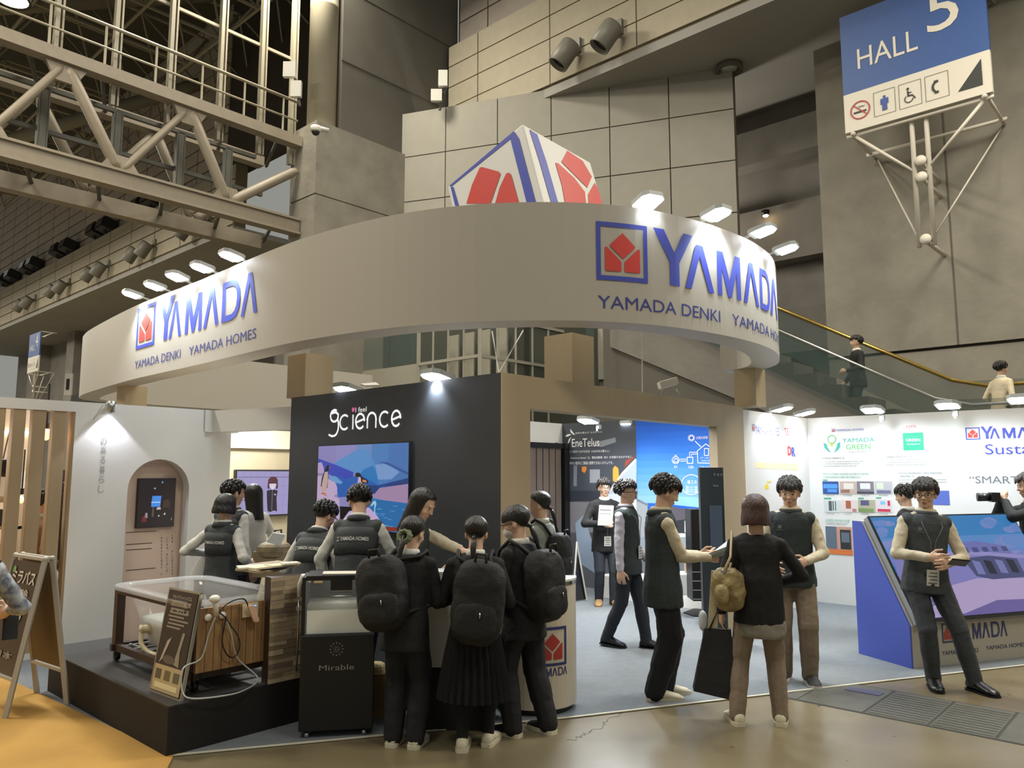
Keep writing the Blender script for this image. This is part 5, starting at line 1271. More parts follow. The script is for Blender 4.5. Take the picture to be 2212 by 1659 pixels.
# ------------------------------------------------------------ black mist cabinet
E = V((.985, .17, 0)).normalized(); NB = V((.17, -.985, 0)).normalized()
m0 = G(643, 1600); ml = .475
ca = thing('mist_cabinet', 'black wheeled cabinet with white lettering and a misty acrylic tank on top', 'cabinet', m0 + E * .24)
mat('cab_black', '0e0c0a', .5, var=.05); mat('mist', 'f0f1e6', .8, alpha=.97); mat('mist_thin', 'c9cabd', .9, alpha=.3); mat('clear_plastic', 'cfd6d8', .08, alpha=.09)
O = m0
mb = MB().mat('cab_black'); mb.para(O + ZV * .05, E * ml, -NB * .42, ZV * .6); bevel(mk('body', mb, ca), .006)
for x in (.04, ml - .07):
    for y in (.03, .36):
        c = O + E * x - NB * y + ZV * .025; mb = MB().mat('steel'); mb.lathe(c, [(.001, 0), (.024, 0), (.024, .025), (.001, .025)], 12, axis=E); mb.para(c - NB * .01 + ZV * .01, E * .03, NB * .02, ZV * .025); mk('caster', mb, ca, True)
tz0, tz1 = .65, 1.03
tO = O + E * .02 - NB * .03
tw_ = ml - .045
mb = MB().mat('clear_plastic'); mb.para(tO + ZV * tz0, E * tw_, NB * .006, ZV * (tz1 - tz0 - .03)); mb.para(tO + ZV * tz0, E * .006, -NB * .3, ZV * (tz1 - tz0 - .03)); mb.para(tO + E * (tw_ - .006) + ZV * tz0, E * .006, -NB * .3, ZV * (tz1 - tz0 - .03)); mk('tank', mb, ca)
mb = MB().mat('mist'); mb.para(tO + E * .01 - NB * .01 + ZV * (tz0 + .005), E * (tw_ - .02), -NB * .27, ZV * .15); mk('mist', mb, ca)
for i in range(3):
    mb = MB().mat('mist_thin'); mb.para(tO + E * .01 - NB * .015 + ZV * (tz0 + .156), E * (tw_ - .02), -NB * .26, ZV * (.012 + .014 * i)); mk('mist', mb, ca)
mb = MB().mat('cab_black'); mb.para(tO - NB * .3 + ZV * tz0, E * tw_, -NB * .02, ZV * (tz1 - tz0)); mb.para(tO + ZV * (tz1 - .03) + E * .0, E * tw_, -NB * .31, ZV * .03); mb.para(tO + E * .16 + NB * .007 + ZV * (tz1 - .1), E * .14, -NB * .005, ZV * .08); mb.para(O - E * .005 - NB * .03 + ZV * .64, E * .022, -NB * .3, ZV * .38); mk('lid', mb, ca)
L = bpy.data.lights.new('tank_light', 'POINT'); L.energy = .8; L.shadow_soft_size = .05; L.color = (1, .98, .9)
lo = bpy.data.objects.new('tank_light', L); COL.objects.link(lo); lo.location = tO + E * (tw_ / 2) - NB * .08 + ZV * (tz1 - .08)
mb = MB().mat(ink('c9b183'))
for x in (.05, .34): mb.para(tO + E * x + NB * .008 + ZV * (tz1 - .045), E * .055, -NB * .01, ZV * .014)
mk('hinge', mb, ca)
mb = MB().mat('steel')
for z_ in (tz1 - .1, tz1 - .135): mb.para(tO + E * .16 + NB * .012 + ZV * z_, E * .14, -NB * .004, ZV * .004)
mk('catch', mb, ca)
WM = Wall(O, E, NB); mb = MB()
wpx(mb, WM, 'Mirable', 689, 1449, 765, 1434, ink('8f8d86'), .003)
c = WM.uv(727, 1402)
for i in range(12):
    a_ = 2 * pi * i / 12; r_ = .04
    lay(mb, WM, [[(c[0] + r_ * cos(a_) + .0045 * cos(b2_), c[1] + r_ * sin(a_) + .0045 * sin(b2_)) for b2_ in [2 * pi * j / 8 for j in range(8)]]], .003, ink('8f8d86'))
    lay(mb, WM, [[(c[0] + .022 * cos(a_) + .002 * cos(b2_), c[1] + .022 * sin(a_) + .002 * sin(b2_)) for b2_ in [2 * pi * j / 6 for j in range(6)]]], .003, ink('8f8d86'))
    stroke(mb, WM, [(c[0] + .008 * cos(a_), c[1] + .008 * sin(a_)), (c[0] + .016 * cos(a_), c[1] + .016 * sin(a_))], .002, .003, ink('8f8d86'))
mk('lettering', mb, ca)
mb = MB().mat(ink('dcd6c4')); p = tO + E * .1 - NB * .05 + ZV * (tz1 + .002); mb.para(p, E * .22 + NB * .02, -NB * .14, ZV * .006); solo('leaflet', mb, 'white leaflets lying on top of the black cabinet', 'papers')

# ------------------------------------------------------------ counter and round podium
ct = thing('counter', 'white draped counter on dark legs behind the school girls', 'counter', V((-.4, 5.55, 0)))
mat('cloth_white', 'c9c5ba', .8, var=.04, bump=.2, bscale=9)
mb = MB().mat('cloth_white'); mb.box(-.72, -.1, 5.32, 5.36, .42, .97); mb.box(-.72, -.1, 5.32, 5.72, .95, .975); mk('drape', mb, ct)
mb = MB().mat('platform_black'); mb.box(-.7, -.12, 5.37, 5.7, 0, .9); mk('base', mb, ct)
for i, (lab, cc, p, sz) in enumerate((('yellow box on the counter left of the glasses girl', 'd9a53a', (1086, 1222), (.12, .1, .12)), ('beige upright box beside the yellow box on the counter', 'b9b39c', (1095, 1226), (.1, .09, .13)), ('cardboard box on the floor between the black cabinet and the girls', '8d744c', (820, 1482), (.18, .2, .3)), ('white plastic tray on the counter between two girls', 'c3c6c8', (951, 1255), (.1, .2, .06)))):
    p_ = G(p[0], p[1], 0.98) if i != 2 else V((-.97, 5.62, 0)); p_ = p_ if i != 0 else p_ + V((0, .1, 0))
    mb = MB().mat(ink(cc)); mb.box(p_.x - sz[0] / 2, p_.x + sz[0] / 2, p_.y, p_.y + sz[1], p_.z, p_.z + sz[2]); solo('box', mb, lab, 'box')
mb = MB().mat(ink('c8b98e')); mb.ell(V((-.97, 5.7, .32)), .07, .06, .05, e=.8); solo('paper_bag', mb, 'crumpled pale paper sticking out of the cardboard box', 'paper')
pc = V((.17, 5.94, 0)); pr = .31
pod = thing('round_podium', 'white round-fronted podium with red and blue emblem', 'podium', pc)
mat('podium_white', 'c8beaa', .4)
def dshape(r_, z, ext=.03): return [pc + V((r_ * cos(a), r_ * sin(a), z)) for a in [pi + pi * i / 24 for i in range(25)]] + [pc + V((r_, ext, z)), pc + V((-r_ * .5, ext, z)), pc + V((-r_ * .5, ext, z)) if False else pc + V((-r_, ext * .2, z))]
mb = MB().mat('podium_white'); mb.rings([dshape(pr, .05), dshape(pr, .9)]); mk('body', mb, pod, False)
mb = MB().mat('black_plastic'); mb.rings([dshape(pr - .03, 0), dshape(pr - .03, .05)]); mk('plinth', mb, pod)
mb = MB().mat('steel'); mb.rings([dshape(pr + .004, .9), dshape(pr + .004, .925)]); mk('band', mb, pod)
mb = MB().mat('white_plastic'); mb.rings([dshape(pr + .006, .925), dshape(pr + .006, .94)]); mk('top', mb, pod)
WP = PathWall([(pc.x + pr * cos(a), pc.y + pr * sin(a)) for a in [pi + pi * i / 36 for i in range(37)]]); WP.step = .02
for nm in ('name_navy', 'name_red'): pass
mat('podium_red', 'a8352c', .5); mat('podium_navy', '2f3170', .5)
a = WP.uv(1158, 1438); b = WP.uv(1222, 1352)
mb = MB(); emblem(mb, WP, a[0], WP.uv(1190, 1439)[1], b[0], WP.uv(1190, 1355)[1], 'podium_navy', 'podium_red', None, .003, .07)
wl = LAYOUT; x0, x1 = wl[0][1], wl[-1][2]; scp = (b[0] - a[0] + .015) / (x1 - x0); bigname(mb, WP, a[0] - .008 - scp * x0, scp, WP.uv(1190, 1461)[1], .068, 'podium_navy', .003)
mk('lettering', mb, pod)

# ------------------------------------------------------------ blue and white stand with the slanted display
FD = V((.945, .327, 0)).normalized(); SD = V((-.327, .945, 0)).normalized()
f0 = G(1970, 1447)
st_ = thing('display_stand', 'blue-sided white stand holding a big slanted display of a building', 'stand', f0)
mat('stand_blue', '4353a6', .45); mat('stand_white', 'a9a294', .5); mat('bezel_grey', '8b8f8e', .35)
prof = [(0, 0), (.62, 0), (.62, 1.255), (.52, 1.255), (0, .37)]
mb = MB().mat('stand_blue'); mb.prism([f0 + SD * x + ZV * z for x, z in prof], FD * .02); mk('side_panel', mb, st_)
mb = MB().mat('stand_white'); mb.prism([f0 + FD * .02 + SD * x + ZV * z for x, z in prof], FD * 1.95); mk('body', mb, st_)
mb = MB().mat('stand_blue'); mb.prism([f0 + FD * 1.97 + SD * x + ZV * z for x, z in prof], FD * .02); mk('side_panel', mb, st_)
sup = (SD * .52 + ZV * .885).normalized(); sn = FD.cross(sup).normalized(); sn = -sn if sn.dot(SD) > 0 else sn
mb = MB().mat('bezel_grey'); c0 = f0 + ZV * .37 + FD * .045 + sn * .01; mb.para(c0 + sup * .0, FD * 1.86, sup * 1.04, sn * .05); mk('display_back', mb, st_)
mb = MB().mat('black_plastic'); mb.para(c0 + sn * .052, FD * 1.86, sup * 1.04, sn * .015); mk('bezel', mb, st_)
WS = Wall(c0 + sn * .069, FD, sn, sup)
Q = lambda pts: [(.012 + x * 1.836, .03 + y * .995) for x, y in pts]
mb = MB()
def SP(col, pts, l, k=.75): lay(mb, WS, [Q(pts)], .0006 * l, screen(col, k))
SP('3a86c8', rect(0, .4, 1, 1), 0); SP('5d93d2', rect(0, .62, 1, .78), 1); SP('6f86cc', rect(0, .5, 1, .63), 1)
def S3(col, pts, l, k=.75): SP(col, [((x - 1862) / 306, y) for x, y in pts], l, k)
random.seed(11)
for cx, cy, rx, ry in ((.06, .93, .09, .05), (.12, .7, .16, .07), (.02, .84, .06, .06), (.62, .66, .1, .05), (.78, .9, .08, .07), (.86, .72, .14, .1), (.95, .84, .08, .06), (.4, .72, .1, .05), (.7, .6, .25, .04)):
    for j in range(4):
        ox, oy = random.uniform(-.4, .4) * rx, random.uniform(-.4, .4) * ry; pts = [(cx + ox + rx * .6 * cos(a), cy + oy + ry * .6 * sin(a)) for a in [2 * pi * i / 14 for i in range(14)]]
        SP(['6f90d2', '7890cf', '8394d0', '6a8ed0'][j], [(min(max(x, 0), 1), min(y, 1)) for x, y in pts], 2 + j)
SP('8a82bf', rect(0, .0, 1, .42), 3); SP('6f63a3', [(0, .3), (.5, .22), (1, .0), (0, 0)], 4)
SP('8683c6', [(0, .42), (.02, .55), (.18, .6), (.33, .56), (.45, .62), (.48, .7), (.62, .72), (.8, .66), (.84, .58), (1, .54), (1, .36), (.2, .3), (0, .3)], 5)
SP('7378bb', [(.45, .62), (.48, .7), (.62, .72), (.8, .66), (.84, .58), (.8, .55), (.5, .58)], 6)
SP('9a95d0', [(.15, .5), (.42, .58), (.66, .56), (1, .5), (1, .53), (.66, .6), (.4, .62)], 7)
SP('4a4f7c', [(.47, .54), (.66, .56), (1, .48), (1, .33), (.6, .32), (.5, .36)], 7)
for i in range(6): x = .52 + i * .08; SP('23253c' if i % 2 else '7b80b8', [(x, .38), (x + .05, .37), (x + .055, .5), (x + .005, .52)], 8)
for i in range(5): x = .5 + i * .07; SP('4b5084', [(x, .6), (x + .04, .6), (x + .04, .65), (x, .65)], 8)
for i in range(6): x = .06 + i * .032; SP('3c3f66', rect(x, .36, x + .012, .42), 8); SP('3c3f66', rect(x + .02, .5, x + .032, .56), 8)
SP('b9a6d0', [(.28, .28), (.5, .34), (1, .3), (1, .1), (.55, .12), (.3, .02), (.1, .0), (.12, .1)], 6)
for i in range(5): SP('a99fc8', [(.02 + i * .01, .03 + i * .045), (.3, .05 + i * .045), (.3, .058 + i * .045), (.02 + i * .01, .036 + i * .045)], 9)
for i in range(4): SP('a99fc8', [(.05 + i * .07, .0), (.056 + i * .07, .0), (.12 + i * .06, .22), (.114 + i * .06, .22)], 9)
mk('display', mb, st_)
WF = Wall(f0 + FD * .02, FD, -SD); mb = MB(); mat('stand_ink', '333764', .5)
a = WF.uv(2036, 1389); b = WF.uv(2060, 1345); emblem(mb, WF, a[0], a[1], b[0], b[1], 'stand_ink', 'podium_red', None, .003, .08)
k_ = b[0] - a[0]; bigname(mb, WF, a[0], k_ * 1.02, a[1] + .01, (b[1] - a[1]), 'stand_ink', .003)
wpx(mb, WF, 'YAMADA DENKI', 2035, 1416, 2112, 1399, 'stand_ink', .003, .01); wpx(mb, WF, 'YAMADA HOMES', 2130, 1404, 2214, 1387, 'stand_ink', .003, .01)
mk('lettering', mb, st_)

# ------------------------------------------------------------ booth room contents
sd_ = thing('slatted_door', 'brown slatted door with black frame inside the booth opening', 'door', BT(4, 3.4, 0))
mat('slat_brown', '5f534a', .5, stretch=(1, 1, .1), var=.08)
for i in range(12):
    s_ = 3.2 + i * .15; mb = MB().mat('slat_brown'); mb.sbox(s_, s_ + .125, 3.38, 3.42, .05, 2.1); mk('slat', mb, sd_)
for q in ((3.1, 5.14, 3.36, 3.46, 2.1, 2.18), (5.02, 5.14, 3.34, 3.46, 0, 2.18), (3.1, 3.2, 3.36, 3.46, 0, 2.18)):
    mb = MB().mat('black_plastic'); mb.sbox(*q); mk('door_frame', mb, sd_)
WD = Wall(BT(0, 3.37, 0), AV, -BV); mb = MB()
lay(mb, WD, [px_poly(WD, [(1198, 956), (1205, 956), (1205, 967), (1198, 967)])], .004, ink('e6e04a')); lay(mb, WD, [px_poly(WD, [(1198, 956), (1205, 956), (1198, 967)])], .005, ink('3c4ab0')); mk('sticker', mb, sd_)
pk = thing('white_plinth', 'long low white plinth along the booth room wall', 'plinth', BT(4.9, 1, 0))
mb = MB().mat('booth_white'); mb.sbox(4.55, 5.15, .2, 2.4, 0, .3); mb2 = mk('body', mb, pk)
ez = thing('white_easel', 'white thin-framed easel holding a dark board near the slatted door', 'easel', G(1250, 1300))
p1_, p2_ = G(1237, 1302), G(1268, 1298); tpz = DP(1246, 1170, p1_.y + .2)
for p in (p1_, p2_): mb = MB().mat('metal_white'); mb.bar(p, tpz, .02); mk('leg', mb, ez)
mb = MB().mat('black_plastic'); mb.prism([p1_ + V((.02, .02, .02)), p2_ + V((-.01, .02, .02)), tpz + V((.02, .02, -.15))], V((0, .02, 0))); mk('board', mb, ez)
def pbox(name, lab, cat, x0, y0, x1, y1, d, dep, m_):
    a = DP(x0, y1, d); b = DP(x1, y0, d); t = thing(name, lab, cat, V(((a.x + b.x) / 2, d, a.z))); mb = MB().mat(m_); mb.box(a.x, b.x, d, d + dep, max(a.z, 0.0), b.z); bevel(mk('body', mb, t), .01); return t, a, b
t, a, b = pbox('battery_unit', 'black rounded battery cabinet with white grid lines by the wood post', 'appliance', 1497, 1100, 1537, 1299, 8.9, .3, 'black_plastic')
mb = MB().mat(ink('b9bcbe'))
for i in range(6): z_ = .1 + i * .1; mb.box(a.x + .005, a.x + .1, 8.893, 8.899, z_, z_ + .005)
for x_ in (.1, .2): mb.box(a.x + x_, a.x + x_ + .006, 8.893, 8.899, .03, 1.1)
mk('grid_lines', mb, t)
t, a, b = pbox('white_charger', 'white wall charger box with dark handle recess on the plinth', 'appliance', 1489, 1116, 1505, 1180, 9.3, .18, 'white_plastic')
mb = MB().mat('black_plastic'); mb.box(a.x + .02, b.x - .02, 9.285, 9.3, b.z - .05, b.z - .03); mk('handle_recess', mb, t)
mb = MB().mat(ink('6f7fae')); mb.box(a.x + .01, b.x - .01, 9.285, 9.3, a.z + .02, a.z + .1); mk('label', mb, t)
t, a, b = pbox('white_counter', 'white low block beside the battery cabinet', 'plinth', 1462, 1240, 1500, 1286, 9.4, .3, 'booth_white')
t, a, b = pbox('wood_block', 'pale wood panel standing on the white low block', 'panel', 1480, 1200, 1495, 1240, 9.5, .05, 'slat_wood')
to = thing('info_totem', 'tall dark display totem with triangular foot beside the wood post', 'totem', G(1540, 1325))
mat('totem_grey', '2c3236', .4)
a = DP(1520, 1325, 8.1); b = DP(1562, 1010, 8.1)
mb = MB().mat('totem_grey'); mb.box(a.x, b.x, 8.1, 8.18, .02, b.z); mk('body', mb, to)
mb = MB().mat('platform_black'); mb.prism([G(1476, 1326), G(1545, 1300), G(1560, 1336), G(1500, 1334)], ZV * .02); mk('foot', mb, to)
p = DP(1533, 1092, 8.09); q = DP(1562, 1190, 8.09); mb = MB().mat(screen('4c5a68', .5)); mb.box(p.x, q.x, 8.085, 8.1, q.z, p.z); mk('display', mb, to)
WQ = Wall(V((0, 8.095, 0)), V((1, 0, 0)), V((0, -1, 0))); mb = MB(); wpx(mb, WQ, 'T E S', 1541, 1028, 1560, 1023, ink('a9adaf'), .003); wpx(mb, WQ, 'Power', 1541, 1051, 1552, 1047, ink('a9adaf'), .003); mk('lettering', mb, to)

# clerk display on the beige wall
WC = Wall(BT(0, 5.49, 0), AV, -BV)
tv = thing('clerk_display', 'lilac grid display on the beige wall with a cartoon woman in black vest', 'screen', BT(1, 5.4, 1.2))
a = WC.uv(501, 1118); b = WC.uv(625, 1015)
mb = MB().mat('black_plastic'); mb.prism([WC.pt(u, z, .0) for u, z in rect(a[0], a[1], b[0], b[1])], -BV * .05); mk('bezel', mb, tv)
mb = MB(); f = lambda x, y: (a[0] + .02 + x * (b[0] - a[0] - .04), a[1] + .02 + y * (b[1] - a[1] - .04))
R4 = lambda x0, y0, x1, y1: [f(x0, y0), f(x1, y0), f(x1, y1), f(x0, y1)]
def SC(col, pts, l): lay(mb, WC, [pts], .051 + .001 * l, screen(col, .85))
SC('a79fd0', R4(0, 0, 1, 1), 0)
for i in range(1, 8): SC('9087b8', R4(i / 8, 0, i / 8 + .004, 1), 1)
for y in (.2, .45, .65, .85): SC('9087b8', R4(0, y, 1, y + .006), 1)
SC('6a6488', R4(0, .86, 1, .872), 2)
zc = lambda pts: [f((x - 515) / 520, 1 - (y - 152) / 450) for x, y in pts]
SC('2b2030', zc([(805, 355), (840, 345), (880, 345), (915, 355), (905, 420), (915, 570), (880, 560), (850, 575), (820, 565), (810, 450)]), 2)
SC('5a3038', zc([(810, 330), (815, 240), (840, 212), (865, 207), (895, 215), (912, 245), (915, 330), (895, 338), (895, 280), (830, 280), (830, 338)]), 3)
SC('e8e0f4', zc([(828, 300), (832, 262), (895, 262), (897, 300), (880, 330), (862, 345), (845, 330)]), 4)
SC('5a3038', zc([(828, 282), (832, 255), (895, 255), (898, 282)]), 5); SC('e0d8ee', zc([(880, 388), (895, 388), (895, 402), (880, 402)]), 5)
for x in (850, 878): SC('3a2430', zc([(x - 5, 298), (x + 5, 298), (x + 5, 302), (x - 5, 302)]), 5)
SC('d0c4e0', zc([(859, 345), (861, 345), (861, 560), (859, 560)]), 5)
mk('display', mb, tv)
# bag, papers and padded seat behind the counter
P = DP(592, 1190, 7.4); mb = MB().mat(ink('9a8a6c')); mb.ell(P, .16, .12, .09, e=.7); mb.box(P.x - .17, P.x + .17, P.y - .1, P.y + .15, .75, P.z); solo('padded_seat', mb, 'beige padded seat behind the plank stand', 'seat', smooth=False)
P = DP(592, 1166, 7.2); mb = MB().mat(ink('c9c9c4')); mb.prism([P + V((-.07, 0, -.02)), P + V((.05, .03, -.06)), P + V((.09, .05, .04)), P + V((-.02, .02, .06))], V((0, .01, .01))); solo('brochure', mb, 'tilted white brochure near the black wall edge', 'papers')
P = DP(600, 1156, 7.3); mb = MB().mat('black_plastic'); mb.tube([P + V((-.04, 0, -.05)), P + V((-.03, 0, .04)), P + V((.03, 0, .05)), P + V((.04, 0, -.05))], .01, 8); solo('headphones', mb, 'dark headband shape behind the white brochure', 'headphones', smooth=True)

# ------------------------------------------------------------ A-frame sign at the left
af = thing('a_frame_sign', 'steel framed folding sign board with a dark poster at the lower left', 'sign', G(75, 1540))
mat('frame_alu', 'b2b0a8', .4, metal=.15); mat('cork', '7d6840', .8, var=.05)
TR = DP(98, 1208, 5.70); TR2 = DP(113, 1206, 5.78)
BL, BR = G(80, 1500), G(145, 1525); TL = TR + (BL - BR); TL2 = TR2 + (BL - BR)
# front leaf
fl_top, fr_top = TL, TR
fr_bot = G(10, 1555); fl_bot = fr_bot + (BL - BR)
for p, q in ((TR, fr_bot), (TL, fl_bot), (TR2, BR), (TL2, BL)):
    mb = MB().mat('frame_alu'); mb.bar(p, q, .035, .02); mk('leg', mb, af)
for p, q in ((TL, TR), (TL2, TR2), (BL + (TL2 - BL) * .24, BR + (TR2 - BR) * .24), (fl_bot + (TL - fl_bot) * .24, fr_bot + (TR - fr_bot) * .24)):
    mb = MB().mat('frame_alu'); mb.bar(p, q, .035, .02); mk('rail', mb, af)
def quadp(mb, m_, A, B, C, D_, th): n = (B - A).cross(D_ - A).normalized() * th; mb.mat(m_); mb.prism([A, B, C, D_], n)
l4 = lambda A, B, x: A + (B - A) * x
mb = MB(); quadp(mb, 'cork', l4(BL, TL2, .26), l4(BR, TR2, .26), l4(BR, TR2, .97), l4(BL, TL2, .97), .008); mk('back_board', mb, af)
mb = MB(); quadp(mb, 'board_dark', l4(fl_bot, TL, .26), l4(fr_bot, TR, .26), l4(fr_bot, TR, .97), l4(fl_bot, TL, .97), .008); mk('poster', mb, af)
pn = (l4(fr_bot, TR, .5) - l4(fl_bot, TL, .5)).cross(TL - fl_bot).normalized(); pn = pn if pn.dot(V((0, 0, EYE)) - TL) > 0 else -pn
AU = lambda x, y: l4(l4(fl_bot, TL, .26 + .7 * y), l4(fr_bot, TR, .26 + .7 * y), x) + pn * .013
mb = MB()
for s_, y, h_, x0, x1, cc in (('ミラバス', .80, .13, .12, .9, 'd8d3c4'), ('体験', .66, .1, .2, .8, 'b8b09c'), ('実演中', .5, .08, .25, .75, 'a89f8a'), ('日本', .12, .07, .2, .8, '8c8474')):
    vs, fs, _ = glyphs(s_, .02); mb.mat(ink(cc)); mb.add([AU(x0 + x * (x1 - x0), y + yy * h_) for x, yy in vs], fs)
mb.mat(ink('6fae6a')).poly([AU(.1, .9), AU(.2, .9), AU(.2, .95), AU(.12, .96)]); mb.mat(ink('c9bc92')).poly([AU(.6, .35), AU(.75, .5), AU(.7, .62), AU(.5, .6)])
mk('lettering', mb, af)
for p in (TL, TR, TL2, TR2):
    mb = MB().mat('frame_alu'); mb.ell(p, .02, .02, .02); mk('corner_cap', mb, af, True)
mb = MB().mat('frame_alu'); c = l4(l4(BL, TL2, .68), l4(BR, TR2, .68), .5); mb.bar(c, l4(BL, TL2, .6), .012); mb.bar(c, l4(BR, TR2, .6), .012); mk('brace', mb, af)
# cables on the carpet near the counter
mb = MB().mat('black_plastic'); mb.tube([G(806, 1526, .015), G(820, 1530, .015), G(845, 1536, .015), G(870, 1548, .015)], .006, 6); mb.tube([G(806, 1545, .015), G(840, 1541, .015), G(872, 1536, .015)], .006, 6)
solo('cable', mb, 'black cables lying on the carpet right of the black cabinet', 'cable', smooth=True)
# ------------------------------------------------------------ people
mat('skin', 'd0a98e', .55, var=.03, scale=4); mat('skin_pale', 'd3ac92', .55, var=.03, scale=4)
mat('hair_black', '18130f', .38, bump=.5, bscale=90, stretch=(1, 1, .12)); mat('hair_brown', '3a211a', .42, bump=.5, bscale=90, stretch=(1, 1, .12)); mat('hair_grey', '3a3836', .5, bump=.5, bscale=90, stretch=(1, 1, .12))
mat('shirt_white', 'cfcdc4', .8, var=.03, bump=.15, bscale=30); mat('shirt_cream', 'c6b99e', .8, var=.03, bump=.15, bscale=30)
mat('shirt_lilac', 'c4bfcc', .8, bump=.15, bscale=30)
mat('vest_grey', '3c4042', .8, var=.06, bump=.2, bscale=60); mat('vest_green', '2a3233', .8, var=.06, bump=.2, bscale=60)
mat('suit_black', '08080a', .8, var=.1, bump=.15, bscale=60); mat('trouser_black', '101115', .8, var=.1, bump=.15, bscale=40)
mat('trouser_navy', '1e222c', .8, var=.1, bump=.15, bscale=40); mat('trouser_brown', '7d6d5b', .8, var=.06, bump=.2, bscale=40); mat('trouser_grey', '35383b', .8, var=.06, bump=.2, bscale=40)
mat('pack_black', '0a0a08', .7, var=.1, bump=.3, bscale=120); mat('eye_dark', '1a1210', .2); mat('eye_white', 'cfc8c0', .3); mat('lip', 'a8655a', .5); mat('shoe_white', 'c9c1a8', .6); mat('shoe_black', '121212', .3); mat('sock_black', '0f0f10', .9)
mat('mask_white', 'c4bfb4', .8); mat('glass_frame', '2a2624', .3, metal=.5); mat('letter_white', 'c9cac6', .6); mat('badge', 'c9c8bf', .3); mat('lace_grey', '6c6f70', .6)
RX = lambda a: Matrix.Rotation(a, 3, 'X')
RZ = lambda a: Matrix.Rotation(a, 3, 'Z')
RY = lambda a: Matrix.Rotation(a, 3, 'Y')


def ik(p, q, l1, l2, pole):
    d = q - p; L = d.length
    if L > (l1 + l2) * .999: q = p + d * ((l1 + l2) * .999 / L); d = q - p; L = d.length
    x = (l1 * l1 - l2 * l2 + L * L) / (2 * L); h = sqrt(max(l1 * l1 - x * x, 0)); dn = d / L
    pl = pole - dn * pole.dot(dn); pl.normalize()
    return p + dn * x + pl * h, q


def vox(size, smooth_it=0, disp=0.0, dscale=.08):
    def f(o):
        m = o.modifiers.new('remesh', 'REMESH'); m.mode = 'VOXEL'; m.voxel_size = size; m.use_smooth_shade = True
        if smooth_it:
            s = o.modifiers.new('smooth', 'SMOOTH'); s.iterations = smooth_it; s.factor = .5
        if disp:
            tx = bpy.data.textures.get('folds_%d' % int(dscale * 1000)) or bpy.data.textures.new('folds_%d' % int(dscale * 1000), 'CLOUDS')
            tx.noise_scale = dscale; tx.noise_depth = 2
            d = o.modifiers.new('folds', 'DISPLACE'); d.texture = tx; d.strength = disp; d.mid_level = .5; d.texture_coords = 'LOCAL'
    return f


def oval(c, ax, ay, X, Y, n=16): return [c + X * ax * cos(2 * pi * i / n) + Y * ay * sin(2 * pi * i / n) for i in range(n)]


TORSO = [(-.075, .080, .062), (-.03, .094, .068), (.02, .092, .067), (.06, .083, .060), (.105, .079, .057), (.16, .088, .061), (.215, .098, .062), (.255, .098, .056), (.283, .074, .046), (.30, .042, .040), (.315, .034, .036)]
NP = 0


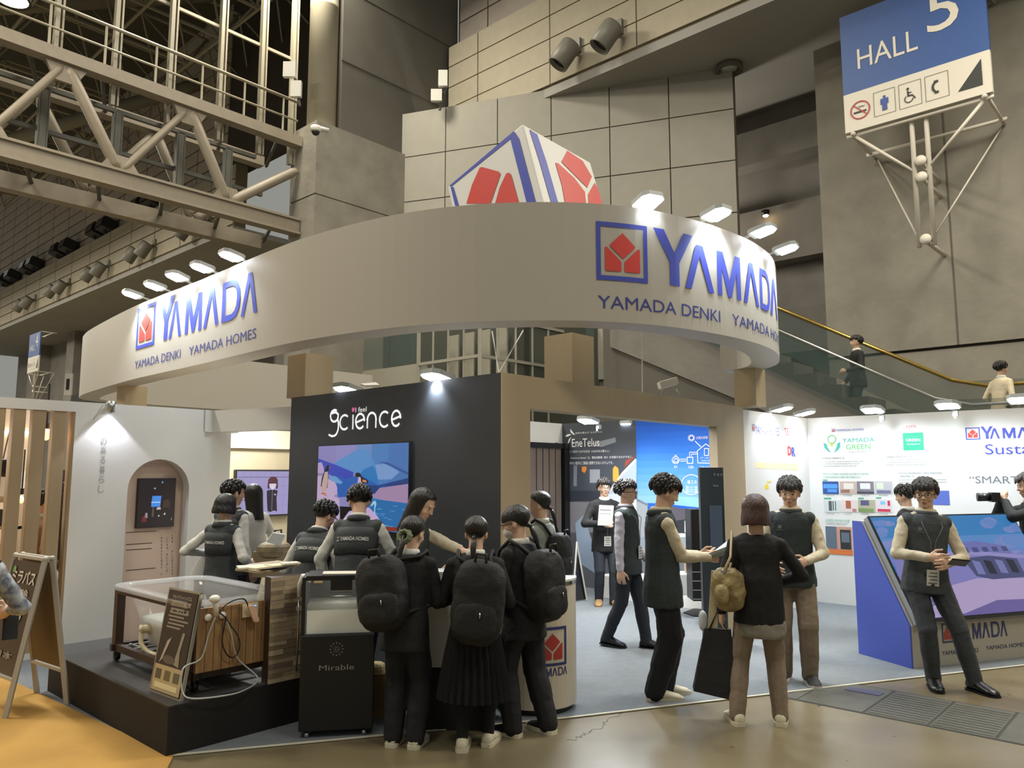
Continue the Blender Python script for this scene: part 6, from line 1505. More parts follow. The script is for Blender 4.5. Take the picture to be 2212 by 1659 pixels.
def person(label, pos, h, face, arms, lean=0, side=0, head=(0, 0), feet=((.075, 0, 0), (.075, 0, 0)), top='vest', top_mat='vest_grey', shirt='shirt_white', trousers='trouser_black', shoes='shoe_black', sole=None,
           hair='short', hair_mat='hair_black', skin='skin', v=.012, wide=1.0, group=None, lower='trousers', back_text=False, badge=None, glasses=False, mask=False, drop=0, hands=True, twist=0, hem=None, leg_w=1.0, chest_logo=False, collar=True, sleeve_len=1.0, lanyard=False, curl=.5, fringe=0, loose=0.0):
    """pos: ground point; face: compass heading of the gaze (0 = away from the photographer, 90 = to the right)"""
    global NP; NP += 1
    t = thing('person', label, 'person', (pos[0], pos[1], pos[2] if len(pos) > 2 else 0), group, -radians(face))
    P = V((0, 0, (.525 - drop) * h)); Rm = RY(radians(side)) @ RX(-radians(lean)) @ RZ(radians(twist))
    X = Rm @ V((1, 0, 0)); Y = Rm @ V((0, 1, 0)); U = Rm @ V((0, 0, 1))
    at = lambda x, y, z: P + X * x * h + Y * y * h + U * z * h
    N = at(0, 0, .305)
    nd = (U * .6 + ZV * .4 + V((0, .12, 0))).normalized()
    s = .141 * h
    HR = RZ(radians(-head[0])) @ RX(-radians(head[1])) @ (RX(-radians(lean * .25)))
    HO = N + nd * .020 * h          # chin level of the head frame
    hp = lambda x, y, z: HO + HR @ V((x * s, y * s, z * s))
    # joints
    S_ = {}; J = {}
    for sg, k in ((1, 0), (-1, 1)):
        sh = at(.099 * sg * wide, -.004, .258)
        wr = arms[k]
        tgt = V((wr[0] * sg, wr[1], wr[2]))
        pole = V((.5 * sg, -.6, -.8)) if len(wr) < 6 else V((wr[3] * sg, wr[4], wr[5]))
        el, wq = ik(sh, tgt, .172 * h, .15 * h, pole)
        hip = at(.05 * sg, 0, -.02); f = feet[k]; lift = f[3] if len(f) > 3 else 0
        an = V((f[0] * sg, f[1], .048 * h + lift)); kn, an = ik(hip, an, .237 * h, .231 * h, V((.12 * sg, 1, 0)))
        J[sg] = (sh, el, wq, hip, kn, an, f[2])
    # ---- body, one surface
    mb = MB().mat(skin)
    mb.rings([oval(at(0, 0, z), w_ * h * (.82 if z > .2 else .92 if z > .1 else .98), d_ * h * (.82 if z > .2 else .92), X, Y) for z, w_, d_ in TORSO])
    mb.capsule(N - U * .03 * h, HO + HR @ V((0, -.02 * s, .3 * s)), .036 * h, .034 * h, 14)
    E_ = lambda c, r: mb.ell(hp(*c), r[0] * s, r[1] * s, r[2] * s, HR, 16, 11)
    E_((0, -.05, .64), (.34, .43, .37)); E_((0, .06, .42), (.285, .33, .36)); E_((0, .12, .18), (.2, .22, .18)); E_((0, .24, .09), (.11, .1, .08))
    E_((0, .36, .58), (.2, .05, .045)); E_((0, .385, .44), (.042, .07, .13)); E_((0, .43, .36), (.062, .06, .05)); E_((0, .355, .225), (.1, .035, .022)); E_((0, .345, .185), (.085, .035, .022))
    for sg in (1, -1):
        E_((.335 * sg, -.02, .42), (.035, .085, .13)); E_((.15 * sg, .27, .36), (.09, .09, .1))
        sh, el, wq, hip, kn, an, toe = J[sg]
        mb.capsule(sh - U * .012 * h, el, .022 * h, .022 * h); mb.capsule(el, el + (wq - el) * .35, .024 * h, .023 * h); mb.capsule(el + (wq - el) * .3, wq, .023 * h, .0155 * h)
        mb.capsule(hip, kn, .052 * h, .033 * h); mb.capsule(kn, kn + (an - kn) * .4, .031 * h, .031 * h); mb.capsule(kn + (an - kn) * .35, an, .031 * h, .02 * h)
        mb.capsule(an, an + RZ(radians(-toe * sg)) @ V((0, .06 * h, -.030 * h)), .016 * h, .010 * h)
        # hand
        f = (wq - el).normalized(); ref = V((0, 1, 0)) if abs(f.z) > .75 else ZV
        sd = (ref - f * ref.dot(f)).normalized(); n_ = f.cross(sd) * (-sg); Lh = .102 * h
        mb.rings([oval(wq + f * x * Lh, w_ * Lh, t_ * Lh, sd, n_, 10) for x, w_, t_ in ((-.08, .17, .14), (.08, .2, .13), (.25, .25, .13), (.45, .26, .115), (.52, .22, .09))])
        cu = curl if not isinstance(curl, tuple) else curl[0 if sg > 0 else 1]
        for q, (o_, ln) in enumerate(((.2, .40), (.07, .46), (-.07, .43), (-.19, .34))):
            b = wq + f * .46 * Lh + sd * o_ * Lh * 1.05; d1 = (f * cos(cu * .7) + n_ * sin(cu * .7) + sd * o_ * .25).normalized(); d2 = (f * cos(cu * 1.7) + n_ * sin(cu * 1.7)).normalized()
            m_ = b + d1 * ln * .5 * Lh; mb.capsule(b - f * .04 * Lh, m_, .058 * Lh, .052 * Lh, 8); mb.capsule(m_, m_ + d2 * ln * .48 * Lh, .052 * Lh, .043 * Lh, 8)
        b = wq + f * .12 * Lh + sd * .18 * Lh; m_ = b + (f * .7 + sd * .7 + n_ * .25).normalized() * .26 * Lh; mb.capsule(b, m_, .08 * Lh, .065 * Lh, 8); mb.capsule(m_, m_ + (f * .9 + sd * .2 + n_ * .45).normalized() * .24 * Lh, .065 * Lh, .05 * Lh, 8)
    mk('body', mb, t, True, True, vox(v * .62 if v < .02 else v, 1))
    # ---- face pieces
    if not mask or True:
        for sg in (1, -1):
            mb = MB().mat('eye_white'); mb.ell(hp(.135 * sg, .335, .475), .06 * s, .028 * s, .026 * s, HR, 10, 6); mb.mat('eye_dark'); mb.ell(hp(.135 * sg, .352, .475), .028 * s, .016 * s, .025 * s, HR, 8, 6); mk('eye', mb, t, True, True)
            mb = MB().mat(hair_mat); mb.ell(hp(.14 * sg, .365, .565), .085 * s, .025 * s, .016 * s, HR @ RY(radians(6 * sg)), 10, 6); mk('eyebrow', mb, t, True, True)
        mb = MB().mat('lip'); mb.ell(hp(0, .372, .225), .085 * s, .025 * s, .016 * s, HR, 12, 6); mb.ell(hp(0, .366, .195), .07 * s, .022 * s, .014 * s, HR, 12, 6); mk('lips', mb, t, True, True)
    if mask:
        mb = MB().mat('mask_white'); mb.ell(hp(0, .26, .22), .25 * s, .23 * s, .2 * s, HR, 16, 9)
        for sg in (1, -1): mb.tube([hp(.23 * sg, .25, .3), hp(.33 * sg, .0, .42)], .008 * s, 5)
        mk('face_mask', mb, t, True, True)
    if glasses:
        mb = MB().mat('glass_frame')
        for sg in (1, -1):
            c = [hp(.15 * sg + .105 * cos(a), .43, .47 + .08 * sin(a)) for a in [2 * pi * i / 12 for i in range(13)]]; mb.tube(c, .008 * s, 5); mb.tube([hp(.255 * sg, .42, .5), hp(.345 * sg, .02, .48)], .012 * s, 5)
        mb.tube([hp(-.045, .44, .48), hp(.045, .44, .48)], .012 * s, 5); mk('glasses', mb, t, True, True)
    # ---- hair
    mb = MB().mat(hair_mat); na = 28; cols = []
    drop_ = {'short': 0, 'crop': 0, 'bob': .36, 'bobL': .52, 'long': 1.25, 'tied': 0, 'fluffy': .0}[hair]
    puff = {'bob': 1.2, 'bobL': 1.25, 'long': 1.12, 'fluffy': 1.16, 'tied': 1.15}.get(hair, 1.12)
    for i in range(na):
        a = 2 * pi * i / na; fr = cos(a)        # 1 = front
        if hair in ('short', 'crop', 'fluffy', 'tied'):
            lim = 56 + fringe if fr > .75 else (56 + fringe + (92 - 56 - fringe) * (.75 - fr) / .75 if fr > 0 else 98 + 44 * min(1, -fr * 1.8))
        else: lim = 60 + fringe if fr > .62 else 98
        col = []
        npt = 9
        for k in range(npt + 1):
            th = radians(lim) * k / npt; rr_ = puff * (1 + .025 * sin(5 * a + 3 * th + NP) * (th > .2) + .015 * sin(11 * a + NP))
            if hair in ('short', 'fluffy', 'crop', 'tied') and th > 1.5: rr_ *= 1 - .08 * (th - 1.5) * 1.6
            col.append((.35 * rr_ * sin(th) * sin(a), -.05 + .44 * rr_ * sin(th) * cos(a), .62 + .385 * rr_ * cos(th)))
        lx, ly, lz = col[-1]
        if drop_ and fr <= .62:
            for k in range(1, 5):
                q = k / 4; fl_ = 1 + (.10 if hair != 'long' else -.12) * sin(q * 2.2); back = (.04 if fr < 0 else .02) * (hair == 'long') * q
                col.append((lx * fl_, (ly + .05) * fl_ - .05 - back, lz - drop_ * q + .02 * sin(7 * a)))
        else:
            for k in range(1, 5): col.append((lx * (1 - .012 * k), ly * (1 - .012 * k), lz - .004 * k))
        ex, ey, ez = col[-1]
        col.append((ex * .86, (ey + .05) * .86 - .05, ez + .02)); col.append((ex * .7, (ey + .05) * .7 - .05, min(ez + .15 + drop_ * .8, .5)))
        cols.append(col)
    Rg = [[hp(*cols[i][k]) for i in range(na)] for k in range(1, len(cols[0]))]
    mb.rings(Rg[::-1])
    if hair == 'tied':
        pb = hp(0, -.44, .26); dn_ = (HR @ V((0, -.05, -1)) - Y * .05).normalized(); mb.capsule(hp(0, -.34, .34), pb, .12 * s, .07 * s, 10); mb.tube([pb, pb + dn_ * .2 * s - Y * .05 * s, pb + dn_ * .5 * s - Y * .05 * s, pb + dn_ * (.8 + .5 * fringe / 40) * s], [.06 * s, .11 * s, .09 * s, .02 * s], 10)
    if hair in ('short', 'fluffy', 'crop'):
        rs = random.Random(NP * 7 + 3); nl = 96 if hair == 'fluffy' else 80; kk = {'fluffy': 1.0, 'short': .7, 'crop': .45}[hair]
        for i in range(nl):
            a = 2.4 * i + rs.random() * .3; th = radians(4 + 92 * ((i + .5) / nl) ** .62 * (1 if cos(a) < .3 else .62)); sd_ = lambda th_, a_, r_: hp(.35 * r_ * sin(th_) * sin(a_), -.05 + .44 * r_ * sin(th_) * cos(a_), .62 + .385 * r_ * cos(th_))
            r0 = puff * .99; da = rs.uniform(-.16, .16); dth = rs.uniform(.45, .7); w0 = rs.uniform(.06, .1) * s
            mb.tube([sd_(th, a, r0), sd_(th + dth * .45, a + da * .4, r0 + .025 * kk), sd_(th + dth, a + da, r0 - .02 + .06 * kk * rs.random())], [w0, w0, .012 * s], 6)
    if fringe and hair != 'tied':
        for i in range(9):
            x = -.26 + .065 * i; mb.tube([hp(x * .7, .30, .93), hp(x, .40, .76), hp(x * 1.08 + .02 * sin(i * 3), .40, .62 - .002 * fringe + .02 * sin(i * 2.3))], [.05 * s, .055 * s, .015 * s], 6)
    hm = mk('hair', mb, t, True, True); sb = hm.modifiers.new('sub', 'SUBSURF'); sb.levels = 1; sb.render_levels = 1
    # ---- legs and shoes
    if lower == 'trousers':
        mb = MB().mat(trousers); mb.rings([oval(at(0, 0, z), w_ * h + .006, d_ * h + .007, X, Y) for z, w_, d_ in TORSO[:4]])
        for sg in (1, -1):
            sh, el, wq, hip, kn, an, toe = J[sg]; lw = leg_w
            mb.capsule(hip, kn, .060 * h, .045 * h * lw); mb.capsule(kn, kn + (an - kn) * .5, .045 * h * lw, .043 * h * lw); mb.capsule(kn + (an - kn) * .5, an + (kn - an) * -.03, .043 * h * lw, .036 * h * lw)
        mk('trousers', mb, t, True, True, vox(v, 2, .012, .09))
    elif lower == 'skirt':
        mb = MB().mat(trousers); Rr = []
        for k, (z, w_) in enumerate(((.055, .085), (-.02, .105), (-.12, .125), (-.22, .142), (-.315, .155))):
            Rr.append([P + V((w_ * h * cos(a), w_ * h * .72 * sin(a), z * h)) * 1 + V((cos(a), sin(a), 0)) * (.004 + .0035 * k) * (1 if i % 2 else -1) for i, a in enumerate([2 * pi * j / 56 for j in range(56)])])
        mb.rings(Rr); mk('skirt', mb, t, False, True)
        for sg in (1, -1):
            kn, an = J[sg][4], J[sg][5]; mb = MB().mat('sock_black'); mb.capsule(kn + (an - kn) * .32, kn + (an - kn) * .5, .035 * h, .035 * h); mb.capsule(kn + (an - kn) * .5, an, .035 * h, .025 * h); mk('sock', mb, t, True, True)
    for sg in (1, -1):
        an, toe = J[sg][5], J[sg][6]; f = feet[0 if sg > 0 else 1]; lift = f[3] if len(f) > 3 else 0
        Rt = RZ(radians(-toe * sg)); Rp = Rt @ (RX(-radians(lift * 200)) if lift else Matrix.Identity(3)); base = V((an.x, an.y, an.z - .048 * h)); fp = lambda x, y, z: base + Rp @ V((x * h, y * h, z * h))
        mb = MB().mat(shoes); Rr = []
        for y, w_, z1 in ((-.040, .014, .034), (-.034, .023, .052), (-.01, .027, .062), (.018, .028, .060), (.05, .030, .045), (.085, .031, .034), (.108, .026, .028), (.121, .013, .018)):
            Rr.append([fp(w_ * cos(a), y, .006 + (z1 - .006) * (.5 + .5 * sin(a)) * (1 if sin(a) > 0 else 1)) for a in [2 * pi * j / 12 for j in range(12)]])
        mb.rings(Rr); so = mk('shoe', mb, t, True, True)
        mb = MB().mat(sole or shoes); pr_ = [(-.043, .019), (-.028, .028), (.02, .029), (.07, .033), (.1, .029), (.123, .015)]
        out = [(w_, y) for y, w_ in pr_] + [(-w_, y) for y, w_ in pr_[::-1]]; hs = .017 if sole else .009
        mb.prism([fp(x, y, 0.0) for x, y in out], Rp @ V((0, 0, hs * h))); mk('sole', mb, so, False, True)
    # ---- upper clothes
    hm_ = hem if hem is not None else (-.07 if top == 'vest' else -.11)

    def shell(e, z0, z1, m_, nm, extra=None, disp=.01, sm=2):
        mb = MB().mat(m_); Rr = []
        zz = [r_ for r_ in TORSO if z0 < r_[0] < z1]
        def ip(z):
            if z <= TORSO[0][0]: return (.092 + loose * .3, .068)
            for i in range(len(TORSO) - 1):
                if TORSO[i][0] <= z <= TORSO[i + 1][0]:
                    q = (z - TORSO[i][0]) / (TORSO[i + 1][0] - TORSO[i][0]); return tuple(TORSO[i][j] * (1 - q) + TORSO[i + 1][j] * q for j in (1, 2))
            return TORSO[-1][1:]
        lv = [z0] + [r_[0] for r_ in zz] + [z1]
        for z in lv:
            w_, d_ = ip(z)
            if z < .12: w_ = max(w_, .086 + loose); d_ = max(d_, .064 + loose * .6)
            if z < 0: w_ = max(w_, .097) + .05 * -z; d_ = max(d_, .074) + .05 * -z
            Rr.append(oval(at(0, 0, z), w_ * h * wide + e, d_ * h + e, X, Y))
        mb.rings(Rr)
        if extra: extra(mb)
        return mk(nm, mb, t, True, True, vox(v, sm, disp, .07))

    def sleeves(mb, ex=0.0):
        for sg in (1, -1):
            sh, el, wq = J[sg][:3]; wq = el + (wq - el) * sleeve_len
            mb.capsule(sh - U * .006 * h, el, .033 * h + ex, .031 * h + ex); mb.capsule(el, wq - (wq - el) * .06, .031 * h + ex, .0235 * h + ex)
            mb.capsule(sh - U * .006 * h, at(.05 * sg, 0, .275), .033 * h + ex, .03 * h + ex)
    if top == 'vest':
        shell(.006, -.04, .3, shirt, 'shirt', sleeves, .019)

        def caps(mb):
            for sg in (1, -1): mb.ell(J[sg][0] - X * sg * .014 * h, .036 * h, .046 * h, .04 * h)
        shell(.019, hm_, .296, top_mat, 'vest', caps, .008)
        if collar:
            mb = MB().mat(shirt); mb.rings([oval(N + U * z * h - Y * .002 * h, r_ * h, r_ * h, X, Y) for z, r_ in ((-.012, .05), (.012, .046), (.018, .041), (.0, .038))]); mk('collar', mb, t, True, True)
            mb = MB().mat(top_mat); mb.rings([oval(N + U * z * h - Y * .006 * h, r_ * h, r_ * h, X, Y) for z, r_ in ((-.02, .062), (.002, .054), (.006, .049), (-.012, .049))]); mk('vest_collar', mb, t, True, True)
        if back_text:
            mb = MB().mat(top_mat); Rr = []
            Rr = [oval(at(0, 0, z), w_ * h * wide + .028 - (.004 if z > .2 else 0), d_ * h + .031, X, Y, 24)[12 + 1:24] for z, w_, d_ in ((.125, .086, .061), (.17, .09, .062), (.215, .097, .062), (.25, .097, .058))]
            mb.add([p for r_ in Rr for p in r_], [(i * 11 + j, i * 11 + j + 1, (i + 1) * 11 + j + 1, (i + 1) * 11 + j) for i in range(3) for j in range(10)])
            mk('back_yoke', mb, t, True, True, lambda o: setattr(o.modifiers.new('s', 'SOLIDIFY'), 'thickness', .006))
    elif top in ('jacket', 'blouse'):
        shell(.016 if top == 'jacket' else .01, hm_, .296, top_mat, 'jacket' if top == 'jacket' else 'blouse', lambda mb: sleeves(mb, .006 if top == 'jacket' else .0), .01)
        if collar:
            mb = MB().mat(shirt); mb.rings([oval(N + U * z * h, r_ * h, r_ * h, X, Y) for z, r_ in ((-.015, .047), (.008, .043), (.016, .039), (.0, .037))]); mk('collar', mb, t, True, True)

    def back_pt(x, z, off=.036):
        w_ = .098 * h * wide + .02; d_ = .062 * h + off; xx = max(-.98, min(.98, x * h / w_)); return at(x, -(d_ * sqrt(1 - xx * xx)) / h, z)
    if back_text:
        vs, fs, _ = glyphs('YAMADA HOMES', .03); mb = MB().mat('letter_white'); mb.add([back_pt(-.062 + .134 * x, .185 + .018 * y) for x, y in vs], fs)
        mb.add([back_pt(-.082 + .015 * x, .184 + .019 * y) for x, y in ((0, 0), (1, 0), (1, .15), (0, .15), (0, .85), (1, .85), (1, 1), (0, 1), (.35, .2), (.65, .2), (.5, .75))], [(0, 1, 2, 3), (4, 5, 6, 7), (8, 9, 10)])
        mk('lettering', mb, t, False, True)
    if chest_logo:
        mb = MB().mat('lace_grey')
        w_ = .098 * h; cp_ = lambda x, z: at(x, (.062 * h + .025) * sqrt(max(0, 1 - (x * h / (w_ + .02)) ** 2)) / h, z)
        for q in ((.045, .215, .062, .232), (.038, .207, .07, .21)): mb.add([cp_(q[0], q[1]), cp_(q[2], q[1]), cp_(q[2], q[3]), cp_(q[0], q[3])], [(0, 1, 2, 3)])
        mk('chest_mark', mb, t, False, True)
    if lanyard:
        bx, bz = lanyard if isinstance(lanyard, tuple) else (0, .08)
        c = at(bx, .062 + .03 / h * 1.0 + .004, bz)
        for sg in (1, -1):
            mb = MB().mat('lace_grey'); mb.tube([N + X * .04 * h * sg - U * .0 * h, at(.045 * sg + bx * .3, .062 + .018, .24), at(bx + .012 * sg, .062 + .022, .17), c + U * .04 * h], .0032, 5); mk('lanyard_cord', mb, t, True, True)
        mb = MB().mat('badge'); mb.para(c - X * .028 * h - U * .04 * h, X * .056 * h, Y * .003, U * .075 * h); bd = mk('name_badge', mb, t, False, True)
        mb = MB().mat('lace_grey'); 
        for k in range(4): mb.para(c - X * .02 * h - U * (.03 - .016 * k) * h + Y * .004, X * (.04 - .006 * (k % 2)) * h, Y * .001, U * .006 * h)
        mk('badge_print', mb, bd, False, True)
    return t, dict(at=at, J=J, hp=hp, h=h, s=s, X=X, Y=Y, U=U, N=N, HR=HR)


def held(name, label, cat, pt_, build, group=None):
    """a thing carried by a person: built in the person's own frame, but a top-level object"""
    o = thing(name, label, cat, pt_.location, group, pt_.rotation_euler.z); build(o); return o


def backpack(pt_, K, label, c, w_=.15, hh=.21, d_=.085, rot=0, m_='pack_black', straps=True):
    at, h, X, Y, U = K['at'], K['h'], K['X'], K['Y'], K['U']

    def b(o):
        Mx = Matrix((X, Y, U)).transposed() @ RY(radians(rot))
        C_ = at(c[0] / h, c[1] / h, c[2] / h)
        mb = MB().mat(m_); mb.ell(C_, w_, d_, hh, Mx, 22, 13, .62); mk('pack_body', mb, o, True, True, vox(.014, 2, .02, .09))
        mb = MB().mat(m_); mb.ell(C_ + Mx @ V((0, -d_ * .62, -hh * .40)), w_ * .84, d_ * .48, hh * .46, Mx, 20, 11, .6); mk('front_pocket', mb, o, True, True, vox(.014, 2, .01, .06))
        mb = MB().mat(m_); mb.tube([C_ + Mx @ V((x, .02 - d_, z)) for x, z in ((-.035, hh * .92), (-.03, hh * 1.12), (.03, hh * 1.12), (.035, hh * .92))], .009, 8); mk('handle', mb, o, True, True)
        mb = MB().mat('steel'); mb.tube([C_ + Mx @ V((w_ * .2, -d_ * 1.12, -hh * .2)), C_ + Mx @ V((w_ * .2, -d_ * 1.14, -hh * .32))], .005, 6); mk('zip_pull', mb, o, True, True)
        if straps:
            for sg in (1, -1):
                mb = MB().mat(m_); mb.tube([C_ + Mx @ V((sg * .06, d_ * .4, hh * .8)), at(.072 * sg, -.05, .29), at(.078 * sg, .0, .315), at(.078 * sg, .062, .27), at(.09 * sg, .078, .18), at(.105 * sg, .03, .08), C_ + Mx @ V((sg * w_ * .8, d_ * .3, -hh * .6))], .014, 8); mk('strap', mb, o, True, True)
    return held('backpack', label, 'backpack', pt_, b)


st0 = ((.07, 0, 8), (.07, 0, 8))
# 1 woman with bob holding a clear bag
h = 1.53
p1, K1 = person('woman with a dark bob in a lettered grey vest, back turned, holding a clear bag', (-2.6, 7.0), h, 22, ((.20, .16, .90, .6, -.3, -.9), (.30, .10, .98, .5, -1, -.5)), hair='bob', back_text=True, lean=2, v=.014, head=(0, 8), lower='trousers', hem=-.1)
def b(o):
    mb = MB().mat('bag_film' if 'bag_film' in MATS else mat('bag_film', 'd9d8d2', .25, alpha=.45).name)
    w0 = K1['J'][-1][2] + V((-.03, .03, -.03)); Rr = []
    for z, r_ in ((.06, .02), (0, .035), (-.1, .09), (-.25, .13), (-.42, .15), (-.5, .13)):
        Rr.append([w0 + V((-.09 * (-z) / .5, 0, z)) + V((cos(a) * r_ * (1 + .12 * sin(5 * a)), sin(a) * r_ * .6, .01 * sin(3 * a))) for a in [2 * pi * j / 20 for j in range(20)]])
    mb.rings(Rr); mk('film', mb, o, True, True)
held('plastic_bag', 'crumpled translucent plastic bag in the hand of the bob-haired woman', 'bag', p1, b)
# 2 man behind her, 3 woman in white blouse
person('man with short black hair behind the bob-haired woman, back turned in a grey vest', (-2.68, 7.45), 1.66, 30, ((.24, .05, .8), (.24, .05, .8)), back_text=True, v=.016, head=(15, 4))
person('woman with long black hair in a white blouse looking left beside the lilac display', (-2.69, 8.08), 1.61, -62, ((.2, .18, .95), (.2, .2, .95)), hair='long', top='blouse', top_mat='shirt_white', v=.016, head=(0, 8), loose=.012, lower='trousers', hem=-.06)
# 4, 5 staff at the counter, back turned
person('man with glasses in a lettered grey vest leaning over behind the plank stand', (-1.68, 6.42), 1.6, 20, ((.2, .3, .85), (.2, .3, .85)), back_text=True, lean=20, head=(18, 22), glasses=True, drop=.045, feet=((.08, -.05, 8), (.08, -.05, 8)), v=.013)
person('tall man in a lettered grey vest bending over the black cabinet, back turned', (-1.24, 6.15), 1.69, 5, ((.26, .16, .78, 1, -.3, 0), (.26, .16, .78, 1, -.3, 0)), back_text=True, lean=14, head=(-22, 30), glasses=True, v=.012, wide=1.02, drop=.02)
# 6 woman staff facing right
p6, K6 = person('long-haired young woman in cream shirt and grey vest reaching to the right', (-.80, 5.98), 1.62, 105, ((.10, .30, .98, .9, -.2, -.8), (-.08, .52, 1.12, .3, .2, -.9)), hair='long', shirt='shirt_cream', skin='skin_pale', lean=8, head=(8, 24), v=.0115, sleeve_len=.7, curl=.6)
# 7-9 school girls from behind
p7, K7 = person('school girl with green hair tie, dark suit and backpack, leftmost of the three', (-.68, 5.08), 1.44, 14, ((.13, .27, .92, .3, -.3, -1), (.13, .27, .92, .3, -.3, -1)), top='jacket', top_mat='suit_black', shirt='shirt_white', hair='tied', head=(14, 16), lean=7, shoes='shoe_white', sole='shoe_white', v=.0115, hem=-.12, leg_w=1.25, fringe=20)
backpack(p7, K7, 'grey black slouching backpack on the leftmost school girl', (-.10, -.18, .185), .165, .235, .10, -10)
mat('scrunchie', '6f7a5c', .9, bump=.6, bscale=60)
mb = MB().mat('scrunchie'); c = K7['hp'](0, -.45, .27); mb.rings([[c + (K7['HR'] @ V((cos(a) * (.2 + q * .08), q2 * .1, sin(a) * (.2 + q * .08) * .85)) * K7['s']) * (1 + .08 * sin(9 * a)) for a in [2 * pi * j / 26 for j in range(26)]] for q, q2 in ((0, -1), (1, -.5), (1.2, 0), (1, .5), (0, 1), (-.8, .6), (-1, 0), (-.8, -.6), (0, -1))], closed_ends=False)
mk('scrunchie', mb, p7, True, True)
p8, K8 = person('school girl in pleated skirt and knee socks with backpack, middle of the three', (-.24, 5.04), 1.44, 6, ((.12, .24, .90, .5, -.3, -1), (.12, .24, .90, .5, -.3, -1)), top='jacket', top_mat='suit_black', hair='tied', head=(0, 12), lean=5, lower='skirt', trousers='suit_black', shoes='shoe_white', sole='shoe_white', feet=((.085, .07, 10), (.065, -.04, 4)), v=.0115, hem=-.06)
backpack(p8, K8, 'large black backpack with a silver zip pull on the middle school girl', (.05, -.18, .145), .165, .26, .10, 5)
p9, K9 = person('school girl with glasses, mask and long ponytail, rightmost of the three', (.08, 5.33), 1.50, -52, ((.13, .24, .96, .3, -.3, -1), (.13, .27, .96, .3, -.3, -1)), top='jacket', top_mat='suit_black', hair='tied', head=(-24, 14), lean=4, shoes='suit_black', sole='shoe_white', feet=((.10, -.12, 10), (.10, .02, 8)), v=.0115, hem=-.12, glasses=True, mask=True, leg_w=1.3, fringe=40)
backpack(p9, K9, 'dark brown black backpack on the girl with glasses beside the round podium', (.0, -.185, .17), .15, .235, .11, 0)
# 10 visitor behind the wood post
p10, K10 = person('person with a black backpack over a pale checked shirt, half hidden by the wood post', (.26, 6.85), 1.56, -60, ((.2, .2, .95), (.2, .2, .95)), top='blouse', top_mat='shirt_green' if mat('shirt_green', '7f8a80', .8, col2='a7aca2', scale=9) else '', hair='tied', head=(-20, 10), v=.016, trousers='trouser_navy')
backpack(p10, K10, 'black backpack on the visitor behind the wood post', (0, -.17, .18), .14, .2, .09, 0)
# 11 man holding up paper in the room
p11, K11 = person('man with glasses in a black jacket holding a printed sheet near the car poster', (1.23, 10.35), 1.66, 172, ((.08, .22, 1.06, .9, -.2, -.5), (.20, .10, .92)), top='jacket', top_mat='suit_black', trousers='trouser_navy', shoes='shoe_tan' if mat('shoe_tan', '9c7c52', .5) else '', glasses=True, hair='short', fringe=14, v=.015, lanyard=(.0, -.02), feet=((.09, .0, 18), (.08, .1, 14)))
def b(o):
    q = K11['J'][1][2]; mb = MB().mat('badge'); mb.para(q + V((-.11, .05, -.02)), V((.2, .02, .01)), V((0, -.004, 0)), V((-.02, .02, .26))); mk('sheet', mb, o, False, True)
    mb = MB().mat('lace_grey')
    for i in range(4): mb.para(q + V((-.09, .056 + .015 * i * .3, .04 + .045 * i)), V((.15, .015, .008)), V((0, -.002, 0)), V((0, 0, .01 if i % 2 else .022)))
    mk('print', mb, o, False, True)
held('paper_sheet', 'white printed sheet held up by the man near the car poster', 'papers', p11, b)
# 12 walking man
p12, K12 = person('man with glasses in lilac shirt and dark vest walking to the right', (1.15, 7.85), 1.66, 118, ((.19, .0, .76, .3, -1, 0), (.15, .16, .84)), shirt='shirt_lilac', top_mat='vest_green', trousers='trouser_navy', shoes='shoe_black', glasses=True, hair='crop', lanyard=(.0, .04), feet=((.06, -.20, 4, .02), (.05, .17, 4)), v=.0115, head=(-6, 2), hem=-.09)
# 13 young man reading papers, profile
p13, K13 = person('young man in cream shirt and dark vest standing in profile reading leaflets', (1.17, 6.12), 1.71, 84, ((.04, .36, 1.06, .3, -.8, -1), (.10, .34, 1.06, .3, -.8, -1)), shirt='shirt_cream', top_mat='vest_green', trousers='trouser_black', shoes='shoe_white', sole='shoe_white', hair='fluffy', fringe=14, head=(0, 20), v=.0105, feet=((.06, -.09, 6), (.07, .02, 6)), leg_w=1.35, hem=-.12, skin='skin')
def b(o):
    q = (K13['J'][1][2] + K13['J'][-1][2]) / 2
    mb = MB().mat(ink('8f948c')); mb.prism([q + V(v_) for v_ in ((-.1, -.1, -.015), (.1, -.1, -.02), (.1, .12, .01), (.1, .25, .1), (-.1, .25, .1), (-.1, .12, .01))], V((0, -.006, .014))); mk('leaflet', mb, o, False, True)
    mb = MB().mat(ink('5d625e')); mb.prism([q + V(v_) for v_ in ((-.09, -.06, .004), (.09, -.06, .004), (.09, .1, .03), (-.09, .1, .03))], V((0, 0, .006))); mk('leaflet_cover', mb, o, False, True)
held('leaflets', 'open leaflets in the hands of the young man in profile', 'papers', p13, b)
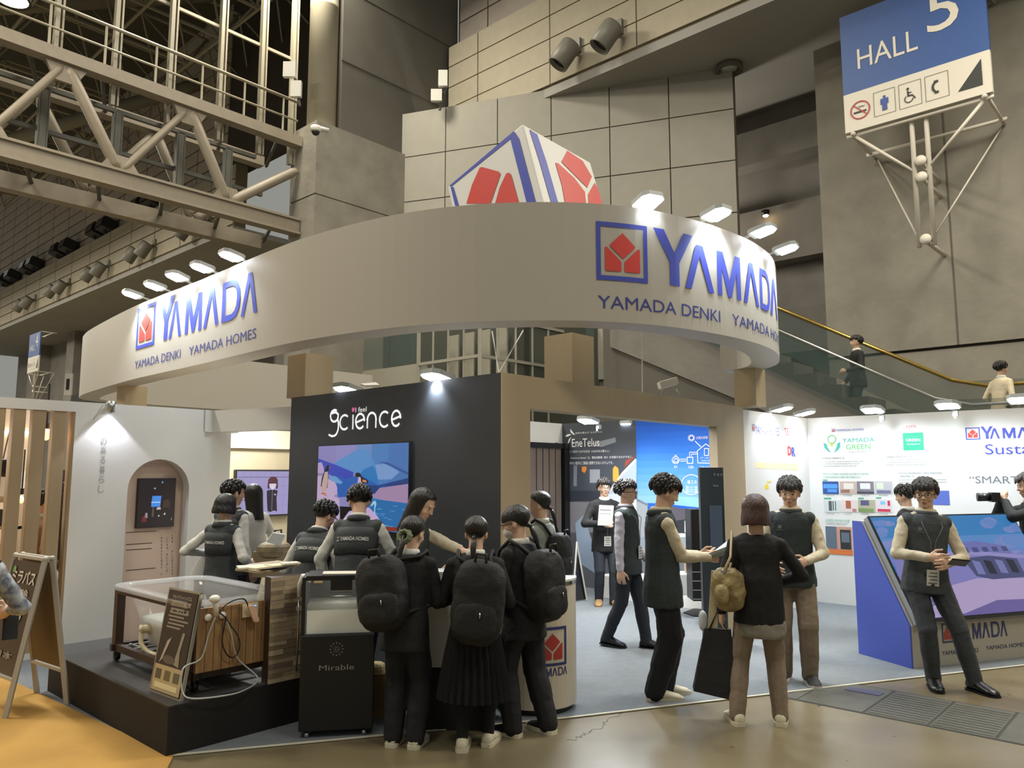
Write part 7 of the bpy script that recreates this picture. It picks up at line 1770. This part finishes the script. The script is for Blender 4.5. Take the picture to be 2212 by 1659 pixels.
# 14 woman from behind with handbag
p14, K14 = person('woman with brown bob in black top and brown trousers seen from behind', (1.72, 5.5), 1.56, 10, ((.13, .16, .93, .9, -.3, -.5), (.25, .02, .74, .6, -.6, -.2)), top='blouse', top_mat='suit_black', trousers='trouser_brown', hair='bobL', hair_mat='hair_brown', shoes='shoe_white', sole='shoe_white', feet=((.12, .02, 10), (.17, -.02, 14)), v=.011, head=(6, 6), hem=-.09, loose=.016, collar=False, leg_w=1.05)
mb = MB().mat(mat('underlayer', '7c776a', .8, bump=.3, bscale=30).name); at = K14['at']; mb.rings([oval(at(.01, 0, z), w_ * 1.56, d_ * 1.56, K14['X'], K14['Y']) for z, w_, d_ in ((.0, .085, .06), (-.09, .104, .082), (-.13, .106, .084), (-.15, .098, .078))]); mk('shirt_tail', mb, p14, True, True, vox(.012, 2, .02, .08))
mat('bag_gold', '6d5c3a', .45, col2='9c8a5c', scale=14, bump=.4, bscale=40); mat('strap_gold', 'b09a7a', .35)
def b(o):
    at = K14['at']; c = at(-.135, -.06, .06)
    mb = MB().mat('bag_gold'); mb.ell(c, .075, .115, .15, RZ(radians(60)), 20, 12, .7); mk('bag_body', mb, o, True, True, vox(.011, 2, .025, .06))
    mb = MB().mat('bag_gold'); mb.ell(c + V((-.05, -.06, -.03)), .05, .06, .07, None, 14, 9, .7); mk('pocket', mb, o, True, True)
    for dx, dy in ((-.03, -.05), (.02, .05)):
        mb = MB().mat('strap_gold'); mb.tube([c + V((dx, dy, .13)), at(-.12, -.035 + dy * .3, .2), at(-.108, -.01, .31), at(-.1, .03, .2), c + V((dx + .03, dy * 1.2, .13))], .009, 8); mk('strap', mb, o, True, True)
    mb = MB().mat('steel')
    for dx, dy in ((-.03, -.05), (.02, .05)): mb.ell(c + V((dx, dy, .125)), .016, .006, .016, None, 10, 6)
    mk('ring', mb, o, True, True)
held('handbag', 'bronze gold shoulder bag on the woman with the brown bob', 'bag', p14, b)
def b(o):
    w0 = K14['J'][-1][2] + V((-.06, .02, -.1)); pts = [(-.15, -.44), (.16, -.5), (.12, -.02), (-.06, -.02)]
    mb = MB().mat(mat('tote_black', '14151a', .4, var=.1, bump=.5, bscale=9).name)
    A = [w0 + V((x, -.05 if z < -.1 else -.02, z)) for x, z in pts]; B2 = [w0 + V((x, .07 if z < -.1 else .02, z)) for x, z in pts]
    mb.rings([A[::-1], B2[::-1]]) if False else mb.add(A + B2, [(0, 1, 2, 3), (7, 6, 5, 4), (0, 4, 5, 1), (1, 5, 6, 2), (2, 6, 7, 3), (3, 7, 4, 0)])
    mk('bag_body', mb, o, False, True)
    for y in (-.02, .02): mb = MB().mat('tote_black'); mb.tube([w0 + V((-.03, y, -.03)), w0 + V((.03, y * .5, .1)), w0 + V((.09, y, -.03))], .007, 6); mk('handle', mb, o, True, True)
    mb = MB().mat(ink('c9bb9a')); mb.prism([w0 + V(v_) for v_ in ((-.04, .0, -.04), (.03, .0, -.04), (.05, .0, .38), (-.0, .0, .38))], V((0, .012, 0))); mk('folder', mb, o, False, True)
    mb = MB().mat(ink('b9bdc2')); mb.ell(w0 + V((-.07, .01, .03)), .03, .03, .07, None, 10, 7, .8); mk('wrapped_goods', mb, o, True, True)
held('tote_bag', 'large black shopping bag with beige folder held by the brown-bob woman', 'bag', p14, b)
# 15 man in front of her
p15, K15 = person('man in cream shirt and dark vest with brown trousers talking to the bob-haired woman', (2.37, 6.62), 1.69, 200, ((.14, .22, .95, .4, -.6, -1), (.10, .26, 1.0, .75, -.4, -1)), shirt='shirt_cream', top_mat='vest_green', trousers='trouser_brown', shoes='shoe_dark' if mat('shoe_dark', '2b2c2e', .6) else '', sole='mask_white', hair='fluffy', hair_mat='hair_grey', fringe=10, head=(4, 10), v=.0115, chest_logo=True, feet=((.1, 0, 14), (.10, .05, 12)), leg_w=1.15)
# 16 right man
p16, K16 = person('man in cream shirt and grey vest leaning on the slanted display at right', (3.42, 6.5), 1.70, 186, ((.055, .23, 1.04, .9, -.3, -.9), (.08, .25, 1.0, .9, -.3, -.9)), shirt='shirt_cream', top_mat='vest_grey', trousers='trouser_grey', shoes='shoe_black', hair='fluffy', hair_mat='hair_grey', fringe=20, head=(30, 4), glasses=True, v=.0105, side=-4, feet=((.02, .08, 12), (.26, .16, 22)), chest_logo=True, lanyard=(.0, .0), hem=-.08, drop=.012)
def b(o):
    q = K16['J'][-1][2]; mb = MB().mat('black_plastic'); mb.para(q + V((-.10, .06, -.02)), V((.16, .06, .02)), V((-.01, .0, .012)), V((.02, .12, .05))); mk('casing', mb, o, False, True)
held('tablet', 'dark tablet held by the man at the slanted display', 'tablet', p16, b)
# 17, 18 figures behind the display
person('man in a dark suit behind the slanted display, seen from behind', (4.35, 8.55), 1.60, -38, ((.22, .05, .8), (.22, .05, .8)), top='jacket', top_mat='suit_black', v=.018, head=(-6, 10))
p18, K18 = person('man in dark clothes raising a camera at the right edge behind the display', (5.45, 8.15), 1.72, -72, ((.07, .26, 1.42, .8, -.2, -.6), (.07, .26, 1.42, .8, -.2, -.6)), top='jacket', top_mat='suit_black', v=.017, head=(0, 6), hair='fluffy', hair_mat='hair_grey')
def b(o):
    q = (K18['J'][1][2] + K18['J'][-1][2]) / 2 + V((0, .08, .04)); mb = MB().mat('black_plastic'); mb.box(q.x - .075, q.x + .075, q.y - .04, q.y + .04, q.z - .05, q.z + .05); mk('camera_body', mb, o, False, True)
    mb = MB().mat('black_plastic'); mb.lathe(q + V((0, .04, 0)), [(.001, 0), (.042, 0), (.045, .12), (.03, .12)], 16, axis=V((0, 1, 0))); mk('camera_lens', mb, o, True, True)
held('photo_camera', 'black camera held up by the man at the right edge', 'camera', p18, b)
# 19, 20 on the escalator and landing
q = HB(14.1, 4.55, 2.55); person('man in a dark suit riding on the escalator', (q.x, q.y, q.z), 1.62, -85, ((.2, .15, .8), (.2, .25, .95)), top='jacket', top_mat='suit_black', v=.02, trousers='trouser_navy', head=(0, 0))
q = HB(14.1, 2.42, 1.92); person('person in a cream shirt and black mask walking on the escalator landing', (q.x, q.y, q.z), 1.58, 75, ((.2, .1, .8), (.2, .1, .8)), top='blouse', top_mat='shirt_cream', v=.02, trousers='trouser_navy', lean=6)
# 21 person behind the slats, 22 arm at the left edge
q = DP(92, 1150, 7.7); person('person with black hair in a beige top standing behind the wood slats', (q.x, q.y), 1.56, 40, ((.2, .1, .8), (.2, .1, .8)), top='blouse', top_mat='shirt_beige' if mat('shirt_beige', '8a6a55', .8) else '', v=.018, hair='short', trousers='trouser_grey')
p22, K22 = person('person in dark clothes and pale sleeve cut off by the left photo edge', (-2.80, 3.95), 1.56, -20, ((.15, .40, .95, .8, -.4, -.6), (.2, .2, .9)), shirt='shirt_pattern' if mat('shirt_pattern', 'b9bec4', .8, col2='4f5a74', scale=20) else '', top='vest', top_mat='suit_black', v=.0115, lean=12, sleeve_len=.62)
def b(o):
    q = K22['J'][1][2]; mb = MB().mat('black_plastic'); mb.para(q + V((-.03, .05, -.03)), V((.07, .02, .0)), V((0, .015, .01)), V((.01, -.04, -.13))); mk('casing', mb, o, False, True)
held('phone', 'black phone in the hand at the left photo edge', 'phone', p22, b)
